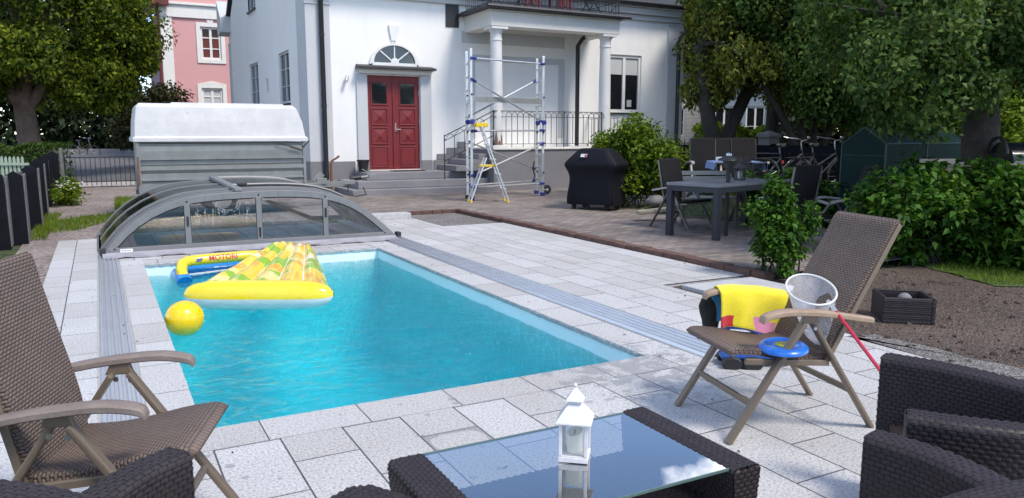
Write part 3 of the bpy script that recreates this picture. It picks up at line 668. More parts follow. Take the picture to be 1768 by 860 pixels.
    b = MB(); b.box(e0, e1, CY-.24, CY+.22, ez+.001, et); b.box(e0, e0+.42, CY+.221, FY-.004, ez+.001, et); b.box(e1-.42, e1, CY+.221, FY-.004, ez+.001, et); b.box(e0+.421, e1-.421, CY+.221, FY-.004, ez+.19, ez+.24)
    b.box(e0-.05, e1+.05, CY-.29, FY-.004, et+.001, et+.05); P(b, 'entablature', M['cream'], bevel=.012)
    rt = on_y(850, 12, CY-.4).z
    b = MB(); b.box(e0-.16, e1+.2, CY-.42, FY-.004, et+.052, et+.10); b.box(e0-.12, e1+.14, CY-.36, FY-.004, et+.102, et+.16); b.tube([(e0-.2, CY-.44, et+.09), (e1+.22, CY-.44, et+.085)], .05, 8); b.tube([(e0-.18, CY-.44, et+.09), (e0-.2, FY-.05, et+.06)], .05, 8); P(b, 'porch_roof', M['roof_sheet'], bevel=.006)
    xa, xb = on_y(769, 30, FY).x, on_y(792, 30, FY).x; b = MB(); b.box(xa, e0-.17, FY-.02, FY-.003, on_y(775, 47, FY).z, on_y(775, 7, FY).z); P(b, 'roof_flashing', M['roof_sheet'])
    # grey painted bands on the porch wall
    b = MB(); z = lambda y: on_y(885, y, FY).z; X = lambda x: on_y(x, 120, FY).x
    b.box(X(797), X(974), FY-.012, FY-.003, z(79), z(59)); b.box(X(812), X(974), FY-.014, FY-.003, z(109), z(98)); b.box(X(964), X(974), FY-.0145, FY-.003, TZ+.25, z(109.2)); b.box(X(812), X(820), FY-.0145, FY-.003, TZ+.25, z(109.2)); P(b, 'wall_bands', M['grey_trim'])
    xs = on_y(997, 140, FY-.3).x; b = MB(); zt_ = on_y(1000, 70, FY-.3).z; b.tube([(xs+.35, FY-.9, zt_+.25), (xs+.1, FY-.4, zt_+.05), (xs, FY-.3, zt_-.15), (xs, FY-.3, TZ+.02)], .06, 12); P(b, 'downpipe', M['black_metal'], smooth=True)
    # terrace railing
    RT = on_y(950, 193, TY+.06).z; ry = TY+.06
    b = MB(); g0, g1 = cxs[0]-.6, cxs[1]-.17
    b.bar((tx0+.02, ry, RT), (g1, ry, RT), .035, .018); b.bar((tx0+.02, ry, RT-.145), (g1, ry, RT-.145), .02, .014); b.bar((tx0+.02, ry, TZ+.10), (g1, ry, TZ+.10), .02, .014)
    xs = tx0+.05; k = 0
    while xs < g1:
        if abs(xs-cxs[0]) > .2:
            b.tube([(xs, ry, TZ+.02 if k % 2 else TZ+.10), (xs, ry, RT-.145)], .0085, 6)
            b.tube([(xs-.0, ry, RT-.145)] + [(xs+.085-.085*math.cos(a), ry, RT-.145+.125*math.sin(a)) for a in (R(30), R(60), R(90), R(120), R(150))] + [(xs+.17, ry, RT-.145)], .007, 5)
        xs += .17; k += 1
    for x in (tx0+.03, 11.1, g1-.01): b.tube([(x, ry, TZ), (x, ry, RT+.02)], .014, 8)
    for yy in (FY-.9,):
        b.bar((tx1-.06, ry, RT), (tx1-.06, FY-.06, RT), .035, .018); b.bar((tx1-.06, ry, TZ+.10), (tx1-.06, FY-.06, TZ+.10), .02, .014); b.bar((tx1-.06, ry, RT-.145), (tx1-.06, FY-.06, RT-.145), .02, .014)
        for j in range(9): b.tube([(tx1-.06, ry+.05+j*.16, TZ+.1), (tx1-.06, ry+.05+j*.16, RT-.14)], .0085, 6)
    # sloping stair rail
    n0 = Vector((on_y(767, 235, ry).x, ry, on_y(767, 235, ry).z)); n1 = Vector((tx0+.03, ry, RT)); dz = Vector((0, 0, -.62))
    b.bar(n0, n1, .035, .018); b.bar(n0+Vector((0, 0, -.12)), n1+Vector((0, 0, -.12)), .02, .014); b.bar(n0+dz, n1+dz, .024, .016)
    b.tube([n0+Vector((0, 0, .03)), (n0.x, ry, .38)], .014, 8)
    for k in range(1, 5):
        p = n0.lerp(n1, k/5); b.tube([p+Vector((0, 0, -.12)), p+dz], .0085, 6); q = n0.lerp(n1, (k-.5)/5); r_ = n0.lerp(n1, (k-1)/5)
        b.tube([r_+Vector((0, 0, -.12)), q, p+Vector((0, 0, -.12))], .007, 5)
    P(b, 'railing', M['black_metal'])
    # balcony railing above the porch
    b = MB(); by = CY-.24; bz = et+.16; bt = bz+.95
    for pth in ([(e0, FY-.1), (e0, by)], [(e0, by), (e1-.05, by)], [(e1-.05, by), (e1-.05, FY-.1)]):
        (xa, ya), (xb, yb) = pth; Lg = math.hypot(xb-xa, yb-ya); n = int(Lg/.11)
        for zz in (bz+.06, bz+.34, bt): b.bar((xa, ya, zz), (xb, yb, zz), .02, .014)
        for j in range(n+1): x, y = xa+(xb-xa)*j/n, ya+(yb-ya)*j/n; b.tube([(x, y, bz+.06), (x, y, bt)], .0065, 5)
    for x in (e0, (e0+e1)/2, e1-.05): b.tube([(x, by, bz), (x, by, bt+.04)], .016, 6); b.bar((x, by, bz+.34), (x+(.3 if x < e1-.1 else -.3), by+.02, bz+.02), .014, .014)
    P(b, 'balcony_railing', M['black_metal'])
    # balcony furniture (things of their own)
    rc = mat('red_wood', (.15, .012, .015), .5, var=.2)
    def red_chair(x, lab):
        c = thing('red_chair', lab, 'chair', (x, CY+.35, bz), 0, 'red chairs on the balcony')
        q = MB()
        for sx in (-.2, .2):
            for sy, hh in ((-.2, .9), (.2, .44)): q.bar((sx, sy, 0), (sx, sy, hh), .05, .05)
        q.build('frame', rc, c, bevel=.004)
        q = MB(); q.box(-.23, .23, -.19, .23, .44, .475); q.build('seat', rc, c, bevel=.006)
        q = MB()
        for j in range(3): q.box(-.13+j*.1, -.07+j*.1, -.225, -.2, .15, .9)
        q.box(-.2, .2, -.23, -.205, .85, .93); q.build('backrest', rc, c, bevel=.004); return c
    red_chair(on_y(930, 8, CY+.1).x-.15, 'red slatted wooden chair on the balcony, left of its pair'); red_chair(on_y(970, 8, CY+.1).x+.1, 'red slatted wooden chair on the balcony, right of its pair')
    for px, lab in ((905, 'black folding table with crossed legs on the left of the balcony'), (1020, 'black folding stool with crossed legs on the right of the balcony')):
        c = thing('folding_table', lab, 'table', (on_y(px, 8, CY+.2).x, CY+.2, bz)); q = MB()
        for sy in (-.2, .2): q.bar((-.26, sy, 0), (.26, sy, .7), .03, .02); q.bar((.26, sy+.03, 0), (-.26, sy+.03, .7), .03, .02)
        q.build('legs', M['black_metal'], c); q = MB(); q.box(-.32, .32, -.28, .28, .70, .73); q.build('top', M['black_metal'], c, bevel=.005)
    # doormat and pot
    d = MB(); d.box(-.42, .42, -.2, .2, 0, .015); o = d.build('doormat', mat('doormat_rubber', (.03, .028, .027), .95, bmp=.004, bs=200)); o.location = ((dl+dr)/2+.2, FY-.38, .562); tag(o, 'thin dark rubber doormat in front of the red doors', 'doormat')
    d = MB(); d.lathe([(.10, 0), (.145, .27), (.16, .27), (.16, .30), (.14, .30), (.13, .24), (.02, .24)], n=20); o = d.build('plant_pot', M['black_plastic'], smooth=True); p = on_y(630, 300, FY-.3); o.location = (p.x-.05, FY-.34, .562); tag(o, 'black plastic pot standing left of the red doors', 'pot')
white_house()

# ------------------------------------------------------------------ pink house across the road
def pink_house():
    PY = 39.; M['pink'] = mat('pink_render', (.62, .33, .325), .85, var=.05, vs=.8, bmp=.002); M['pink_trim'] = mat('white_trim', (.74, .72, .68), .7, var=.05)
    M['maroon'] = mat('maroon_paint', (.13, .018, .022), .55, var=.15); M['lilac'] = mat('lilac_boards', (.27, .19, .24), .8, var=.12, vs=3)
    x0 = on_y(281, 100, PY).x; x1 = x0+8.5; ez = on_y(330, 22, PY).z; h = thing('pink_house', 'pink rendered house with white trim and red eaves beyond the trailer', 'house', (x0, PY, 0))
    inv = Matrix.Translation((-x0, -PY, 0))
    def P(b, n, m, parent=h, **k):
        o = b.build(n, m, parent, **k); o.matrix_parent_inverse = inv; return o
    W = []
    for (a, b_, c, d) in ((345, 386-6, 46, 102), (348, 384, 152, 196)):
        W.append((on_y(a, c, PY).x, on_y(b_, c, PY).x, on_y(a, d, PY).z, on_y(a, c, PY).z))
    b = MB(); wall_grid(b, (x0, PY, 0), GX, GY, x1-x0, ez+.3, [(w_[0]-x0, w_[1]-x0, w_[2], w_[3]) for w_ in W], .12); b.quad((x0, PY, ez+.3), (x1, PY, ez+.3), (x1, PY, ez+.9), ((x0+x1)/2, PY, ez+3.4), (x0, PY, ez+.6)); P(b, 'wall', M['pink'], fix=False)
    b = MB(); b.quad((x0, PY, 0), (x0, PY, ez+.3), (x0, PY+9, ez+.3), (x0, PY+9, 0)); P(b, 'side_wall', M['lilac'], fix=False)
    b = MB(); b.box(x0-.06, x1, PY-.10, PY-.003, ez-.25, ez+.30); b.box(x0-.12, x1, PY-.2, PY-.003, ez+.302, ez+.42); P(b, 'cornice', M['pink_trim'], bevel=.02)
    b = MB(); b.box(x0-.02, on_y(300, 100, PY).x, PY-.06, PY-.003, 0, ez-.252); P(b, 'corner_strip', M['pink_trim'], bevel=.01)
    b = MB(); b.prism([(x0-.75, PY-.5, ez+.35), (x0-.75, PY-.5, ez+.58), ((x0+x1)/2, PY-.5, ez+4.0), ((x0+x1)/2, PY-.5, ez+3.7)], (0, 9.8, 0)); b.prism([(x1+.5, PY-.5, ez+.35), (x1+.5, PY-.5, ez+.58), ((x0+x1)/2, PY-.5, ez+4.0), ((x0+x1)/2, PY-.5, ez+3.7)], (0, 9.8, 0)); b.box(x0-.8, x0+.35, PY-.55, PY-.21, ez+.18, ez+.42); P(b, 'roof', M['maroon'], bevel=.02)
    b = MB(); b.tube([(x0-.12, PY-.1, ez+.2), (x0-.12, PY-.08, .1)], .07, 10); P(b, 'downpipe', M['maroon'], smooth=True)
    for k, w_ in enumerate(W):
        s = MB(); e = .18
        for q in ((w_[0]-e, w_[0]-.002, w_[2]-e, w_[3]+e), (w_[1]+.002, w_[1]+e, w_[2]-e, w_[3]+e), (w_[0]-.001, w_[1]+.001, w_[2]-e, w_[2]-.002), (w_[0]-.001, w_[1]+.001, w_[3]+.002, w_[3]+e)): s.box(q[0], q[1], PY-.05, PY-.003, q[2], q[3])
        if k == 0: s.hexa([((w_[0]+w_[1])/2+d, PY-y, z) for z, hw in ((w_[3]+e, .11), (ez-.26, .17)) for d, y in ((-hw, .05), (hw, .05), (hw, .003), (-hw, .003))])
        else: s.prism([(w_[0]-e, PY-.05, w_[3]+e), (w_[1]+e, PY-.05, w_[3]+e), ((w_[0]+w_[1])/2, PY-.05, w_[3]+e+.14)], (0, .046, 0))
        P(s, 'surround', M['pink_trim'], bevel=.006)
        o = window(h, (w_[0], PY, w_[2]), GX, GY, w_[1]-w_[0], w_[3]-w_[2], 2, 3, M['pink_trim'], M['dark_glass'], .09, .05, blind=(M['red_curtain'], [(.06, .46, .05, .72), (.54, .94, .05, .72)]) if k == 0 else (M['curtain'], [(.06, .94, .05, .95)])); o.matrix_parent_inverse = inv
pink_house()
# houses glimpsed under the trees on the right
def backdrop_house(name, label, px0, px1, depth, z1, m, win):
    a, c = far(px0, depth), far(px1, depth); u = (c-a); Lg = u.length; u.normalize(); inw = Vector((-u.y, u.x, 0)); h = thing(name, label, 'house', a)
    b = MB(); wall_grid(b, (0, 0, 0), u, inw, Lg, z1, win, .1); e = inw*5; q = u*Lg; Z = Vector((0, 0, z1)); O = Vector((0, 0, 0)); b.quad(O, e, e+Z, Z); b.quad(q, q+Z, q+e+Z, q+e); b.build('wall', m, h, fix=False)
    b = MB(); b.hexa([p for zz in (z1+.002, z1+.25) for p in [O-u*.3-inw*.3+GZ*zz, q+u*.3-inw*.3+GZ*zz, q+u*.3+e+GZ*zz, O-u*.3+e+GZ*zz]]); b.build('roof', M['roof_sheet'], h)
    for w_ in win: window(h, u*w_[0]+GZ*w_[2], u, inw, w_[1]-w_[0], w_[3]-w_[2], 2, 2, M['frame_white'], M['dark_glass'], .08)
def siding(name, c):
    m, t, b = new_mat(name); sp = t.nodes.new('ShaderNodeSeparateXYZ'); t.links.new(coord(t), sp.inputs[0]); f = mth(t, 'FRACT', mth(t, 'MULTIPLY', sp.outputs[2], 6.5))
    t.links.new(mix(t, mth(t, 'LESS_THAN', f, .1), c, tuple(x*.55 for x in c)), b.inputs['Base Color']); bump(t, b, f, .02); b.inputs['Roughness'].default_value = .7; return m
backdrop_house('clapboard_house', 'white clapboard house glimpsed beside the right corner of the villa', 1140, 1203, 33, 3.8, siding('white_clapboard', (.62, .58, .55)), [(.2, .9, 1.4, 2.6)])
backdrop_house('blue_house', 'blue grey house glimpsed under the trees behind the bright hedge', 1212, 1345, 40, 4.2, siding('blue_grey_boards', (.30, .36, .46)), [(.4, 1.4, .9, 2.9), (2.0, 3.0, .9, 2.9)])
# ------------------------------------------------------------------ sliding pool enclosure
M['encl'] = mat('enclosure_aluminium', (.20, .20, .205), .5, .4, var=.08)
M['rubber'] = mat('grey_rubber', (.30, .295, .33), .7, var=.2, vs=5, bmp=.006, bs=9)
M['smoked'] = glass_mat('smoked_panel', (.74, .75, .80), .3, .10, 1.1)
M['clear'] = glass_mat('clear_panel', (.78, .84, .86), .35, .03)
M['sticker'] = mat('white_sticker', (.75, .75, .75), .5)
M['sticker_ink'] = mat('sticker_ink', (.18, .18, .2), .5)
def enclosure():
    base = [(-.06, 0), (-.02, .055), (.06, .16), (.19, .30), (.33, .42), (.50, .53), (.68, .615), (.83, .665), (.97, .70), (1.17, .725), (1.39, .74), (1.62, .747), (1.85, .75), (2.10, .75), (2.33, .742), (2.55, .725), (2.74, .695), (2.95, .635), (3.14, .55), (3.31, .445), (3.46, .32), (3.62, .175), (3.74, .055), (3.79, 0)]
    cx = 1.86; h = thing('pool_enclosure', 'low arched sliding pool enclosure of grey frames and clear panels', 'pool cover', (cx, 10.65, 0))
    def prof(g): return [((x-cx)*(1+g/1.9), z*(1+g/.75) if z > 0 else 0) for x, z in base]
    def inset(pf, t):
        out = []
        for i, (x, z) in enumerate(pf):
            a, b = pf[max(i-1, 0)], pf[min(i+1, len(pf)-1)]; d = Vector((b[0]-a[0], b[1]-a[1])).normalized(); out.append((x+d.y*t, max(z-d.x*t, 0)))
        return out
    def arch(b, pf, y0, y1, t):
        q = inset(pf, t)
        for i in range(len(pf)-1):
            a, c, d, e = pf[i], pf[i+1], q[i+1], q[i]; b.hexa([(a[0], y0, a[1]), (c[0], y0, c[1]), (d[0], y0, d[1]), (e[0], y0, e[1]), (a[0], y1, a[1]), (c[0], y1, c[1]), (d[0], y1, d[1]), (e[0], y1, e[1])])
    # three telescoped sections
    for k, (g, y0, y1) in enumerate(((0, 0, 1.95), (.014, .14, 2.2), (.028, .50, 2.75))):
        pf = prof(g); b = MB(); arch(b, pf, y0, y0+.06, .055 if k == 0 else .03); arch(b, pf, y1-.06, y1, .03)
        if k != 1: arch(b, pf, (y0+y1)/2-.02, (y0+y1)/2+.02, .035)
        for i in (0, 23): x, z = inset(pf, .02)[i]; b.box(x-.018, x+.018, y0+.06, y1-.06, z, z+.03)
        so_ = b.build('section_frame', M['encl'], h)
        q = inset(pf, .012); b = MB(); b.grid([[(x, y0+.05, z) for x, z in q], [(x, y1-.05, z) for x, z in q]]); b.build('roof_panel', M['smoked'], so_, smooth=True, fix=False)
    # raised sliding hatch on the back section
    pf = prof(.055); sel = pf[11:19]; b = MB(); b.grid([[(x, .66, z) for x, z in sel], [(x, 2.7, z) for x, z in sel]])
    hp = b.build('roof_hatch', M['smoked'], h, smooth=True, fix=False); b = MB(); x, z = sel[0]
    b.bar((x, .06, z-.03), (x, 2.72, z+.005), .10, .045); arch2 = [(p[0], .64, p[1]) for p in sel]; b.tube(arch2, .02, 6); b.tube([(p[0], 2.70, p[1]) for p in sel], .02, 6); b.build('hatch_rail', M['encl'], hp, bevel=.006)
    b = MB(); b.box(x+.06, x+.20, .62, .70, z-.012, z+.03); b.build('hatch_handle', M['black_plastic'], hp, bevel=.01)
    # front wall
    pf = prof(0); ins = inset(pf, .085); fr = MB()
    for i in range(len(pf)-1):
        a, c, d, e = pf[i], pf[i+1], ins[i+1], ins[i]; a = (a[0], max(a[1], .03)); c = (c[0], max(c[1], .03)); d = (d[0], max(d[1], .03)); e = (e[0], max(e[1], .03))
        fr.hexa([(a[0], -.03, a[1]), (c[0], -.03, c[1]), (d[0], -.03, d[1]), (e[0], -.03, e[1]), (a[0], -.002, a[1]), (c[0], -.002, c[1]), (d[0], -.002, d[1]), (e[0], -.002, e[1])])
    fr.box(-1.82, 1.84, -.035, -.003, .028, .105)
    def ztop(x):
        for i in range(len(ins)-1):
            if ins[i][0] <= x <= ins[i+1][0]:
                f = (x-ins[i][0])/(ins[i+1][0]-ins[i][0]+1e-9); return ins[i][1]+f*(ins[i+1][1]-ins[i][1])
        return .1
    posts = [.955-cx, 1.845-cx, 2.735-cx]
    for x in posts: fr.box(x-.035, x+.035, -.034, -.003, .106, ztop(x)+.02)
    fo = fr.build('front_frame', M['encl'], h, bevel=.004)
    edges = [(-1.72, posts[0]-.035), (posts[0]+.035, posts[1]-.035), (posts[1]+.035, posts[2]-.035), (posts[2]+.035, 1.76)]
    for x0, x1 in edges:
        top = [(x0+(x1-x0)*k/14, max(.112, ztop(x0+(x1-x0)*k/14)-.006)) for k in range(15)]; poly = [(x0, .107), (x1, .107)] + top[::-1]
        b = MB(); b.quad(*[(x, -.014, z) for x, z in poly]); pn = b.build('front_pane', M['clear'], h, fix=False)
        b = MB(); b.tube([(x, -.02, z) for x, z in poly], .0075, 4, closed=True); b.build('gasket', M['black_plastic'], pn)
    b = MB()
    for x, z in ((posts[0], .33), (posts[2], .36), (posts[1], .14)): b.box(x-.012, x+.012, -.05, -.0345, z, z+.13)
    b.box(-1.93, -1.86, -.06, .05, 0, .10); b.box(1.90, 1.965, -.06, .05, .0, .09); b.build('latches', M['black_plastic'], fo, bevel=.005)
    b = MB()
    for x in posts + [-1.76, 1.72]: b.lathe([(.013, -.037), (.013, -.034)], (x, 0, max(.07, ztop(x)+.035) if abs(x) < 1.6 else .09), 10, 'y')
    b.build('bolts', M['black_plastic'], fo)
    b = MB(); b.box(-1.70, -1.56, -.0375, -.0355, .048, .088); so_ = b.build('sticker', M['sticker'], fo); b = MB()
    g = random.Random(2)
    x = -1.685
    while x < -1.585: l = g.uniform(.006, .016); b.box(x, x+l, -.039, -.0378, .062, .062+g.uniform(.007, .014)); x += l+.004
    b.build('sticker_print', M['sticker_ink'], so_)
    # rubber apron lying on the stones
    P = []
    for j, (y, z) in enumerate(((-.034, .045), (-.07, .032), (-.13, .016), (-.20, .008), (-.27, .006))):
        P.append([(-1.9+3.78*k/60, y + (.012*math.sin(k*.9+j)+.008*math.sin(k*2.3) if j > 1 else 0), z + (.006*math.sin(k*.7+j*1.3)+.005*math.sin(k*1.9) if 0 < j else 0)+ .004) for k in range(61)])
    b = MB(); b.grid(P); b.build('rubber_apron', M['rubber'], h, smooth=True, fix=False)
    # water marks on the inner glass: a dried ring
    m, t, bb = new_mat('dried_marks'); o = coord(t); bb.inputs['Base Color'].default_value = (.7, .72, .74, 1); bb.inputs['Roughness'].default_value = .8; t.links.new(mth(t, 'MULTIPLY', ramp(t, noise(t, o, 30, 4), [(.45, (0, 0, 0)), (.6, (1, 1, 1))]), .35), bb.inputs['Alpha'])
    b = MB(); g = random.Random(4)
    for k in range(18):
        a0, a1 = math.pi*(.85+1.3*k/18), math.pi*(.85+1.3*(k+1)/18)
        for r0, r1 in ((.10, .125), (.145, .155)): b.quad(*[(-.40+r_*math.cos(a), -.0155, .60+r_*.8*math.sin(a)) for r_, a in ((r0, a0), (r1, a0), (r1, a1), (r0, a1))])
    for k in range(26): x = -.82+g.random()*.72; z1 = g.uniform(.45, .64); b.quad((x, -.0156, z1), (x+.012, -.0156, z1), (x+.009, -.0156, z1-g.uniform(.05, .22)), (x+.003, -.0156, z1-g.uniform(.05, .22)))
    b.build('dried_marks', m, fo, fix=False)
enclosure()

# guide rails of the enclosure, left and right of the pool
M['rail'] = mat('anodised_rail', (.66, .66, .68), .36, .75, var=.06, vs=3)
def rail(x0, x1, y0, y1, n, label):
    h = thing('guide_rail', label, 'rail', ((x0+x1)/2, y0, -.006), 0, 'guide rails of the pool enclosure'); W = x1-x0; b = MB(); b.box(-W/2, W/2, 0, y1-y0, .001, .006)
    b.build('base_plate', M['rail'], h)
    for k in range(n):
        x = -W/2+W*(k+.5)/n; hw = W/n*.30; q = MB(); q.prism([(x-hw, 0, .0065), (x-hw*.55, 0, .030), (x+hw*.55, 0, .030), (x+hw, 0, .0065)], (0, y1-y0, 0)); q.build('track', M['rail'], h, bevel=.002)
    q = MB()
    for k in range(n): x = -W/2+W*(k+.5)/n; q.box(x-W/n*.2, x+W/n*.2, -.004, -.0005, .008, .026)
    q.build('end_caps', M['black_plastic'], h)
rail(-.085, .13, 3.9, 13.0, 5, 'ribbed aluminium guide rail along the left side of the pool')
rail(3.53, 3.83, 3.82, 13.0, 5, 'ribbed aluminium guide rail along the right side of the pool')

# ------------------------------------------------------------------ floats
WL = -.15
M['vinyl_yellow'] = mat('yellow_vinyl', (.80, .60, .02), .28, var=.06, vs=3, spec=.6, coat=.3)
M['vinyl_white'] = mat('white_vinyl', (.72, .73, .72), .3, var=.04, coat=.2)
M['vinyl_blue'] = mat('blue_vinyl', (.01, .22, .62), .28, var=.08, coat=.3)
def fruit_mat():
    m, t, b = new_mat('fruit_print_vinyl'); uv = coord(t, 'UV')
    mp = t.nodes.new('ShaderNodeMapping'); mp.inputs['Scale'].default_value = (1., 1., 1.); t.links.new(uv, mp.inputs[0])
    v = t.nodes.new('ShaderNodeTexVoronoi'); v.inputs['Scale'].default_value = 6.5; t.links.new(mp.outputs[0], v.inputs['Vector'])
    hs = t.nodes.new('ShaderNodeSeparateColor'); t.links.new(v.outputs['Color'], hs.inputs[0])
    c = t.nodes.new('ShaderNodeValToRGB'); c.color_ramp.interpolation = 'CONSTANT'; e = c.color_ramp.elements
    while len(e) < 6: e.new(.5)
    for k, (p, q) in enumerate(((0, (.82, .58, .01)), (.30, (.80, .70, .25)), (.40, (.82, .38, .01)), (.56, (.20, .47, .005)), (.78, (.84, .60, .02)), (.92, (.80, .78, .60)))): e[k].position = p; e[k].color = (*q, 1)
    t.links.new(hs.outputs[0], c.inputs[0])
    ring = mth(t, 'FRACT', mth(t, 'MULTIPLY', v.outputs['Distance'], 14.)); ln = mth(t, 'LESS_THAN', ring, .28)
    c2 = mix(t, mth(t, 'MULTIPLY', ln, .45), c.outputs[0], (.62, .38, .03)); c2 = mix(t, mth(t, 'MULTIPLY', mth(t, 'LESS_THAN', noise(t, uv, 22, 4, .7), .42), .35), c2, (.85, .80, .45))
    t.links.new(c2, b.inputs['Base Color']); b.inputs['Roughness'].default_value = .25; b.inputs['Coat Weight'].default_value = .3; return m
def pineapple_float():
    h = thing('pool_float', 'yellow wedge shaped air mattress with fruit print floating in the pool', 'air mattress', (1.26, 7.42, WL+.03))
    a = Vector((.885, -.465, 0)); n = Vector((.36, .93, 0)); 
    # ribbed fruit print bed tapering to the tip: closed pillow with UV in metres
    LB = 2.1; U, Vn = 61, 46; top, bot, uvt = [], [], []; ribs = 5
    for j in range(Vn):
        v = j/(Vn-1); wd = .46*(1-v)**.9+.21*(1-.05*v); base = n*(v*LB); rise = .13+.16*v**1.1
        rt, rb, ru = [], [], []
        for i in range(U):
            s = -1+2*i/(U-1); rib = abs(math.sin((s*.5+.5)*ribs*math.pi)); ed = max(0., 1-abs(s)**8)*max(0., 1-(max(0, v-.86)/.14)**2.2)**.5
            th = (.045+.075*rib**.7)*ed*(1-.25*v)
            p = a*(s*wd) + base; rt.append(p+Vector((0, 0, rise+th+.02*math.sin(v*17+s*2)*.3))); rb.append(p+Vector((0, 0, rise-.05*ed))); ru.append((s*wd, v*LB))
        top.append(rt); bot.append(rb); uvt.append(ru)
    b = MB(); b.grid(top, uvt); b.grid(bot, uvt); b.build('ribbed_bed', fruit_mat(), h, smooth=True, fix=False)
    b = MB()
    for k in range(1, ribs):
        s = -1+2*k/ribs; pts = []
        for j in range(1, Vn-3, 2):
            v = j/(Vn-1); wd = .46*(1-v)**.9+.21*(1-.05*v); pts.append(a*(s*wd)+n*(v*LB)+Vector((0, 0, .13+.16*v**1.1+.05*(1-.25*v))))
        b.tube(pts, .009, 6)
    b.build('seam', M['vinyl_white'], h, smooth=True)
    # pillow bolster across the wide end: yellow above, white below
    def bol(z0, z1):
        P = []
        for k in range(41):
            x = -.70+1.4*k/40; e = max(0.02, 1-(abs(x)/.70)**5)**.42; row = []
            for q in range(15):
                an = z0+(z1-z0)*q/14; wr = 1+.03*math.sin(k*6.1)*(abs(x) > .5)
                row.append(a*x + n*(-.05-.13*e*math.cos(an)*wr) + Vector((0, 0, .125+.14*e*math.sin(an)*wr)))
            P.append(row)
        return P
    b = MB(); b.grid(bol(-.12, math.pi+.1)); po = b.build('bolster', M['vinyl_yellow'], h, smooth=True, fix=False)
    b = MB(); b.grid(bol(-math.pi+.1, -.12)); b.build('bolster_base', M['vinyl_white'], po, smooth=True, fix=False)
pineapple_float()
def goal():
    p0 = on_z(318, 487, WL); h = thing('inflatable_goal', 'inflatable water polo goal with yellow bar and blue float behind the mattress', 'goal', (p0.x, p0.y, WL))
    u = Vector((.985, .12, 0)); v = Vector((-.12, .985, 0)); r = .062; W = 1.0
    b = MB(); b.tube([Vector((0, 0, .05)), v*.10+Vector((0, 0, .11)), v*.2+u*.03+Vector((0, 0, .17)), v*.26+u*.10+Vector((0, 0, .19)), v*.27+u*.22+Vector((0, 0, .195)), v*.27+u*(W-.22)+Vector((0, 0, .195)), v*.26+u*(W-.10)+Vector((0, 0, .19)), v*.2+u*(W-.03)+Vector((0, 0, .17)), v*.10+u*W+Vector((0, 0, .11)), u*W+Vector((0, 0, .05))], [r*.9]+[r]*8+[r*.9], 18); bo = b.build('goal_bar', M['vinyl_yellow'], h, smooth=True)
    b = MB(); b.tube([Vector((0, 0, -.0))-v*.03, v*.0+Vector((0, 0, .02)), v*.4+u*.02+Vector((0, 0, .02)), v*.5+u*.15+Vector((0, 0, .02)), v*.5+u*(W-.15)+Vector((0, 0, .02)), v*.4+u*(W-.02)+Vector((0, 0, .02)), u*W+Vector((0, 0, .02))], .085, 16); b.build('float_tube', M['vinyl_blue'], h, smooth=True)
    b = MB()
    for k in range(11):
        s = .06+(W-.12)*k/10; b.tube([v*.27+u*s+Vector((0, 0, .14)), v*.42+u*(s+.03)+Vector((0, 0, .11))], .003, 4); b.tube([v*.27+u*s+Vector((0, 0, .14)), v*.42+u*(s-.09)+Vector((0, 0, .11))], .003, 4)
        b.tube([u*.02+v*.02+Vector((0, 0, .08)), u*(s)+v*(.04+.03*k)+Vector((0, 0, .05))], .003, 4)
    for z, y in ((.13, .32), (.12, .37)): b.tube([v*y+u*.05+Vector((0, 0, z)), v*y+u*(W-.05)+Vector((0, 0, z))], .003, 4)
    b.build('net', M['vinyl_white'], h)
    Mx = Matrix.Translation(v*(.27-r*.97)+u*.50+Vector((0, 0, .212))) @ Matrix.Rotation(math.atan2(u.y, u.x), 4, 'Z') @ Matrix.Rotation(R(68), 4, 'X')
    ink = mat('red_print', (.45, .01, .03), .4); inkd = mat('navy_print', (.02, .03, .16), .4)
    text_mesh('MOTORI', 'print', ink, bo, .085, Mx, .001)
    q = MB(); q.box(-.035, .035, -.012, .012, 0, .002); q.box(-.045, .02, -.028, -.016, 0, .002); o = q.build('emblem', inkd, bo); o.matrix_basis = Mx @ Matrix.Translation((-.27, 0, 0))
goal()
b = MB(); n = 24
b.lathe([(.155*math.sin(math.pi*k/n)+1e-4, -.15*math.cos(math.pi*k/n)) for k in range(n+1)], n=40)
o = b.build('beach_ball', mat('yellow_ball_vinyl', (.80, .53, .0), .25, var=.03, coat=.4), smooth=True); o.location = (.545, 6.85, -.028); tag(o, 'plain yellow ball floating by the left pool edge', 'ball')
# ------------------------------------------------------------------ trailer
M['galv'] = mat('galvanised_sheet', (.23, .24, .235), .55, .4, var=.16, vs=4, bmp=.001)
def grimy(name, c):
    m, t, b = new_mat(name); o = coord(t); v = t.nodes.new('ShaderNodeTexVoronoi'); v.inputs['Scale'].default_value = 5.; t.links.new(o, v.inputs['Vector'])
    sp = mth(t, 'LESS_THAN', mth(t, 'ADD', v.outputs['Distance'], mth(t, 'MULTIPLY', noise(t, o, 40, 4), .22)), ramp(t, noise(t, o, 1.1, 2), [(.5, (.10, .10, .10)), (.7, (.19, .19, .19))]))
    k = mix(t, mth(t, 'MULTIPLY', sp, .55), ramp(t, noise(t, o, 1.8, 6, .7), [(.3, tuple(x*.82 for x in c)), (.6, c)]), (.22, .22, .21)); t.links.new(k, b.inputs['Base Color']); b.inputs['Roughness'].default_value = .5
    bump(t, b, noise(t, o, 9, 5), .012, .5); return m
M['lid_white'] = grimy('white_lid_plastic', (.56, .555, .56))
M['tyre'] = mat('tyre_rubber', (.02, .02, .02), .85, var=.2)
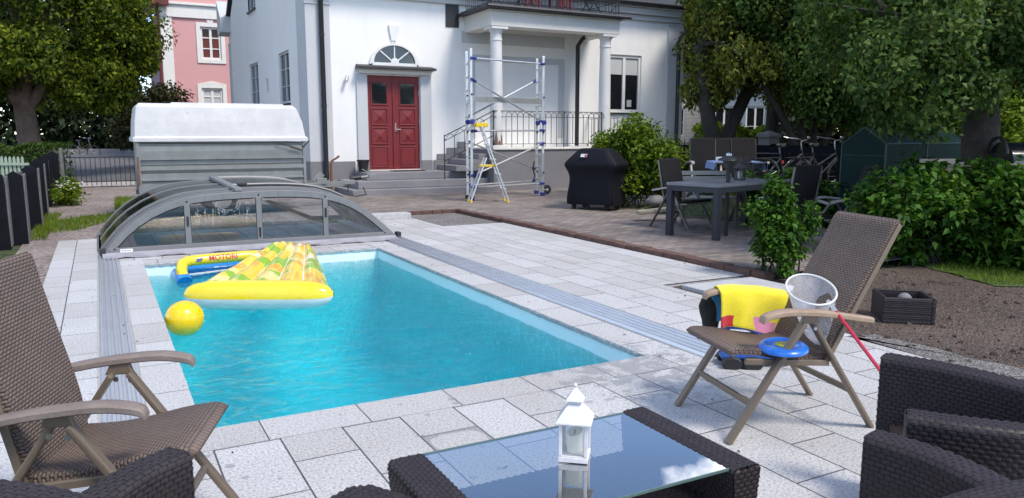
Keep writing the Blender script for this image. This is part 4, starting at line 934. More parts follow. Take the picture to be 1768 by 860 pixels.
def trailer():
    x0, x1, y0, y1, zb, zt = .60, 3.56, 15.2, 16.75, .45, 1.355; h = thing('trailer', 'galvanised box trailer with tall white plastic lid parked beside the villa', 'trailer', ((x0+x1)/2, y0, 0)); cx = (x0+x1)/2; L = x1-x0
    # ribbed side: profile swept along the length
    prof = [(0, zb), (0, .66), (-.03, .672), (-.03, .70), (.012, .712), (.012, .80), (-.022, .86), (-.022, .93), (.02, .945), (.02, 1.03), (-.026, 1.045), (-.026, 1.07), (0, 1.085), (-.006, 1.20), (0, 1.30), (-.012, 1.31), (-.012, zt)]
    b = MB(); b.grid([[(-L/2+.02, p[0], p[1]) for p in prof], [(L/2-.02, p[0], p[1]) for p in prof]]); b.quad((-L/2+.02, .02, zb), (L/2-.02, .02, zb), (L/2-.02, y1-y0, zb), (-L/2+.02, y1-y0, zb)); b.quad((-L/2+.02, y1-y0, zb), (L/2-.02, y1-y0, zb), (L/2-.02, y1-y0, zt), (-L/2+.02, y1-y0, zt))
    for sx in (-1, 1): b.quad((sx*(L/2-.021), 0.0, zb), (sx*(L/2-.021), y1-y0, zb), (sx*(L/2-.021), y1-y0, zt), (sx*(L/2-.021), 0.0, zt))
    b.build('box_side', M['galv'], h)
    b = MB(); 
    for x in (-L/2, L/2-.05): b.box(x, x+.05, -.028, .03, zb-.02, zt+.01)
    b.box(-L/2+.051, L/2-.051, -.024, -.0185, 1.075, 1.09); b.box(-.45+.0, -.446, -.02, -.0145, .94, 1.02); b.box(-L/2+.051, L/2-.051, -.026, -.019, .685, .70)
    b.build('corner_post', M['galv'], h, bevel=.004)
    b = MB(); b.box(-L/2+.0, -L/2+.028, -.035, -.0285, .60, 1.1); b.build('rusty_strip', M['rust'], h)
    b = MB()
    for z in (.66, .945, 1.33): b.box(-L/2+.03, L/2-.03, -.0265, -.0195, z, z+.014)
    b.build('trim_strip', M['black_plastic'], h)
    lz, tz = 1.37, 2.05
    def ring(dx0, dx1, dy0, dy1, z): return [(-L/2+dx0, dy0, z), (L/2-dx1, dy0, z), (L/2-dx1, y1-y0-dy1, z), (-L/2+dx0, y1-y0-dy1, z)]
    rs = [ring(-.05, -.05, -.06, -.06, lz), ring(-.05, -.05, -.06, -.06, lz+.07), ring(-.02, -.01, -.03, -.03, lz+.085), ring(.0, .03, .01, .0, lz+.36), ring(.04, .12, .06, .08, tz-.07), ring(.09, .18, .13, .14, tz)]
    b = MB(); i0 = 0
    for r_ in rs: b.v += r_
    for k in range(len(rs)-1):
        for j in range(4): b.f.append((k*4+j, k*4+(j+1) % 4, k*4+4+(j+1) % 4, k*4+4+j))
    b.f.append((20, 21, 22, 23)); lo = b.build('lid', M['lid_white'], h, bevel=.035, seg=3)
    q = MB(); q.hexa([(x, y, z) for z in (tz-.02, tz+.022) for x, y in ((-L/2+.62, .16), (L/2-.34, .16), (L/2-.34, 1.35), (-L/2+.62, 1.35))]); q.build('lid_ridge', M['lid_white'], lo, bevel=.03, seg=3)
    b = MB(); b.tube([(L/2-.55, -.07, lz-.01), (L/2-.08, -.05, lz-.17)], .011, 8); b.tube([(L/2-.30, -.065, lz-.1), (L/2-.08, -.05, lz-.17)], .017, 8); b.tube([(L/2-.06, -.05, lz-.12), (L/2+.07, -.05, lz+.0)], .012, 8); b.build('gas_strut', M['black_plastic'], h)
    b = MB(); b.box(-L/2, L/2, .1, .2, zb-.10, zb-.005); b.box(-L/2, L/2, y1-y0-.2, y1-y0-.1, zb-.10, zb-.005); b.build('chassis', M['galv'], h)
    for y in (.02, y1-y0-.2):
        b = MB(); b.lathe([(.06, -.09), (.24, -.09), (.29, -.07), (.30, 0), (.29, .07), (.24, .09), (.06, .09)], (-.1, y+.09, .30), 26, 'y'); wo = b.build('wheel', M['tyre'], h, smooth=True)
        b = MB(); b.lathe([(.02, -.10), (.18, -.094), (.19, -.06)], (-.1, y+.09, .30), 20, 'y'); b.build('rim', M['galv'], wo, smooth=True)
    # drawbar, coupling and jockey wheel
    b = MB(); ym = (y1-y0)/2
    b.bar((L/2-.4, .25, .46), (L/2+1.05, ym-.2, .50), .07, .11); b.bar((L/2-.4, y1-y0-.25, .46), (L/2+1.05, ym+.2-.1, .50), .07, .11); b.box(L/2+.86, L/2+1.12, ym-.28, ym+.1, .47, .56); b.build('drawbar', M['galv'], h, bevel=.006)
    b = MB(); X = L/2+.62; b.tube([(X, ym-.3, .18), (X, ym-.3, .9)], .026, 10); b.tube([(X, ym-.3, .88), (X+.03, ym-.3, .97), (X+.12, ym-.33, 1.02)], .02, 8); b.tube([(X+.10, ym-.33, 1.01), (X+.17, ym-.33, 1.06)], .022, 8); jo = b.build('jockey_stand', M['rust'], h, smooth=True)
    b = MB(); b.lathe([(.03, -.03), (.10, -.03), (.10, .03), (.03, .03)], (X, ym-.3, .11), 18, 'y'); b.build('jockey_wheel', M['tyre'], jo)
    b = MB(); b.tube([(L/2+1.08, ym-.1, .58), (L/2+1.30, ym-.1, .60)], [.05, .055], 12); b.build('coupling_boot', M['black_plastic'], h, smooth=True)
    b = MB(); b.tube([(L/2+1.30, ym-.1, .60), (L/2+1.50, ym-.1, .62)], .03, 10); b.box(L/2+1.46, L/2+1.62, ym-.15, ym-.05, .58, .66); b.bar((L/2+1.55, ym-.1, .66), (L/2+1.33, ym-.1, .77), .03, .02); b.bar((L/2+.25, ym-.35, .55), (L/2+.42, ym-.35, .72), .05, .14); b.box(L/2+.30, L/2+.5, ym-.4, ym-.3, .5, .62); b.build('coupling', M['galv'], h, bevel=.005)
    b = MB(); b.tube([(L/2+1.0, ym-.25, .5), (L/2+.95, ym-.3, .32), (L/2+1.1, ym-.34, .22), (L/2+1.35, ym-.3, .25), (L/2+1.3, ym-.25, .4)], .012, 6); b.build('cable', M['black_plastic'], h)
    # scratches of grime on the lid
trailer()

# ------------------------------------------------------------------ scaffold tower and step ladder
def bar_set(b, pts, r, n=8):
    for p, q in pts: b.tube([p, q], r, n)
def scaffold():
    A = on_z(815, 347, .05); B = on_z(937, 338, .05); u = (B-A); u.z = 0; L = u.length; u.normalize(); v = far(600, 1.); v.normalize()
    h = thing('scaffold_tower', 'narrow aluminium scaffold tower with blue clamps in front of the porch', 'scaffold', (A.x, A.y, .05)); H = 3.24; D = .62; Z = Vector((0, 0, 1))
    for x in (0, L):
        for k, y in enumerate((0, D)):
            b = MB(); p = u*x+v*y; b.bar(p+Z*.08, p+Z*(H+(0 if x else .02)), .055, .05, v)
            so_ = b.build('upright', M['alu'], h, bevel=.006)
            c = MB(); c.box(-.045, .045, -.045, .045, 0, .085); o = c.build('foot', M['blue_plastic'] if (x, k) != (0, 1) else M['black_plastic'], so_, bevel=.008); o.location = p
            c = MB()
            for z in (.55, 1.5, 2.3): c.lathe([(.022, -.045), (.022, -.028)], tuple(p+Z*z), 10, 'y')
            c.build('hole_plug', M['black_plastic'], so_)
        z = .38
        while z < H-.05:
            b = MB(); b.tube([u*x+Z*z, u*x+v*D+Z*z], .017, 8); b.build('rung', M['alu'], h, smooth=True); z += .29
    def brace(p, q, name='brace'):
        b = MB(); b.tube([p, q], .02, 8); o = b.build(name, M['alu'], h, smooth=True); d = (q-p).normalized()
        for e, s in ((p, 1), (q, -1)): c = MB(); c.tube([e, e+d*s*.13], .032, 8); c.tube([e-v*.045, e+v*.035], .03, 8); c.build('clamp', M['blue_plastic'], o, smooth=True)
    f = -v*.045
    brace(u*0+f+Z*3.06, u*L+f+Z*3.06); brace(u*0+f+Z*2.62, u*L+f+Z*1.72); brace(u*0+v*D+f*-1+Z*1.82, u*L+v*D+f*-1+Z*2.74)
    brace(u*0+f+Z*.30, u*L+f+Z*.30); brace(u*0+v*D-f+Z*.30, u*L+v*D-f+Z*.32); brace(u*0+f+Z*.55, u*L+f+Z*1.24); brace(u*0+v*D-f+Z*1.30, u*L+v*D-f+Z*.60); brace(u*0+f+Z*1.52, u*L+f+Z*1.54)
    b = MB(); z = 2.18; pts = [u*.05+v*.03, u*(L-.05)+v*.03, u*(L-.05)+v*(D-.03), u*.05+v*(D-.03)]; b.hexa([p+Z*(z+d) for d in (0, .05) for p in pts]); b.hexa([p+Z*(z+d)+o_ for d, o_ in ((-.03, Vector()), (.09, Vector())) for p in [pts[0]-v*.025, pts[1]-v*.025, pts[1]-v*.002, pts[0]-v*.002]]); b.build('platform', M['alu'], h, bevel=.004)
    for x, y in ((L+.12, .0),):
        b = MB(); b.lathe([(.03, -.025), (.10, -.025), (.115, -.01), (.115, .01), (.10, .025), (.03, .025)], tuple(u*(L+.14)+v*.02+Z*.14), 22, 'y'); wo = b.build('castor', M['tyre'], h, smooth=True); b = MB(); b.lathe([(.015, -.03), (.035, -.028)], tuple(u*(L+.14)+v*.02+Z*.14), 12, 'y'); b.tube([u*L+Z*.14, u*(L+.16)+Z*.14], .016, 8); b.build('axle', M['alu'], wo)
    for x, z in ((0, 1.72), (L, 1.72)):
        for y in (0, D):
            b = MB(); p = u*x+v*(y-.05)+Z*z; b.lathe([(.03, -.05), (.055, -.045), (.055, .0), (.03, .005)], tuple(p), 14, 'y'); b.build('lock_knob', M['blue_plastic'], h, smooth=True)
    b = MB(); p = u*L+v*.0; b.hexa([p+Z*z+v*(-.03+d)+u*s for z in (1.0, 1.42) for s, d in ((-.022, 0), (.022, 0), (.022, .003), (-.022, .003))]); b.build('label_plate', M['sticker'], h)
    b = MB(); b.tube([u*(L-.08)+v*D+Z*.80, u*(L-.12)+v*D+Z*.62, u*(L-.06)+v*D+Z*.45, u*(L-.10)+v*D+Z*.33], .016, 6); b.build('strap', M['black_plastic'], h)
scaffold()
def step_ladder():
    p = [on_z(812, 349, .05), on_z(872, 348, .05), on_z(822, 342, .05), on_z(878, 343, .05)]
    top = Vector(((p[0].x+p[1].x)/2, (p[0].y+p[1].y)/2, 0)); h = thing('step_ladder', 'small aluminium step ladder with yellow top leaning against the scaffold', 'ladder', (top.x, top.y, .05)); Z = Vector((0, 0, 1))
    s = Vector((p[1].x-p[0].x, p[1].y-p[0].y, 0)).normalized(); d = Vector((-s.y, s.x, 0)); T = 1.62; W = .17
    # the front legs splay to the right, the rear ones to the left of the photo
    for nm, foot, tx in (('front_rail', .42, -.14), ('rear_rail', -.40, -.16)):
        for y in (-W, W):
            zt = T if nm == 'front_rail' else .95; a = s*foot+d*y*1.25; f = 1 if nm == 'front_rail' else .62
            e = s*(tx if nm == 'front_rail' else -.05)+d*y*.9+Z*zt
            b = MB(); b.bar(a+Z*.03, e, .03, .065, d); o = b.build(nm, M['alu'], h, bevel=.004)
            c = MB(); c.bar(a, a+(e-a).normalized()*.06, .04, .075, d); c.build('foot_cap', M['yellow_plastic'], o)
    for k in range(4):
        f = .16+.2*k; c = s*(.42+(-.14-.42)*f)+Z*(.03+(T-.03)*f); b = MB(); hexp = [c+d*y+s*x+Z*z for z in (-.012, .012) for x, y in ((-.05, -W), (.05, -W), (.05, W), (-.05, W))]; b.hexa(hexp); b.build('step', M['alu'], h, bevel=.003)
    b = MB(); c = s*-.14+Z*T; b.hexa([c+d*y+s*x+Z*z for z in (-.02, .07) for x, y in ((-.13, -W-.01), (.13, -W-.01), (.13, W+.01), (-.13, W+.01))]); b.build('top_tray', M['yellow_plastic'], h, bevel=.012)
    b = MB(); c = s*-.02+Z*.78; b.hexa([c+d*y+s*x+Z*z for z in (-.02, .025) for x, y in ((-.16, -W), (.16, -W), (.16, W), (-.16, W))]); b.build('hinge_shelf', M['yellow_plastic'], h, bevel=.01)
step_ladder()

# ------------------------------------------------------------------ covered grill
def covered_grill():
    A, B = on_z(972, 360, .05), on_z(1064, 366, .05); u = (B-A); u.z = 0; W = u.length; c = (A+B)/2; u.normalize(); v = Vector((-u.y, u.x, 0)); W *= .89
    h = thing('covered_grill', 'black fabric cover over a barbecue standing on the paving', 'grill', (c.x, c.y, .05)); c0 = v*.27; Z = Vector((0, 0, 1))
    m = mat('black_cover_fabric', (.005, .005, .009), .6, var=.3, vs=3, bmp=.004, bs=12, spec=.22)
    def rr(w_, d_, n=44):
        out = []
        for k in range(n):
            a = 2*math.pi*k/n; cx, sy = math.cos(a), math.sin(a); e = .22; out.append((w_*math.copysign(abs(cx)**e, cx), d_*math.copysign(abs(sy)**e, sy)))
        return out
    lv = [(.10, .49, .29), (.14, .50, .30), (.30, .49, .295), (.55, .46, .28), (.70, .47, .285), (.80, .545, .31), (.86, .565, .32), (.90, .56, .315), (.97, .49, .29), (1.12, .35, .20), (1.17, .31, .17), (1.185, .26, .13)]
    P = []; g = random.Random(9); ph = [g.uniform(0, 6.28) for _ in range(8)]
    for z, a, d in lv:
        row = []; wf = 1 if z < .8 else .25
        for k, (x, y) in enumerate(rr(a*W/1.0*.98, d)):
            an = 2*math.pi*k/44; f = 1+wf*(.022*math.sin(9*an+ph[0]+z*4)+.03*math.sin(5*an+ph[1]-z*6)+.022*math.sin(15*an+ph[2]+z*3)+.012*math.sin(21*an-z*9)); row.append(c0+u*x*f+v*y*f+Z*(z+(.012*math.sin(7*an+ph[3]) if z < .12 else 0)))
        P.append(row)
    P.append([c0+Z*1.185]*44)
    b = MB(); b.grid(P, closed_u=True); o = b.build('cover', m, h, smooth=True); s = o.modifiers.new('s', 'SUBSURF'); s.levels = 1; s.render_levels = 1
    # badge sewn on the front slope
    f0 = c0 - v*.262 - u*.12 + Z*1.03; nrm = (-v*.55+Z*.36).normalized(); up = (Z - nrm*Z.dot(nrm)).normalized(); rt = up.cross(nrm) 
    b = MB(); b.quad(*[f0+nrm*.03+rt*x+up*z for x, z in ((-.07, -.035), (.07, -.035), (.07, .035), (-.07, .035))]); bo = b.build('badge', mat('badge_white', (.62, .62, .64), .5), o, fix=False)
    b = MB(); b.quad(*[f0+nrm*.033+rt*x+up*z for x, z in ((.02, -.03), (.066, -.03), (.066, .022), (.02, .022))]); b.build('badge_print', mat('badge_red', (.30, .015, .03), .5), bo, fix=False)
    b = MB()
    for x, y in ((-.36, -.2), (-.05, -.24), (.33, -.2), (-.36, .2), (.33, .2)): b.lathe([(.02, -.02), (.055, -.02), (.055, .02), (.02, .02)], tuple(c0+u*x*W+v*y+Z*.058), 14, 'x')
    b.box(0, 0, 0, 0, 0, 0) if False else None
    b.build('castors', M['tyre'], h)
    b = MB(); b.hexa([c0+u*x*W+v*y+Z*z for z in (.10, .13) for x, y in ((-.42, -.22), (.40, -.22), (.40, .22), (-.42, .22))]); b.build('base_shelf', M['steel'], h)
covered_grill()

# ------------------------------------------------------------------ fences and gate
M['tarred'] = mat('tarred_boards', (.006, .007, .011), .75, var=.4, vs=7, bmp=.003, spec=.15)
M['grey_wood'] = mat('weathered_wood', (.13, .13, .13), .85, var=.35, vs=9, bmp=.004)
M['pale_green'] = mat('pale_green_paint', (.34, .40, .31), .7, var=.15)
M['iron'] = mat('wrought_iron', (.02, .02, .022), .5, var=.2)
def board_fence():
    h = thing('board_fence', 'tarred black board fence with pointed boards along the gravel path', 'fence', (-1.0, 12.0, 0)); g = random.Random(3)
    pts = [(-1.52, 11.2), (-1.36, 11.75), (-1.23, 12.15), (-1.06, 12.6), (-1.0, 14.6), (-1.02, 16.7), (-1.06, 19.0), (-1.1, 21.2), (-1.12, 23.4), (-1.12, 25.1)]
    pos = []
    for k, (x, y) in enumerate(pts):
        x -= -1.0; y -= 12.0; w_ = .235 if k < 6 else .26; b = MB(); H = 1.0+g.uniform(-.02, .03); ln = g.uniform(-.01, .01)
        poly = [(x-w_/2, y, -.05), (x+w_/2, y, -.05), (x+w_/2-.01+ln, y, H-.05), (x+ln, y, H+.02), (x-w_/2+.01+ln, y, H-.05)]
        b.prism(poly, (0, .05, 0)); b.build('fence_board', M['tarred'], h, bevel=.004); pos.append(Vector((x-w_/2+.02, y+.03, 0)))
    for k in range(len(pos)-1):
        p, q = pos[k], pos[k+1]; b = MB(); b.bar(p+Vector((0, .03, .47)), q+Vector((0, -.01, .47)), .02, .9); b.build('grey_board', M['grey_wood'], h)
        if k < 7: b = MB(); e = pos[k]+Vector((.215, .03, .47)); b.bar(e, e+Vector((-.02, .6, 0)), .02, .94); b.build('grey_board', M['grey_wood'], h)
    b = MB(); b.bar(Vector((.08, 13.3, 0)), Vector((.07, 13.3, 1.12)), .09, .09); b.build('gate_post', M['grey_wood'], h, bevel=.01)
board_fence()
def iron_gate():
    x0, x1, y = -.85, 1.05, 25.45; h = thing('iron_gate', 'low wrought iron gate of thin bars at the end of the path', 'gate', (x0, y, 0)); b = MB(); W = x1-x0
    n = 15
    for k in range(n+1): b.tube([(W*k/n, 0, .0 if k % 2 else .03), (W*k/n, 0, .86)], .010, 6)
    b.build('bars', M['iron'], h); b = MB()
    for z in (.14, .84): b.bar((0, 0, z), (W, 0, z), .03, .03)
    b.build('gate_rail', M['iron'], h); b = MB(); b.tube([(W+.05, 0, 0), (W+.05, 0, 1.15)], .04, 8); b.tube([(-.03, 0, 0), (-.03, 0, 1.0)], .03, 8); b.build('gate_post', M['iron'], h)
iron_gate()
def picket_fence():
    a, c = far(-60, 21.5), far(66, 21.5); u = (c-a); L = u.length; u.normalize(); h = thing('picket_fence', 'pale green picket fence behind the black boards', 'fence', a); n = int(L/.115); v = Vector((-u.y, u.x, 0))
    for k in range(n):
        p = u*(k*.115); b = MB(); b.prism([p+u*-.035, p+u*.035, p+u*.035+GZ*.82, p+u*.02+GZ*.87, p+GZ*.89, p+u*-.02+GZ*.87, p+u*-.035+GZ*.82], v*.02); b.build('picket', M['pale_green'], h)
    b = MB(); 
    for z in (.25, .68): b.bar(v*-.02+GZ*z, u*L+v*-.02+GZ*z, .03, .07)
    b.build('fence_rail', M['pale_green'], h)
picket_fence()
def dark_fence():
    a, c = far(1150, 17.2), far(1830, 12.8); u = (c-a); L = u.length; u.normalize(); v = Vector((-u.y, u.x, 0)); h = thing('plank_fence', 'dark horizontal plank fence behind the bicycles and the mesh greenhouse', 'fence', (a.x, a.y, .2)); b = MB()
    for k in range(6): z = .05+k*.175; b.hexa([p+GZ*zz for zz in (z, z+.155) for p in (Vector(), u*L, u*L+v*.025, v*.025)])
    b.build('planks', M['tarred'], h); n = int(L/1.8)
    for k in range(n+1): b = MB(); p = u*(L*k/n); b.bar(p+v*.07, p+v*.07+GZ*1.14, .09, .09); b.build('fence_post', M['tarred'], h)
dark_fence()
def iron_railing():
    a, c = far(1150, 21.5), far(1400, 21.5); u = (c-a); L = u.length; u.normalize(); h = thing('iron_railing', 'black iron railing with a grey stone pillar beyond the plank fence', 'railing', a); b = MB()
    n = int(L/.14)
    for k in range(n): b.tube([u*(k*.14), u*(k*.14)+GZ*1.38], .012, 5)
    for z in (.3, 1.26): b.bar(GZ*z, u*L+GZ*z, .03, .03)
    b.build('bars', M['iron'], h); p = (far(1318, 21.3)-a); b = MB(); b.box(p.x-.2, p.x+.2, p.y-.2, p.y+.2, 0, 1.42); b.prism([(p.x-.24, p.y-.24, 1.42), (p.x+.24, p.y-.24, 1.42), (p.x+.24, p.y+.24, 1.42), (p.x-.24, p.y+.24, 1.42)], (0, 0, .08)); b.lathe([(.32, 1.501), (.02, 1.60)], (p.x, p.y, 0), 4, ph=R(45)); b.build('pillar', mat('pillar_stone', (.14, .14, .15), .9, var=.2), h, bevel=.01)
iron_railing()

# loose stones and slabs
def loose(name, label, cat, x0, x1, y0, y1, z0, z1, m, group=None, rz=0):
    b = MB(); b.box(x0, x1, y0, y1, z0, z1); o = b.build(name, m, bevel=.006); return tag(o, label, cat, group)
loose('granite_block', 'pale granite kerb block at the far corner of the deck', 'kerb stone', 3.98, 4.9, 13.02, 13.3, -.02, .10, M['stone'])
loose('loose_slab', 'loose granite slab laid apart beside the notch of the deck', 'slab', 5.02, 5.95, 5.15, 5.82, -.03, .022, M['concrete'])
def rock(px, py, w_, d_, hgt, m, label, seed):
    p = on_z(px, py, .0); g = np.random.default_rng(seed); b = MB(); n = 14
    b.lathe([(max(.01, math.sin(math.pi*k/8)), -math.cos(math.pi*k/8)) for k in range(9)], n=n); o = b.build('rock', m, smooth=True); o.location = (p.x, p.y, hgt*.35+float(gh(p.x, p.y))+.03)
    for v_ in o.data.vertices: q = Vector(v_.co); f = 1+.16*math.sin(q.x*3+seed)+.14*math.sin(q.y*4.2+seed*2)+.1*math.sin(q.z*5+seed); v_.co = (q.x*w_/2*f, q.y*d_/2*f, q.z*hgt/2*f)
    tag(o, label, 'rock')
rock(1180, 371, .34, .25, .24, mat('pale_rock', (.45, .44, .42), .9, var=.25, vs=9, bmp=.01), 'pale round rock behind the table leg', 1)
rk = mat('grey_rock', (.17, .165, .16), .9, var=.3, vs=9, bmp=.01)
rock(1132, 370, .42, .3, .2, rk, 'grey rock lowest in the pile beside the grill bush', 2)
rock(1112, 373, .2, .16, .12, rk, 'small grey rock at the left end of the pile by the bush', 3)
b = MB(); b.box(-.3, .3, -.12, .12, 0, .06); o = b.build('flat_stone', mat('sandstone', (.34, .30, .22), .9, var=.2, bmp=.006), bevel=.015); p = on_z(1131, 366, .2); o.location = (p.x, p.y, .19); o.rotation_euler = (0, R(-5), R(-20)); tag(o, 'flat sandstone piece lying on the rocks beside the bush', 'stone')
# ------------------------------------------------------------------ furniture
M['weave_tan'] = weave_mat('taupe_weave', (.135, .095, .078), (.20, .15, .125), (.022, .015, .012), .026, .0125, .005, .55)
M['weave_dark'] = weave_mat('dark_rattan', (.024, .018, .020), (.046, .037, .039), (.003, .0025, .003), .030, .0155, .0015, .45)
M['textile'] = weave_mat('charcoal_textile', (.006, .0055, .007), (.010, .009, .011), (.003, .003, .004), .012, .006, .001, .8)
M['taupe_metal'] = mat('taupe_metal', (.20, .155, .115), .42, .35, var=.08, vs=5)
M['grey_metal'] = mat('dark_grey_metal', (.15, .14, .135), .4, .4, var=.1)
M['teak'] = mat('weathered_teak', (.20, .16, .14), .65, var=.28, vs=7, bmp=.002, bs=80)
M['teak_warm'] = mat('warm_teak', (.33, .235, .165), .6, var=.25, vs=7, bmp=.002, bs=80)
M['grey_arm'] = mat('silver_grey_arm', (.30, .29, .285), .55, var=.15)
M['navy_metal'] = mat('slate_metal', (.018, .021, .032), .5, .1, var=.12)
M['table_top'] = mat('slate_table_top', (.16, .165, .19), .42, var=.2, vs=4)

def smooth_path(P, n):
    P = [np.array(p, float) for p in P]; Q = [2*P[0]-P[1]] + P + [2*P[-1]-P[-2]]; out = []
    for i in range(1, len(Q)-2):
        for k in range(n):
            t = k/n; a, b, c, d = Q[i-1], Q[i], Q[i+1], Q[i+2]; out.append(.5*((2*b)+(c-a)*t+(2*a-5*b+4*c-d)*t*t+(3*b-a-3*c+d)*t**3))
    out.append(P[-1]); return np.array(out)
def wv(u, v, cw, rh):
    v = v/rh; row = np.floor(v); fx = np.mod(u/cw+.5*np.mod(row, 2), 1)*2-1; fy = np.mod(v, 1)*2-1
    return (1-np.abs(fx)**2.2)*(1-np.abs(fy)**2.6)
def sling(name, prof, hw, th, m, parent, roll=.02):
    """woven sling: closed cushion-thin slab following a side profile (x, z), rounded side edges"""
    P = smooth_path([(x, 0, z) for x, z in prof], 8); b = MB(); n = len(P); T = np.gradient(P, axis=0); T /= np.linalg.norm(T, axis=1, keepdims=True); Nn = np.stack([-T[:, 2], 0*T[:, 0], T[:, 0]], 1)
    d = np.r_[0, np.cumsum(np.linalg.norm(np.diff(P, axis=0), axis=1))]
    sec = [(-hw, 0), (-hw, th*.75), (-hw+.012, th), (0, th), (hw-.012, th), (hw, th*.75), (hw, 0), (0, 0)]; q = [0, .02, .04, hw+.04, 2*hw+.02, 2*hw+.04, 2*hw+.06, 3*hw+.06, 4*hw+.06]
    b.grid([[tuple(P[i]+Nn[i]*s[1]+np.array((0, s[0], 0))) for s in sec] for i in range(n)], [[(q[k], d[i]) for k in range(9)] for i in range(n)], closed_u=True)
    for i in (0, n-1): b.quad(*[tuple(P[i]+Nn[i]*s[1]+np.array((0, s[0], 0))) for s in sec])
    return b.build(name, m, parent, smooth=True)
def recliner(name, label, loc, rz, lean=.34, dark=False, group=None, armz=.64):
    h = thing(name, label, 'chair', loc, R(rz), group); wm = M['textile'] if dark else M['weave_tan']; fm = M['grey_metal'] if dark else M['taupe_metal']; am = M['grey_arm'] if dark else (M['teak_warm'] if lean > .3 else M['teak']); y0 = .275; pk = armz-.055
    sling('seat', [(-.12, .372), (.02, .376), (.14, .395), (.25, .42), (.33, .432), (.375, .434), (.39, .424)], .232, .034, wm, h)
    sling('backrest', [(-.105-.0*lean, .355), (-.10-.25*lean, .55), (-.11-.55*lean, .75), (-.12-.85*lean, .95), (-.125-.98*lean, 1.05), (-.135-1.04*lean, 1.075)], .232, .034, wm, h)
    for s in (-1, 1):
        b = MB(); b.bar((.425, s*y0, .0), (.035, s*y0, pk), .026, .046, (0, 1, 0)); b.build('front_leg', fm, h, bevel=.008)
        b = MB(); b.bar((-.41, s*y0*.93, .0), (-.02, s*y0*.93, pk), .024, .046, (0, 1, 0)); b.build('rear_leg', fm, h, bevel=.008)
        b = MB()
        for x, z in ((.035, pk-.035), (-.02, pk-.03), (.10, pk-.10), (.21, pk*.5+.02)): b.lathe([(.011, 0), (.008, .006)], (x, s*(y0+.0125) if s > 0 else s*(y0+.0185), z), 10, 'y')
        b.build('bolts', M['steel'], h)
        b = MB(); b.prism([(-.05, s*y0-.012, pk-.005), (.055, s*y0-.012, pk-.005), (.04, s*y0-.012, armz-.018), (-.03, s*y0-.012, armz-.018)], (0, .024, 0)); b.build('arm_bracket', fm, h, bevel=.004)
        # armrest: shaped timber with a dropped rounded tip
        pts = [(-.34, armz-.06), (-.20, armz-.035), (-.05, armz-.010), (.12, armz+.004), (.21, armz-.002), (.262, armz-.016), (.275, armz-.032)]; P = smooth_path([(x, 0, z) for x, z in pts], 4); b = MB(); rows = []
        for i, p in enumerate(P):
            f = i/(len(P)-1); wd = .026+.008*math.sin(math.pi*min(1, f*1.05)); t = .015 if f < .97 else .009; rows.append([(p[0], s*(y0+.012)+a*wd, p[2]+c*t) for a, c in ((-1, -.6), (-.75, -1), (.75, -1), (1, -.6), (1, .5), (.7, 1), (-.7, 1), (-1, .5))])
        b.grid(rows, closed_u=True)
        for r_ in (rows[0], rows[-1]): b.quad(*r_)
        b.build('armrest', am, h, smooth=True)
    b = MB(); k = .32; b.bar((.425-.39*k, -y0, pk*k), (.425-.39*k, y0, pk*k), .02, .032); b.build('front_stretcher', fm, h, bevel=.005)
    b = MB(); k = .36; b.bar((-.41+.39*k, -y0*.93, pk*k), (-.41+.39*k, y0*.93, pk*k), .02, .032); b.build('rear_stretcher', fm, h, bevel=.005)
    for s in (-1, 1):
        b = MB(); b.bar((-.14, s*.245, .36), (.33, s*.245, .40), .02, .03); b.bar((-.13, s*.236, .36), (-.145-1.02*lean, s*.236, 1.05), .02, .026); b.build('side_rail', fm, h, bevel=.004)
    return h
recliner('recliner_chair', 'brown woven recliner with greyed wooden arms at the left edge of the pool deck', (-.08, 3.0, 0), -20, .13)
RC = recliner('recliner_chair', 'brown woven recliner with a yellow towel over one arm and a net on its seat', (3.10, 2.83, 0), 166, .36)
dg = 'dark garden chairs around the slate table'
recliner('garden_chair', 'dark garden chair at the far left corner of the slate table, beside the bush', (8.0, 9.35, .05), -82, .14, True, dg)
recliner('garden_chair', 'dark reclined garden chair behind the slate table and the black lantern', (9.42, 9.15, .05), -100, .45, True, dg)
recliner('garden_chair', 'dark garden chair with its back turned, right behind the young shrub', (7.80, 7.0, .05), 90, .10, True, dg)
recliner('garden_chair', 'dark garden chair half hidden by the big raspberry bush', (8.5, 6.78, .02), 152, .22, True, dg)

def garden_table():
    h = thing('garden_table', 'long slate grey garden table with thick square legs', 'table', (7.30, 8.32, .05), R(14)); W, D, H = 2.1, .88, .765
    b = MB(); b.box(0, W, -D/2, D/2, H-.04, H); b.build('table_top', M['table_top'], h, bevel=.006)
    b = MB(); b.box(.01, W-.01, -D/2+.01, -D/2+.035, H-.115, H-.041); b.box(.01, W-.01, D/2-.035, D/2-.01, H-.115, H-.041); b.box(.01, .035, -D/2+.036, D/2-.036, H-.115, H-.041); b.box(W-.035, W-.01, -D/2+.036, D/2-.036, H-.115, H-.041); b.build('apron', M['navy_metal'], h, bevel=.004)
    for x in (.004, W-.094):
        for y in (-D/2+.004, D/2-.094): b = MB(); b.box(x, x+.09, y, y+.09, 0, H-.042); b.build('leg', M['navy_metal'], h, bevel=.006)
    return h
garden_table()

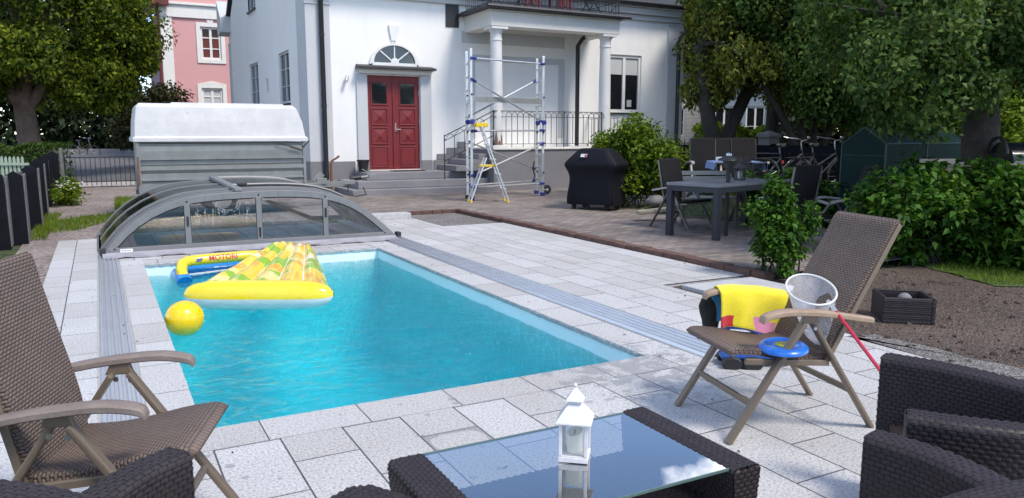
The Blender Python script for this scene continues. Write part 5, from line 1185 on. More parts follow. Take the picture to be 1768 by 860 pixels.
M['lantern_glass'] = glass_mat('lantern_glass', (.97, .98, .98), .05, .03, .7)
def lantern(name, label, loc, rz, sc, shell, candle_m, slim=1.):
    h = thing(name, label, 'lantern', loc, R(rz)); a = .05*sc*slim; t = .007*sc; H0, H1 = .022*sc, .135*sc
    b = MB(); b.box(-a, a, -a, a, 0, .018*sc); b.box(-a*.93, a*.93, -a*.93, a*.93, .0185*sc, H0); b.build('base', shell, h, bevel=.002)
    for x in (-1, 1):
        for y in (-1, 1): b = MB(); b.box(x*(a-t)-t*.8, x*(a-t)+t*.8, y*(a-t)-t*.8, y*(a-t)+t*.8, H0, H1); b.build('post', shell, h, bevel=.001)
    g = M['lantern_glass']
    for k in range(4):
        rot = Matrix.Rotation(k*math.pi/2, 3, 'Z'); p = [rot @ Vector(q) for q in ((-a+t*2, -a+t, H0), (a-t*2, -a+t, H0), (a-t*2, -a+t, H1), (-a+t*2, -a+t, H1))]; b = MB(); b.quad(*p); b.build('glass_pane', g, h, fix=False)
    b = MB(); e = a*1.22; c = a*.42; z = H1
    b.hexa([(-e, -e, z), (e, -e, z), (e, e, z), (-e, e, z), (-e, -e, z+.004*sc), (e, -e, z+.004*sc), (e, e, z+.004*sc), (-e, e, z+.004*sc)]); b.hexa([(-e, -e, z+.0042*sc), (e, -e, z+.0042*sc), (e, e, z+.0042*sc), (-e, e, z+.0042*sc), (-c, -c, z+.060*sc), (c, -c, z+.060*sc), (c, c, z+.060*sc), (-c, c, z+.060*sc)]); b.build('roof', shell, h, bevel=.0015)
    b = MB(); z2 = z+.0605*sc; b.box(-c*.9, c*.9, -c*.9, c*.9, z2, z2+.012*sc); e2 = c*1.45; z3 = z2+.0122*sc; b.hexa([(-e2, -e2, z3), (e2, -e2, z3), (e2, e2, z3), (-e2, e2, z3), (-.004*sc, -.004*sc, z3+.042*sc), (.004*sc, -.004*sc, z3+.042*sc), (.004*sc, .004*sc, z3+.042*sc), (-.004*sc, .004*sc, z3+.042*sc)]); co = b.build('cupola', shell, h, bevel=.0012)
    b = MB(); b.lathe([(.001, 0), (.006*sc, .005*sc), (.007*sc, .009*sc), (.001, .016*sc)], (0, 0, z3+.041*sc), 12); b.build('finial', shell, co, smooth=True)
    b = MB(); r = a*.56; b.lathe([(r*.96, H0+.0005), (r, H0+.004*sc), (r, H0+.062*sc), (r*.97, H0+.074*sc), (r*.8, H0+.070*sc), (.001, H0+.066*sc)], n=24)
    o = b.build('candle', candle_m, h, smooth=True)
    for v in o.data.vertices:
        if v.co.z > H0+.055*sc: v.co.z += .010*sc*math.sin(math.atan2(v.co.y, v.co.x)+.6)
    b = MB(); b.tube([(0, 0, H0+.062*sc), (0, 0, H0+.078*sc)], .0015*sc, 6); b.build('wick', M['black_plastic'], o); return h
wm_ = mat('chalk_white_metal', (.66, .65, .66), .55, var=.12, vs=30, bmp=.0006)
cm = mat('ivory_wax', (.86, .84, .74), .5, var=.05)
lantern('white_lantern', 'white house shaped lantern with an ivory candle on the glass coffee table', (1.345, 2.07, .424), -40, .98, wm_, cm)
q = on_z(1277, 311, .82); lantern('black_lantern', 'black lantern with a white candle on the slate garden table', (q.x, q.y, .816), 10, 1.35, M['black_metal'], mat('white_wax', (.7, .7, .7), .5), .9)

# ------------------------------------------------------------------ rattan lounge set, woven in real relief
CW, RH = .030, .0155
def woven_wall(name, path, z0, th, m, parent, caps=(1, 1), amp=.006, res=.0055, lean=0.):
    P = smooth_path(path, 40); d = np.r_[0, np.cumsum(np.linalg.norm(np.diff(P[:, :2], axis=0), axis=1))]; n = max(8, int(d[-1]/res)); t = np.linspace(0, d[-1], n); P = np.stack([np.interp(t, d, P[:, k]) for k in range(3)], 1)
    T = np.gradient(P[:, :2], axis=0); T /= np.linalg.norm(T, axis=1, keepdims=True); N = np.stack([-T[:, 1], T[:, 0]], 1)
    H = P[:, 2].max()-z0; nl = max(6, int(H/res)); r = min(.02, th*.3); f = np.linspace(0, 1, nl)
    sec = []                                                   # (side offset, height below top, running length)
    for k in range(nl): sec.append((th/2, (1-f[k]), 0, 'L'))
    for k in range(1, 5): a = k/5*math.pi/2; sec.append((th/2-r+r*math.cos(a), r*math.sin(a), 0, 'C'))
    for k in range(int((th-2*r)/res)+1): sec.append((th/2-r-(th-2*r)*k/max(1, int((th-2*r)/res)), r, 0, 'C'))
    for k in range(1, 5): a = k/5*math.pi/2; sec.append((-th/2+r-r*math.sin(a), r*math.cos(a), 0, 'C'))
    for k in range(nl): sec.append((-th/2, f[k], 0, 'R'))
    V = np.zeros((n, len(sec), 3)); 
    for s, (off, hgt, _, kind) in enumerate(sec):
        zt = P[:, 2]-r
        z = zt-(zt-z0)*hgt if kind in 'LR' else zt+hgt
        o = off - np.sign(off)*lean*(zt-z) if kind in 'LR' else off
        V[:, s, 0] = P[:, 0]+N[:, 0]*o; V[:, s, 1] = P[:, 1]+N[:, 1]*o; V[:, s, 2] = z
    sl = np.concatenate([np.zeros((n, 1)), np.cumsum(np.linalg.norm(np.diff(V, axis=1), axis=2), axis=1)], 1); sl = sl - sl[:, [nl-1]] + 6.2
    UV = np.stack([np.repeat(t[:, None], len(sec), 1)+1, sl], -1)
    du = np.gradient(V, axis=0); dv = np.gradient(V, axis=1); nn = np.cross(du, dv); nn /= np.linalg.norm(nn, axis=2, keepdims=True)+1e-9
    if (nn[n//2, nl//2, :2]*N[n//2]).sum() < 0: nn = -nn
    base = V.copy(); V = V + nn*(wv(UV[..., 0], UV[..., 1], CW, RH)*amp)[..., None]
    Vs = [V.reshape(-1, 3)]; US = [UV.reshape(-1, 2)]; I = np.arange(n*len(sec)).reshape(n, len(sec)); Fs = [np.stack([I[:-1, :-1], I[1:, :-1], I[1:, 1:], I[:-1, 1:]], -1).reshape(-1, 4)]; off = n*len(sec)
    for e, use in ((0, caps[0]), (-1, caps[1])):
        if not use: continue
        m_ = len(sec); half = m_//2; A = base[e, :half]; B_ = base[e, ::-1][:half]; na = max(4, int(th/res)); w_ = np.linspace(0, 1, na)[None, :, None]; C = A[:, None]*(1-w_)+B_[:, None]*w_
        tn = T[e]*(-1 if e == 0 else 1); hl = np.r_[0, np.cumsum(np.linalg.norm(np.diff((A+B_)/2, axis=0), axis=1))]; u = np.linspace(0, th, na); UU = np.stack(np.broadcast_arrays(u[None, :]+3, hl[:, None]+2), -1)
        hgt = wv(UU[..., 0], UU[..., 1], CW, RH)*amp*np.minimum(1, np.minimum(u, th-u)/.008)[None]
        C = C + np.array([tn[0], tn[1], 0])*(hgt+.002*np.minimum(1, np.minimum(u, th-u)/.008)[None])[..., None]
        J = off+np.arange(half*na).reshape(half, na); q_ = np.stack([J[:-1, :-1], J[:-1, 1:], J[1:, 1:], J[1:, :-1]], -1).reshape(-1, 4); Fs.append(q_ if e == 0 else q_[:, ::-1]); Vs.append(C.reshape(-1, 3)); US.append(UU.reshape(-1, 2)); off += half*na
    return np_mesh(name, np.concatenate(Vs), np.concatenate(Fs), m, parent, np.concatenate(US), smooth=True)
def woven_pad(name, O, u, v, lu, lv, m, parent, amp=.0045, res=.006, thick=.0):
    O, u, v = np.array(O, float), np.array(u, float), np.array(v, float); nu, nv = int(lu/res), int(lv/res); a, c = np.linspace(0, lu, nu), np.linspace(0, lv, nv); A, C = np.meshgrid(a, c, indexing='ij'); nn = np.cross(u, v)
    V = O+A[..., None]*u+C[..., None]*v+nn*(wv(A+1, C+1, CW, RH)*amp)[..., None]; I = np.arange(nu*nv).reshape(nu, nv); F = np.stack([I[:-1, :-1], I[1:, :-1], I[1:, 1:], I[:-1, 1:]], -1).reshape(-1, 4)
    return np_mesh(name, V.reshape(-1, 3), F, m, parent, np.stack([A+1, C+1], -1).reshape(-1, 2), smooth=True)
WD = M['weave_dark']
def coffee_table():
    h = thing('coffee_table', 'dark rattan coffee table with a clear glass top', 'table', (0, 0, 0))
    woven_wall('side_panel', [(1.797, 1.735, .425), (1.797, 2.04, .425), (1.797, 2.345, .425)], .02, .115, WD, h, lean=.10)
    woven_wall('side_panel', [(.845, 1.72, .425), (.845, 2.04, .425), (.845, 2.335, .425)], .02, .13, WD, h, lean=.10)
    woven_pad('shelf', (.90, 1.74, .275), (1, 0, 0), (0, 1, 0), .85, .575, WD, h)
    b = MB(); b.box(.90, 1.75, 1.74, 2.315, .245, .274); b.build('shelf_board', M['black_plastic'], h)
    woven_wall('rear_rail', [(.92, 2.325, .27), (1.3, 2.325, .27), (1.73, 2.325, .27)], .20, .03, WD, h, caps=(0, 0)) if False else None
    m, t, b_ = new_mat('table_glass'); tr = t.nodes.new('ShaderNodeBsdfTransparent'); tr.inputs[0].default_value = (.86, .91, .90, 1); gl = t.nodes.new('ShaderNodeBsdfGlossy'); gl.inputs['Roughness'].default_value = .0; fr = t.nodes.new('ShaderNodeFresnel'); fr.inputs[0].default_value = 1.9
    ms = t.nodes.new('ShaderNodeMixShader'); t.links.new(mth(t, 'MINIMUM', mth(t, 'MULTIPLY', fr.outputs[0], 3.6), .74), ms.inputs[0]); t.links.new(tr.outputs[0], ms.inputs[1]); t.links.new(gl.outputs[0], ms.inputs[2]); t.links.new(ms.outputs[0], t.nodes['Material Output'].inputs[0])
    b = MB(); b.quad((.905, 1.765, .421), (1.742, 1.765, .421), (1.742, 2.335, .421), (.905, 2.335, .421)); g = b.build('glass_top', m, h, fix=False)
    ge = mat('green_glass_edge', (.10, .16, .15), .2)
    for y in (1.759, 2.3355): b = MB(); b.box(.905, 1.742, y, y+.0055, .415, .4235); b.build('glass_edge', ge, g)
coffee_table()
def armchair(label, arms, seat, back=None, grp='dark rattan armchairs around the coffee table'):
    h = thing('rattan_armchair', label, 'armchair', (0, 0, 0), 0, grp)
    for nm, p, th in arms: woven_wall(nm, p, .06, th, WD, h)
    if seat:
        O, u, v, lu, lv = seat; u = Vector(u).normalized(); v = Vector((-u.y, u.x, 0)); woven_pad('seat', O, u, v, lu, lv, WD, h)
        b = MB(); c0 = Vector(O); b.hexa([c0+u*x+v*y+GZ*z for z in (-.20, -.004) for x, y in ((0, 0), (lu, 0), (lu, lv), (0, lv))]); b.build('seat_base', M['black_plastic'], h)
    b = MB(); nm, p, th = arms[0]
    for q_ in (arms[0][1][0], arms[0][1][-1], arms[-1][1][0], arms[-1][1][-1]): b.lathe([(.018, 0), (.02, .07)], (q_[0], q_[1], 0), 10)
    b.build('feet', M['black_plastic'], h); return h
armchair('dark rattan armchair farthest right, standing beside the soil bed', [('arm', [(2.80, 1.985, .60), (2.88, 1.80, .60), (2.95, 1.58, .59), (2.99, 1.32, .57), (2.98, 1.1, .56)], .10), ('arm', [(2.275, 1.515, .60), (2.38, 1.37, .60), (2.53, 1.23, .595), (2.72, 1.12, .59), (2.93, 1.05, .58)], .10)], ((2.80, 1.95, .33), (-.72, -.66, 0), (0, 0, 0), .64, .75))
armchair('dark rattan armchair nearest the camera at the right end of the coffee table', [('arm', [(2.02, 1.455, .60), (2.06, 1.28, .595), (2.05, 1.10, .585), (2.0, .93, .57), (1.9, .75, .56)], .105), ('arm', [(1.50, .90, .62), (1.68, 1.0, .625), (1.85, 1.01, .625), (2.05, .98, .62), (2.3, .9, .61)], .11)], None)
armchair('dark rattan armchair at the bottom left, in front of the recliner', [('arm', [(.145, 2.31, .60), (.04, 2.235, .60), (-.06, 2.14, .59), (-.14, 2.02, .575), (-.18, 1.85, .56)], .105), ('backrest', [(-.62, 2.12, .72), (-.42, 2.06, .72), (-.24, 1.97, .71), (-.10, 1.84, .695), (.0, 1.62, .68)], .11)], None)
def footstool():
    h = thing('rattan_footstool', 'dark rattan footstool corner at the left end of the coffee table', 'footstool', (0, 0, 0)); c = Vector((.655, 2.235, 0)); u = Vector((.50, -.866, 0)); v = Vector((-.866, -.50, 0)); 
    a, b_ = c+u*.4, c+v*.4; woven_wall('side', [(c.x+u.x*.02, c.y+u.y*.02, .41), tuple((c+u*.2)[:2])+(.41,), tuple(a[:2])+(.41,)], .04, .05, WD, h); woven_wall('side', [tuple((c+v*.02)[:2])+(.41,), tuple((c+v*.2)[:2])+(.41,), tuple(b_[:2])+(.41,)], .04, .05, WD, h)
    woven_pad('seat', tuple(c[:2])+(.408,), tuple(v), tuple(u), .4, .4, WD, h)
footstool()

# ------------------------------------------------------------------ small things on and round the right recliner
def pt(px, py, d): return Vector((0, 0, EYE)) + ray(px, py)*d
def towel():
    m, t, b_ = new_mat('yellow_terry'); uv = coord(t, 'UV'); sp = t.nodes.new('ShaderNodeSeparateXYZ'); t.links.new(uv, sp.inputs[0]); U, Vv = sp.outputs[0], sp.outputs[1]; o = coord(t); nz_ = noise(t, o, 9, 3); wob_ = mth(t, 'MULTIPLY_ADD', nz_, .05, -.025)
    c = mix(t, noise(t, o, 40, 3), (.74, .60, .012), (.84, .70, .03))
    def band(s, a, b2): return mth(t, 'MULTIPLY', mth(t, 'GREATER_THAN', mth(t, 'ADD', s, wob_), a), mth(t, 'LESS_THAN', mth(t, 'ADD', s, wob_), b2))
    c = mix(t, mth(t, 'MULTIPLY', band(U, .19, .34), band(Vv, .205, .285)), c, (.72, .26, .42))
    c = mix(t, mth(t, 'MULTIPLY', band(U, -.03, .07), band(Vv, .20, .28)), c, (.55, .02, .03)); c = mix(t, band(Vv, .285, .33), c, (.02, .07, .32))
    c = mix(t, band(Vv, -.6, -.05), c, (.05, .22, .45))
    t.links.new(c, b_.inputs['Base Color']); b_.inputs['Roughness'].default_value = .95; b_.inputs['Sheen Weight'].default_value = .4; bump(t, b_, noise(t, o, 160, 3), .004)
    h = MB(); ya = -.287; P, Q = [], []; nU, nV = 46, 40
    prof = [(-.30, -.05, -.21), (-.20, -.046, -.11), (-.09, -.040, -.025), (-.03, -.030, .018), (.0, -.006, .032), (.03, .022, .024), (.06, .056, .002), (.12, .070, -.05), (.20, .082, -.13), (.27, .094, -.190), (.31, .090, -.205), (.34, .098, -.208)]
    for i in range(nU):
        s = i/(nU-1); x = .205-s*.43; row, ru = [], []
        for j in range(nV):
            q = -.28+.60*j/(nV-1); y = np.interp(q, [p[0] for p in prof], [p[1] for p in prof]); z = np.interp(q, [p[0] for p in prof], [p[2] for p in prof]); f = max(0, abs(q)-.05)*1.0
            y += (.018*math.sin(x*21+q*3)+.010*math.sin(x*43-q*9))*min(1, f*4); z += .012*math.sin(x*15)*min(1, abs(q)*3) - (.03*s if q > .2 else 0)
            armz = np.interp(x, [-.40, -.25, -.05, .12, .24], [.55, .59, .628, .644, .638]); row.append((x, ya+y, armz+z)); ru.append((s*.43, q))
        P.append(row); Q.append(ru)
    h.grid(P, Q); o = h.build('towel', m, smooth=True, fix=False); sd_ = o.modifiers.new('thick', 'SOLIDIFY'); sd_.thickness = .008; o.location = RC.location; o.rotation_euler = RC.rotation_euler
    tag(o, 'yellow terry towel with pink and navy patches draped over the far arm of the recliner', 'towel')
    b = MB(); b.lathe([(max(.004, .068*math.sin(math.pi*k/10)), -.13*math.cos(math.pi*k/10)) for k in range(11)], n=18); o = b.build('dark_bag', mat('dark_fleece', (.025, .022, .022), .95, var=.4, vs=20, bmp=.01), smooth=True)
    for v in o.data.vertices: v.co.x *= 1+.2*math.sin(v.co.z*30); v.co.y *= .6+.1*math.sin(v.co.x*40)
    o.location = RC.matrix_basis @ Vector((.19, -.36, .50)); o.rotation_euler = (0, 0, R(166)); tag(o, 'dark fleece bag hanging outside the far arm of the recliner', 'bag')
towel()
def insect_net():
    l_, r_ = pt(1360, 484, 4.12), pt(1443, 515, 3.88); c = (l_+r_)/2; a = (r_-l_)/2; b2 = (pt(1416, 479, 4.14)-pt(1388, 522, 3.86))/2; h = thing('butterfly_net', 'white mesh net with a red handle leaning on the recliner seat', 'net', c); O = Vector((0, 0, 0))
    b = MB(); ring = [a*math.cos(2*math.pi*k/40)+b2*math.sin(2*math.pi*k/40) for k in range(40)]; b.tube(ring, .0055, 8, closed=True); b.build('hoop', M['vinyl_white'], h, smooth=True)
    m, t, bs = new_mat('white_netting'); bs.inputs['Base Color'].default_value = (.85, .86, .95, 1); bs.inputs['Roughness'].default_value = .7; t.links.new(mth(t, 'MULTIPLY_ADD', noise(t, coord(t), 14, 4), .40, .08), bs.inputs['Alpha'])
    tip = pt(1412, 594, 3.93)-c; P = []; g = random.Random(3)
    for j in range(13):
        f = j/12; row = []
        for k in range(40):
            an = 2*math.pi*k/40; rr = (1-f)**.55*(1+.10*f*math.sin(7*an+j*.6))*(.98 if j else 1); row.append((a*math.cos(an)+b2*math.sin(an))*rr*(1 if f < .99 else .05)+tip*f + Vector((0, 0, -.02*math.sin(f*3.1))))
        P.append(row)
    b = MB(); b.grid(P, closed_u=True); b.build('mesh_bag', m, h, smooth=True, fix=False)
    s0 = pt(1430, 520, 3.89)-c; s1 = pt(1444, 539, 3.80)-c; e = pt(1520, 640, 3.40)-c; b = MB(); b.tube([s0, s1], .011, 10); b.build('ferrule', M['alu'], h, smooth=True)
    b = MB(); b.tube([s1, e], .0085, 10); b.build('handle', mat('red_handle', (.50, .015, .05), .35, var=.05, coat=.3), h, smooth=True)
insect_net()
b = MB(); b.lathe([(.001, .018), (.045, .019), (.085, .020), (.092, .024), (.105, .022), (.119, .010), (.122, 0), (.118, -.004), (.108, .008), (.06, .012), (.001, .012)], n=44); q = on_z(1352, 602, .445)
fo = b.build('frisbee', mat('blue_disc', (.01, .13, .55), .3, var=.05, coat=.3), smooth=True); fo.location = (q.x, q.y, .447); fo.rotation_euler = (R(3), R(-4), 0); tag(fo, 'bright blue flying disc lying on the woven recliner seat', 'flying disc')
b = MB(); b.lathe([(.018, 0), (.040, .0008)], (0, 0, .0212), 30); b.build('print_ring', mat('olive_print', (.35, .36, .02), .4), fo)
def toy():
    p = on_z(1262, 634, 0); h = thing('toy_vehicle', 'blue plastic ride-on toy with black wheels under the recliner', 'toy', (p.x, p.y, 0), R(-32)); b = MB(); b.box(-.06, .34, -.0, .12, .045, .075); b.box(.28, .40, .02, .10, .04, .062); b.build('body', mat('royal_blue_plastic', (.012, .06, .26), .35, var=.06), h, bevel=.012)
    for x in (-.0, .13):
        b = MB(); b.lathe([(.004, -.026), (.055, -.026), (.066, -.014), (.066, .014), (.055, .026), (.004, .026)], (x, -.03, .046), 22, 'y'); o = b.build('wheel', M['black_plastic'], h, smooth=True); o.scale = (1, 1, .7); o.location = (0, 0, .0)
        b = MB(); b.lathe([(.004, -.026), (.055, -.026), (.066, -.014), (.066, .014), (.055, .026), (.004, .026)], (x, .15, .046), 22, 'y'); o = b.build('wheel', M['black_plastic'], h, smooth=True); o.scale = (1, 1, .7)
toy()
def planter():
    a, c, e = on_z(1516, 547, 0), on_z(1594, 564, 0), on_z(1609, 558, 0); p = (a.x+c.x)/2, (a.y+c.y)/2; h = thing('rattan_planter', 'low square dark rattan planter standing on the bare soil', 'planter', (5.80, 3.98, -.015), R(-40)); w2 = .18; H = .205
    for k in range(4):
        rot = Matrix.Rotation(k*math.pi/2, 3, 'Z'); q_ = [rot @ Vector((x, -w2, 0)) for x in (-w2-.012, 0, w2-.014)]; woven_wall('side', [(v.x, v.y, H) for v in q_], 0, .024, WD, h, res=.009)
    b = MB(); b.box(-w2+.015, w2-.015, -w2+.015, w2-.015, .02, .13); b.build('potting_soil', M['soil'], h); b = MB(); b.lathe([(max(.004, .055*math.sin(math.pi*k/8)), -.05*math.cos(math.pi*k/8)) for k in range(9)], (.02, .0, .17), 14); o = b.build('stone', mat('planter_stone', (.20, .19, .19), .8, var=.25), smooth=True); o.location = (5.80, 3.98, -.02); tag(o, 'grey stone sitting inside the square rattan planter', 'stone')
planter()

# ------------------------------------------------------------------ far side of the garden
def hG(p): return float(gh(p.x, p.y))
fd = 'dark chairs at the far blue table'
for k, (px, dd, lab) in enumerate(((1212, 14.5, 'dark far chair left of the forked trunk'), (1254, 14.6, 'dark far chair behind the middle of the blue table'), (1284, 14.6, 'dark far chair behind the right end of the blue table'))):
    p = far(px, dd); recliner('garden_chair', lab, (p.x, p.y, hG(p)+.03), 242+k*3, .10, True, fd)
def far_table():
    p = far(1262, 13.5); z = hG(p); h = thing('far_table', 'small garden table under a blue white cloth beyond the bench', 'table', (p.x, p.y, z), R(-32)); b = MB(); b.box(-.40, .40, -.42, .42, .72, .74); b.build('table_top', M['grey_metal'], h)
    b = MB(); P = []
    for x, z_ in ((-.43, .62), (-.42, .70), (-.405, .745), (0, .747), (.405, .745), (.42, .70), (.43, .62)): P.append([(x+.01*math.sin(k*1.7), -.45+.9*k/20, z_+.006*math.sin(k*2.1)) for k in range(21)])
    b.grid(P); o = b.build('tablecloth', mat('blue_white_cloth', (.16, .23, .42), .8, var=.25, vs=30), smooth=True, fix=False); o.location = (p.x, p.y, z); o.rotation_euler = (0, 0, R(-32)); tag(o, 'blue white cloth covering the small far table', 'tablecloth')
    for x in (-.35, .35):
        for y in (-.36, .36): b = MB(); b.tube([(x, y, 0), (x, y, .72)], .018, 8); b.build('leg', M['black_metal'], h)
    b = MB(); b.box(-.09, .09, -.06, .06, 0, .075); o = b.build('napkin_box', M['sticker'], bevel=.008); q_ = h.matrix_basis @ Vector((-.22, .0, .751)); o.location = q_; tag(o, 'small white box on the blue tablecloth', 'box')
far_table()
def bicycle(label, p, rz, grp, frame_m, rack=True):
    h = thing('bicycle', label, 'bicycle', p, rz, grp); r = .335
    for x in (-.53, .53):
        b = MB(); b.tube([(x+r*math.cos(2*math.pi*k/30), 0, r+r*math.sin(2*math.pi*k/30)) for k in range(30)], .019, 7, closed=True); w_ = b.build('wheel', M['tyre'], h, smooth=True)
        b = MB()
        for k in range(14): a = 2*math.pi*k/14; b.tube([(x, 0, r), (x+(r-.02)*math.cos(a), 0, r+(r-.02)*math.sin(a))], .0016, 4)
        b.lathe([(.02, -.04), (.02, .04)], (x, 0, r), 8, 'y'); b.build('spokes', M['steel'], w_)
        b = MB(); b.tube([(x+(r+.035)*math.cos(a), 0, r+(r+.035)*math.sin(a)) for a in [R(q_) for q_ in range(20 if x < 0 else 60, 190 if x < 0 else 180, 10)]], .013, 6); b.build('mudguard', M['black_plastic'] if x > 0 else M['steel'], h, smooth=True)
    b = MB()
    for a, c in (((-.53, 0, r), (-.08, 0, .29)), ((-.53, 0, r), (-.17, 0, .72)), ((-.08, 0, .29), (-.20, 0, .80)), ((-.08, 0, .29), (.36, 0, .70)), ((-.14, 0, .52), (.34, 0, .78)), ((.33, 0, .86), (.42, 0, .60)), ((.42, 0, .60), (.53, 0, r))): b.tube([a, c], .017, 8)
    b.build('frame', frame_m, h, smooth=True); b = MB(); b.tube([(-.20, 0, .80), (-.23, 0, .93)], .013, 8); b.build('seat_post', M['steel'], h)
    b = MB(); P = smooth_path([(-.36, 0, .95), (-.28, 0, .965), (-.18, 0, .95), (-.08, 0, .955)], 4); wd = np.interp(np.linspace(0, 1, len(P)), [0, .3, .6, 1], [.085, .10, .045, .02]); b.grid([[(p_[0], w_*math.cos(a), p_[2]+.03*math.sin(a)-(.02 if math.sin(a) < 0 else 0)) for a in np.linspace(0, 2*math.pi, 12, endpoint=False)] for p_, w_ in zip(P, wd)], closed_u=True); b.build('saddle', M['black_plastic'], h, smooth=True)
    b = MB(); b.tube([(.33, 0, .86), (.30, 0, 1.0), (.34, 0, 1.03)], .013, 8); b.tube([tuple(q_) for q_ in smooth_path([(.16, -.31, 1.10), (.26, -.27, 1.08), (.36, -.12, 1.06), (.34, 0, 1.03), (.36, .12, 1.06), (.26, .27, 1.08), (.16, .31, 1.10)], 5)], .012, 8); b.build('handlebar', M['steel'], h, smooth=True)
    b = MB(); b.bar((-.25, 0, .72), (-.82, 0, .71), .12, .012); b.tube([(-.80, .05, .71), (-.55, .05, r)], .008, 6); b.tube([(-.80, -.05, .71), (-.55, -.05, r)], .008, 6); b.build('rack', M['black_metal'], h); b = MB(); b.box(-.93, -.89, -.03, .03, .60, .66); b.build('rear_light', mat('red_reflector', (.35, .01, .01), .3), h)
    b = MB(); b.lathe([(.02, -.01), (.09, -.008), (.09, .008), (.02, .01)], (-.08, .05, .29), 16, 'y'); b.tube([(-.08, .06, .29), (.0, .06, .14)], .008, 6); b.build('crank', M['steel'], h); return h
bg_ = 'bicycles parked by the plank fence'
for px, dd, rz, lab in ((1352, 14.6, -6, 'dark bicycle parked left by the plank fence, its red tail light showing'), (1408, 14.9, -10, 'dark bicycle parked nearest to the mesh greenhouse')):
    p = far(px, dd); bicycle(lab, (p.x, p.y, hG(p)+.02), R(rz+2), bg_, M['black_metal'])
p = far(158, 41); bicycle('old bicycle leaning in the deep shade beyond the iron gate', (p.x, p.y, .22), R(-26), None, mat('brown_bike_paint', (.12, .10, .07), .5))
def greenhouse():
    A, B, D = far(1443, 12.0, 0), far(1517, 11.55, 0), far(1652, 12.35, 0); z0 = hG(A)+.0; A.z = B.z = D.z = 0; w_ = B-A; u = (D-B); E_, K = 1.36-z0, 1.60-z0; h = thing('mesh_greenhouse', 'dark green mesh tent greenhouse behind the raspberry bush', 'greenhouse', (A.x, A.y, z0)); Z = GZ; O = Vector((0, 0, 0))
    m, t, b_ = new_mat('green_mesh'); t.links.new(ramp(t, noise(t, coord(t), 3, 4), [(.3, (.005, .020, .019)), (.7, (.010, .036, .032))]), b_.inputs['Base Color']); b_.inputs['Roughness'].default_value = .7; b_.inputs['Specular IOR Level'].default_value = .2; b_.inputs['Alpha'].default_value = .84
    b = MB(); b.quad(O, w_, w_+Z*E_, w_*.5+Z*K, Z*E_); b.quad(u, w_+u, w_+u+Z*E_, w_*.5+u+Z*K, u+Z*E_); b.quad(w_, w_+u, w_+u+Z*E_, w_+Z*E_); b.quad(O, u, u+Z*E_, Z*E_); b.quad(w_+Z*E_, w_+u+Z*E_, w_*.5+u+Z*K, w_*.5+Z*K); b.quad(Z*E_, u+Z*E_, w_*.5+u+Z*K, w_*.5+Z*K); b.build('cover', m, h, fix=False)
    b = MB()
    for f in (0, .5, 1):
        o = u*f; b.tube([o, o+Z*E_, o+w_*.5+Z*K, o+w_+Z*E_, o+w_], .012, 6)
    b.tube([w_*.5+Z*K, w_*.5+u+Z*K], .012, 6); b.tube([w_+Z*E_, w_+u+Z*E_], .012, 6); b.tube([Z*E_, u+Z*E_], .012, 6); b.tube([w_*.02+Z*(E_-.18), w_*.98+Z*(E_-.18)], .006, 5); b.build('poles', mat('green_pole', (.02, .06, .05), .5), h, smooth=True)
greenhouse()
def smoker():
    p = far(1745, 9.7); z = hG(p); h = thing('barrel_smoker', 'black barrel smoker with a glossy lid at the right edge of the garden', 'smoker', (p.x, p.y, z), -YAW); zc = 1.13-z; m = mat('glossy_black_steel', (.02, .021, .028), .22, .3, var=.2, coat=.4)
    b = MB(); n = 20; P = [[(x, -.27*math.cos(R(a)), zc+.27*math.sin(R(a))) for a in np.linspace(0, 180, n)] for x in (-.24, .62)]; b.grid(P)
    for x in (-.24, .62): b.quad(*[(x, -.27*math.cos(R(a)), zc+.27*math.sin(R(a))) for a in np.linspace(0, 180, n)])
    lo = b.build('lid', m, h, smooth=True); b = MB(); P = [[(x, -.27*math.cos(R(a)), zc-.01-.27*math.sin(R(a))) for a in np.linspace(0, 180, n)] for x in (-.24, .62)]; b.grid(P)
    for x in (-.24, .62): b.quad(*[(x, -.27*math.cos(R(a)), zc-.01-.27*math.sin(R(a))) for a in np.linspace(0, 180, n)])
    b.build('barrel', m, h, smooth=True); b = MB(); b.tube([(-.02, -.14, zc+.235), (-.02, -.16, zc+.275), (.16, -.16, zc+.275), (.16, -.14, zc+.235)], .012, 6); b.build('lid_handle', M['steel'], lo)
    b = MB()
    for x0 in (.02, .14): b.tube([(x0-.07, -.272, zc+.05), (x0, -.268, zc+.075), (x0+.05, -.272, zc+.045)], .008, 5)
    b.build('emblem', M['black_plastic'], lo); b = MB()
    for x in (-.2, .58):
        for y in (-.2, .2): b.tube([(x, y, 0), (x, y, zc-.15)], .02, 8)
    b.build('legs', M['black_metal'], h); b = MB(); b.tube([(-.29, .22*math.cos(R(a)), zc+.05+.28*math.sin(R(a))) for a in range(20, 165, 12)], .02, 8); b.build('rear_hoop', M['black_metal'], h, smooth=True)
    q = far(1741, 9.1); zq = hG(q); b = MB(); H = 1.14-zq; b.lathe([(.15, 0), (.13, .3), (.125, H-.03), (.12, H)], n=20); bark = mat('stump_bark', (.07, .05, .04), .9, var=.4, vs=12, bmp=.01); s = thing('tree_stump', 'sawn log post with a pale cut top in front of the smoker', 'stump', (q.x, q.y, zq)); b.build('log', bark, s, smooth=True); b = MB(); b.lathe([(.118, H+.001), (.116, H+.012)], n=20); b.build('cut_top', mat('cut_wood', (.42, .32, .24), .8, var=.2, vs=20), s)
smoker()
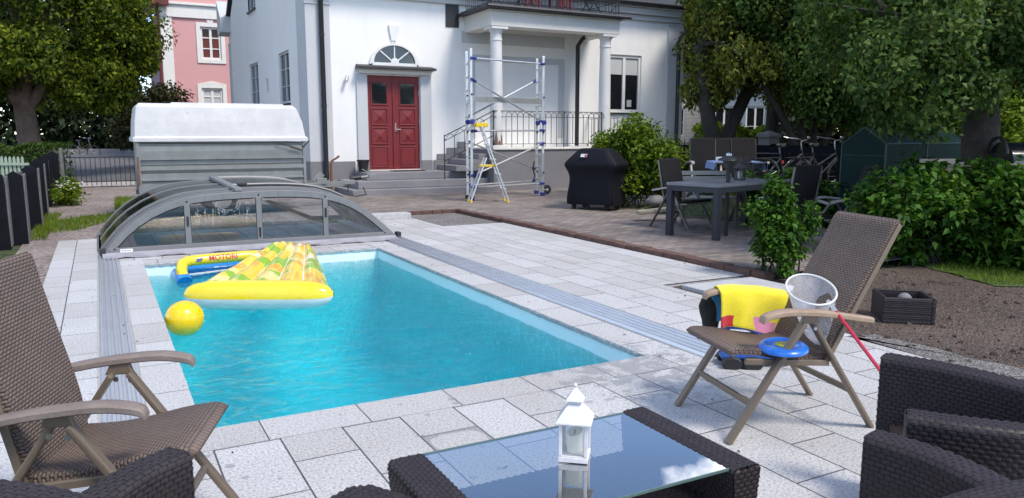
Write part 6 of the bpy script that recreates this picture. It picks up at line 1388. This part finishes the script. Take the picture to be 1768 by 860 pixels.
def bench():
    p = far(1216, 12.4); z = .06; h = thing('slatted_bench', 'grey slatted garden bench between the bush and the black lantern', 'bench', (p.x, p.y, z), R(-24)); sl = mat('silver_slats', (.17, .19, .20), .6, var=.2)
    b = MB()
    for k in range(5): b.box(-.48, .48, -.22+k*.09, -.15+k*.09, .42, .445)
    b.build('seat', sl, h, bevel=.004); b = MB()
    for k in range(4): b.bar((-.48, .24+.02*k, .54+.09*k), (.48, .24+.02*k, .54+.09*k), .02, .07)
    b.build('backrest', sl, h, bevel=.004)
    for x in (-.44, .44): b = MB(); b.bar((x, -.2, 0), (x, -.2, .60), .05, .05); b.bar((x, .22, 0), (x, .31, .88), .05, .05); b.bar((x, -.24, .62), (x, .27, .62), .06, .03); b.build('end_frame', M['grey_metal'], h, bevel=.004)
bench()
def garden_lamp():
    p = far(1252, 11.0); z = .05; h = thing('garden_lamp', 'dark post lamp with a domed hood behind the slate table', 'lamp', (p.x, p.y, z)); t = 1.20-z; b = MB(); b.tube([(0, 0, 0), (0, 0, t-.17)], .03, 10); b.build('post', M['black_metal'], h); b = MB(); b.lathe([(.03, t-.18), (.07, t-.17), (.075, t-.08), (.16, t-.07), (.15, t-.05), (.06, t+.0), (.03, t+.005)], n=20); b.build('hood', M['black_metal'], h, smooth=True); b = MB(); b.lathe([(.045, t+.002), (.04, t+.03), (.005, t+.045)], n=14); b.build('cap', M['steel'], h, smooth=True)
garden_lamp()
for k, (px, py, l_) in enumerate(((1608, 277, .42), (1640, 283, .5), (1622, 290, .36))):
    p = far(px, 9.6); b = MB(); b.box(-l_/2, l_/2, -.05, .05, -.025, .025); o = b.build('timber_plank', mat('pale_timber', (.45, .38, .30), .8, var=.2) if k == 0 else bpy.data.materials['pale_timber'], bevel=.004); o.location = (p.x, p.y, zat(py, 9.6)); o.rotation_euler = (0, 0, -YAW+.1*k); tag(o, ('upper', 'middle', 'lower')[k]+' pale plank stacked behind the raspberry bush by the tree', 'plank', 'planks behind the bush')
# ------------------------------------------------------------------ vegetation
M['bark'] = mat('tree_bark', (.05, .042, .036), .95, var=.4, vs=5, bmp=.03, bs=16)
M['bark_dark'] = mat('dark_bark', (.035, .030, .027), .95, var=.4, vs=6, bmp=.02, bs=18)
M['bark_red'] = mat('brown_bark', (.15, .105, .085), .95, var=.35, vs=5, bmp=.03, bs=14)
LM = {'maple': leaf_mat('maple_leaves', (.018, .038, .004), (.06, .10, .008), (.20, .235, .014), .34),
      'fruit': leaf_mat('fruit_tree_leaves', (.015, .041, .009), (.048, .102, .020), (.13, .185, .04), .3),
      'olive': leaf_mat('olive_leaves', (.03, .052, .008), (.10, .13, .018), (.24, .245, .04), .34),
      'rasp': leaf_mat('raspberry_leaves', (.018, .058, .008), (.045, .125, .014), (.11, .21, .025), .28),
      'lime': leaf_mat('lime_leaves', (.05, .10, .010), (.12, .20, .018), (.26, .32, .035), .38),
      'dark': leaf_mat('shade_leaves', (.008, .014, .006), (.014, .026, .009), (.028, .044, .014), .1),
      'plum': leaf_mat('plum_leaves', (.02, .022, .012), (.035, .04, .018), (.09, .09, .03), .2),
      'bright': leaf_mat('bright_hedge_leaves', (.12, .20, .02), (.22, .32, .03), (.36, .42, .05), .4)}
def trunk(parent, segs, m, name='trunk'):
    b = MB()
    for pts, r0, r1 in segs:
        P = smooth_path([tuple(p) for p in pts], 5); n = len(P); g = random.Random(len(pts)*7+int(r0*100)); b.tube([Vector(p)+Vector((g.uniform(-.1, .1), g.uniform(-.1, .1), 0))*r0*.5*(0 < i < n-1) for i, p in enumerate(P)], [r0+(r1-r0)*i/(n-1)+(.25*r0 if i == 0 else 0) for i in range(n)], 12)
    return b.build(name, m, parent, smooth=True)
def tree(name, label, base, segs, crowns, lm, leaf, bark, seed, grp=None, up=.5):
    h = thing(name, label, 'tree', base, 0, grp); g = np.random.default_rng(seed); trunk(h, segs, bark); P, Cs = [], []
    for (c, rad, nc, n, cr, sh) in crowns: p, C = crown_pts(g, c, rad, nc, n, cr, sh); P.append(p); Cs.append(C)
    P = np.concatenate(P); leaves('crown', P, leaf, lm, h, seed, up, out=crowns[0][0])
    b = MB(); top = Vector(segs[0][0][-1]); C = np.concatenate(Cs)
    for k in g.choice(len(C), min(26, len(C)), False): e = Vector(C[k]); mid = top.lerp(e, .5)+Vector((0, 0, .15)); b.tube([top, mid, e], [.06, .035, .012], 6)
    b.build('limbs', bark, h, smooth=True); return h
T = lambda p, z=None: (p.x, p.y, hG(p) if z is None else z)
# big maple on the left
p = far(66, 26); tree('maple_tree', 'large round crowned maple with a thick brown trunk behind the board fence', T(p, -.03), [([(0, 0, 0), (.02, 0, 1.2), (-.03, .0, 2.6), (0, .1, 4.5)], .40, .26), ([(0, 0, 2.3), (.9, -.2, 3.6), (1.8, -.3, 5)], .2, .08), ([(0, 0, 2.3), (-1.0, -.1, 3.8), (-2, .2, 5)], .2, .08)],
     [((.75, 0, 5.9), (3.6, 3.1, 3.3), 150, 52000, .7, .62), ((2.1, -.6, 3.4), (1.5, 1.4, 1.3), 34, 14000, .5, .6), ((-2.2, -.8, 3.3), (1.9, 1.4, 1.2), 30, 13000, .55, .6), ((-.1, -1.9, 3.9), (1.7, .9, .75), 24, 9000, .45, .5), ((3.3, -.4, 5.0), (.7, .9, 1.9), 30, 9000, .45, .5)], LM['maple'], .13, M['bark_red'], 11)
# right hand trees
p = far(1234, 16.2); tree('fruit_tree', 'fork trunked fruit tree beside the villa, pale olive leaves', T(p), [([(0, 0, 0), (-.05, 0, .8), (-.35, 0, 1.9), (-.5, .1, 3.2)], .20, .13), ([(.05, 0, .4), (.20, 0, 1.3), (.65, -.1, 2.3), (1.1, -.2, 3.4)], .17, .10)],
     [((.95, -.2, 4.0), (1.75, 1.7, 1.45), 90, 44000, .45, .5), ((.5, -.5, 2.85), (1.4, 1.2, .45), 22, 8000, .35, .6), ((-.35, .1, 2.35), (.45, .5, .4), 10, 2400, .3, .5), ((1.15, -.9, 2.35), (.55, .4, .4), 10, 2600, .3, .5)], LM['olive'], .088, M['bark_dark'], 21)
p = far(1385, 16.0); tree('fruit_tree', 'many stemmed fruit tree in the middle of the garden, behind the bicycles', T(p), [([(0, 0, 0), (-.2, 0, 1.2), (-.5, .1, 2.4), (-.7, 0, 3.4)], .10, .06), ([(.1, 0, 0), (.15, 0, 1.3), (.3, .1, 2.6), (.2, 0, 3.6)], .09, .05), ([(.2, 0, .2), (.6, 0, 1.4), (1.0, .1, 2.4)], .10, .05), ([(-.1, 0, .3), (-.6, 0, 1.3), (-1.2, .1, 2.1)], .09, .05)],
     [((.1, 0, 3.85), (2.4, 2.0, 1.55), 110, 48000, .48, .5), ((.3, -.8, 2.25), (1.8, .9, .5), 36, 12000, .36, .5), ((.2, -.6, 1.75), (1.2, .6, .3), 18, 4500, .3, .5)], LM['fruit'], .088, M['bark_dark'], 31)
p = far(1676, 10.2); tree('apple_tree', 'old apple tree with a thick dark trunk behind the raspberry bush', T(p), [([(0, 0, -.1), (.02, 0, .8), (-.03, .0, 1.7), (-.1, .1, 2.6)], .245, .20), ([(-.05, 0, 2.0), (-.8, .3, 2.6), (-1.7, .5, 3.2)], .12, .05), ([(0, 0, 2.1), (.9, -.3, 2.7), (1.7, -.6, 3.1)], .12, .05)],
     [((.0, .2, 3.1), (2.7, 2.2, 1.0), 130, 42000, .40, .4), ((.7, -1.3, 2.85), (1.3, .9, .35), 26, 6000, .30, .5), ((-1.6, -.2, 2.3), (1.2, .9, .45), 26, 7500, .32, .5), ((-1.25, .1, 1.98), (.7, .5, .35), 18, 4200, .26, .5), ((1.35, -1.1, 2.3), (.4, .4, .4), 12, 2400, .26, .5)], LM['fruit'], .072, M['bark'], 41)
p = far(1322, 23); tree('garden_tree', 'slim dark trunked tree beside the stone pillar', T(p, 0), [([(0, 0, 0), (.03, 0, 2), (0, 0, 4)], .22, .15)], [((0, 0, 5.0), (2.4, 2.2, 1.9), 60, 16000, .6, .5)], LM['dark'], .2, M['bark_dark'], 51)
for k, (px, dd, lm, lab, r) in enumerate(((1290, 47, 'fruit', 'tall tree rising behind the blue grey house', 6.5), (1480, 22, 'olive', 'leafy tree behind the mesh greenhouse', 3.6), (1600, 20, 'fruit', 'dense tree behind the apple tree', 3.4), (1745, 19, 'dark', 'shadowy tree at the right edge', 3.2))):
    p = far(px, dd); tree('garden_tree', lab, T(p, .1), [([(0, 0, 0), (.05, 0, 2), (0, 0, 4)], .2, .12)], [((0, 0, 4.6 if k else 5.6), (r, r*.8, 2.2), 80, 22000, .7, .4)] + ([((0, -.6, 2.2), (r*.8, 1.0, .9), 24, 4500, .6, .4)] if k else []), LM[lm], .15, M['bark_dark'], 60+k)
# bushes
def bush(name, label, base, blobs, lm, leaf, seed, stems=14, spread=.6, grp=None, up=.6, hgt=.8, cat='bush'):
    h = thing(name, label, cat, base, 0, grp); g = np.random.default_rng(seed); P = []
    for (c, rad, nc, n, cr, sh) in blobs: P.append(crown_pts(g, c, rad, nc, n, cr, sh)[0])
    P = np.concatenate(P); P[:, 2] = np.maximum(P[:, 2], .03); leaves('foliage', P, leaf, lm, h, seed, up, out=(blobs[0][0][0], blobs[0][0][1], -.2)); b = MB(); gr = random.Random(seed)
    for k in range(stems):
        c = blobs[k % len(blobs)]; a = gr.uniform(0, 6.28); e = Vector((c[0][0]+c[1][0]*.7*math.cos(a), c[0][1]+c[1][1]*.7*math.sin(a), c[0][2]+c[1][2]*gr.uniform(.2, .8))); s = Vector((c[0][0]*.6+gr.uniform(-.1, .1), c[0][1]*.6+gr.uniform(-.1, .1), 0)); b.tube([s, s.lerp(e, .5)+Vector((0, 0, .08)), e], [.011, .008, .004], 5)
    b.build('stems', M['bark'], h, smooth=True); return h
bush('raspberry_bush', 'big dense raspberry bush filling the right side beside the lawn', (8.98, 5.30, 0), [((-.45, .45, .55), (.75, .65, .55), 60, 7500, .22, .5), ((.25, -.35, .52), (.8, .75, .58), 60, 7500, .22, .5), ((.9, -1.25, .45), (.8, .7, .5), 45, 5500, .22, .5), ((.3, .6, .7), (.9, .7, .5), 40, 4000, .22, .5)], LM['rasp'], .088, 71, 30)
bush('currant_shrub', 'young upright currant shrub at the corner of the brick paving', (6.36, 5.83, 0), [((0, 0, .50), (.30, .28, .36), 44, 2700, .12, .4), ((.02, .05, .88), (.15, .15, .14), 14, 420, .10, .4), ((-.08, -.1, .32), (.24, .22, .16), 14, 500, .10, .4), ((-.16, -.26, .13), (.10, .10, .08), 6, 130, .07, .4), ((.26, .0, .2), (.06, .06, .1), 5, 60, .06, .4), ((.22, -.2, .62), (.12, .12, .16), 9, 240, .08, .4), ((-.26, .1, .66), (.12, .1, .14), 9, 220, .08, .4), ((-.12, .02, 1.02), (.06, .06, .12), 6, 110, .06, .4)], LM['rasp'], .064, 72, 16)
bush('spirea_bush', 'bright green bush between the covered grill and the slate table', (9.6, 12.6, .0), [((0, 0, .95), (.9, .85, .85), 70, 9000, .26, .55), ((.35, -.65, .7), (.6, .5, .55), 30, 3400, .24, .5), ((-.35, .25, 1.0), (.6, .55, .7), 36, 4600, .24, .5), ((.95, -1.0, .75), (.55, .45, .5), 22, 2600, .22, .5)], LM['lime'], .085, 73, 20)
p = far(292, 31); bush('plum_shrub', 'purplish green shrub in front of the pink house', T(p, 0), [((0, 0, 2.3), (1.2, 1.1, 1.2), 50, 6000, .5, .5), ((-.9, 0, 1.7), (.9, .9, .9), 24, 2600, .45, .5)], LM['plum'], .15, 74, 10)
bush('weed_clump', 'weedy clump with small white flowers at the foot of the board fence', (-.62, 19.3, 0), [((0, 0, .26), (.36, .8, .24), 26, 2000, .14, .4)], LM['lime'], .075, 75, 8, cat='weeds')
p = far(1345, 12.2); bush('leafy_plants', 'broad leaved plants in the bed behind the reclined chair', T(p, .03), [((0, 0, .45), (.75, .4, .4), 26, 1500, .2, .5), ((.8, -.4, .45), (.5, .3, .36), 14, 700, .18, .5)], LM['rasp'], .16, 76, 8, cat='plants')
p = far(1752, 15); bush('sunlit_bush', 'yellow green bush beyond the smoker at the right edge', T(p, .1), [((0, 0, 1.4), (1.4, 1.0, .75), 40, 5000, .32, .5)], LM['lime'], .11, 77, 8)
# white flowers in the weeds
fl = MB(); gr = random.Random(8)
for k in range(26): x, y, z = -.62+gr.uniform(-.25, .3), 19.1+gr.uniform(-.7, .6), gr.uniform(.35, .52); fl.lathe([(.002, 0), (.028, .008), (.002, .016)], (x, y, z), 6)
o = fl.build('white_flowers', M['sticker']); tag(o, kind='stuff')
# hedges
def hedge(name, label, px0, px1, d0, d1, z1, th, n, lm, leaf, seed, z0=0.):
    a, c = far(px0, d0), far(px1, d1); g = np.random.default_rng(seed); u = (c-a); L = u.length; u = u/L; v = Vector((-u.y, u.x, 0)); h = thing(name, label, 'hedge', (a.x, a.y, z0)); s, w_, z = g.uniform(0, L, n), g.uniform(-.5, .5, n), g.uniform(0, 1, n); w_ = np.sign(w_)*np.abs(w_*2)**.4*.5; z = np.where(g.uniform(size=n) < .3, 1, z)
    z = z*z1*(1+.07*np.sin(s*2.3)+.05*np.sin(s*5.1)); P = np.outer(s, np.array(u))+np.outer(w_*th, np.array(v)); P[:, 2] = z + g.normal(0, .03, n); leaves('foliage', P, leaf, lm, h, seed, .5); b = MB()
    for k in range(int(L/.6)): q = u*(k*.6+.3); b.tube([q, q+GZ*z1*.8], [.03, .01], 5)
    b.build('stems', M['bark_dark'], h)
hedge('clipped_hedge', 'low clipped dark hedge behind the pale green pickets', -80, 128, 24, 24, 1.12, .8, 9000, LM['fruit'], .09, 81)
hedge('bright_hedge', 'sunlit yellow green hedge in front of the blue grey house', 1195, 1312, 30, 30, 1.72, .9, 6000, LM['bright'], .16, 82)
# far masses that read as one
def mass(name, pxs, depth, z0, z1, n, lm, leaf, seed, thick=4.):
    g = np.random.default_rng(seed); px = g.uniform(pxs[0], pxs[1], n); d = depth+g.uniform(-.5, .5, n)*thick; lat = (px-884)/FPX*1.011*d; f = np.array(_f0); r = np.array(_r); P = np.outer(d, f)+np.outer(lat, r); top = z1*(1+.12*np.sin(px*.05)+.1*np.sin(px*.021+1)); P[:, 2] = z0+(top-z0)*g.uniform(0, 1, n)**.9; o = leaves(name, P, leaf, lm, None, seed, .4); tag(o, kind='stuff')
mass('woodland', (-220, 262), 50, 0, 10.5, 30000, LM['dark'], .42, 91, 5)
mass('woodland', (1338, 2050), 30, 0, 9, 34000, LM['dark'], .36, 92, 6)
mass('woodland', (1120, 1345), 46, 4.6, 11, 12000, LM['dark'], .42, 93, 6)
# lawn blades, weeds along the path
def grass(name, poly, n, hgt, lm, seed, z=0.):
    g = np.random.default_rng(seed); A = np.array(poly); lo, hi = A.min(0), A.max(0); P = []
    def inside(x, y):
        c = False; j = len(A)-1
        for i in range(len(A)):
            if (A[i, 1] > y) != (A[j, 1] > y) and x < (A[j, 0]-A[i, 0])*(y-A[i, 1])/(A[j, 1]-A[i, 1])+A[i, 0]: c = not c
            j = i
        return c
    while len(P) < n:
        x, y = g.uniform(lo, hi)
        if inside(x, y): P.append((x, y))
    P = np.array(P); B = np.c_[P, gh(P[:, 0], P[:, 1])+.02+z]; a = g.uniform(0, 6.28, n); w_ = np.c_[np.cos(a), np.sin(a), 0*a]*.004*(hgt/.06); h_ = (hgt*g.uniform(.5, 1.3, n))[:, None]; t = np.c_[g.normal(0, .4, (n, 2)), np.ones(n)]*h_
    V = np.stack([B-w_, B+w_, B+t*.6+w_*.6, B+t], 1).reshape(-1, 3); o = np_mesh(name, V, np.arange(n*4).reshape(n, 4), lm); tag(o, kind='stuff')
grass('lawn_grass', [(7.9, 4.5), (9.6, 3.3), (12, 1.0), (13, 3), (10.2, 5.5), (8.3, 5.4)], 26000, .05, LM['lime'], 101)
grass('lawn_grass', [(9.95, 7.0), (14, 8), (14, 12.5), (10.4, 12.2), (9.95, 9)], 16000, .06, LM['lime'], 102)
grass('path_grass', [(.2, 17.2), (1.2, 16.9), (1.3, 20.5), (.3, 20.8)], 4500, .07, LM['lime'], 103)
grass('path_grass', [(-.95, 13.6), (-.4, 13.9), (.25, 15.6), (.2, 16.6), (-.5, 15.9), (-.9, 15.2)], 2600, .075, LM['lime'], 104)
grass('path_grass', [(-1.0, 12.9), (-.75, 12.9), (-.7, 17), (-.95, 17)], 1100, .08, LM['lime'], 105)
grass('paving_weeds', [(8.0, 11.6), (9.6, 11.3), (9.7, 12.2), (8.1, 12.6)], 900, .03, LM['lime'], 106, .05)

# clods and crumbs on the bare soil
def clods(n, seed):
    g = np.random.default_rng(seed); b = MB()
    while n:
        x, y = g.uniform(4.95, 8.2), g.uniform(.6, 5.7)
        if x > 7.8 and y > 3.6: continue
        r = .006+.028*g.uniform()**3; b.lathe([(.001, -.2*r), (r*g.uniform(.8, 1.2), 0), (r*.7, r*.6), (.001, r*.75)], (x, y, -.016), 6, ph=g.uniform(0, 6)); n -= 1
    tag(b.build('soil_clods', M['soil'], smooth=False, fix=False), kind='stuff')
clods(900, 7)
# leaf litter on the stones and the paving
def litter(n, seed):
    g = np.random.default_rng(seed); P = np.c_[g.uniform(-.5, 9, n), g.uniform(2.4, 15, n), np.full(n, .008)]; keep = ~((P[:, 0] > PX0-.02) & (P[:, 0] < PX1+.02) & (P[:, 1] > PY0) & (P[:, 1] < PY1)); P = P[keep]; P[:, 2] += np.where((P[:, 0] > 6.2) | ((P[:, 1] > 13.8) & (P[:, 0] > 3.3)), .05, 0); P = P[~((P[:, 0] > 4.9) & (P[:, 0] < 6.05) & (P[:, 1] < 6))]
    tag(leaves('leaf_litter', P, .022, LM['plum'], None, seed, 3.), kind='stuff')
litter(260, 5)
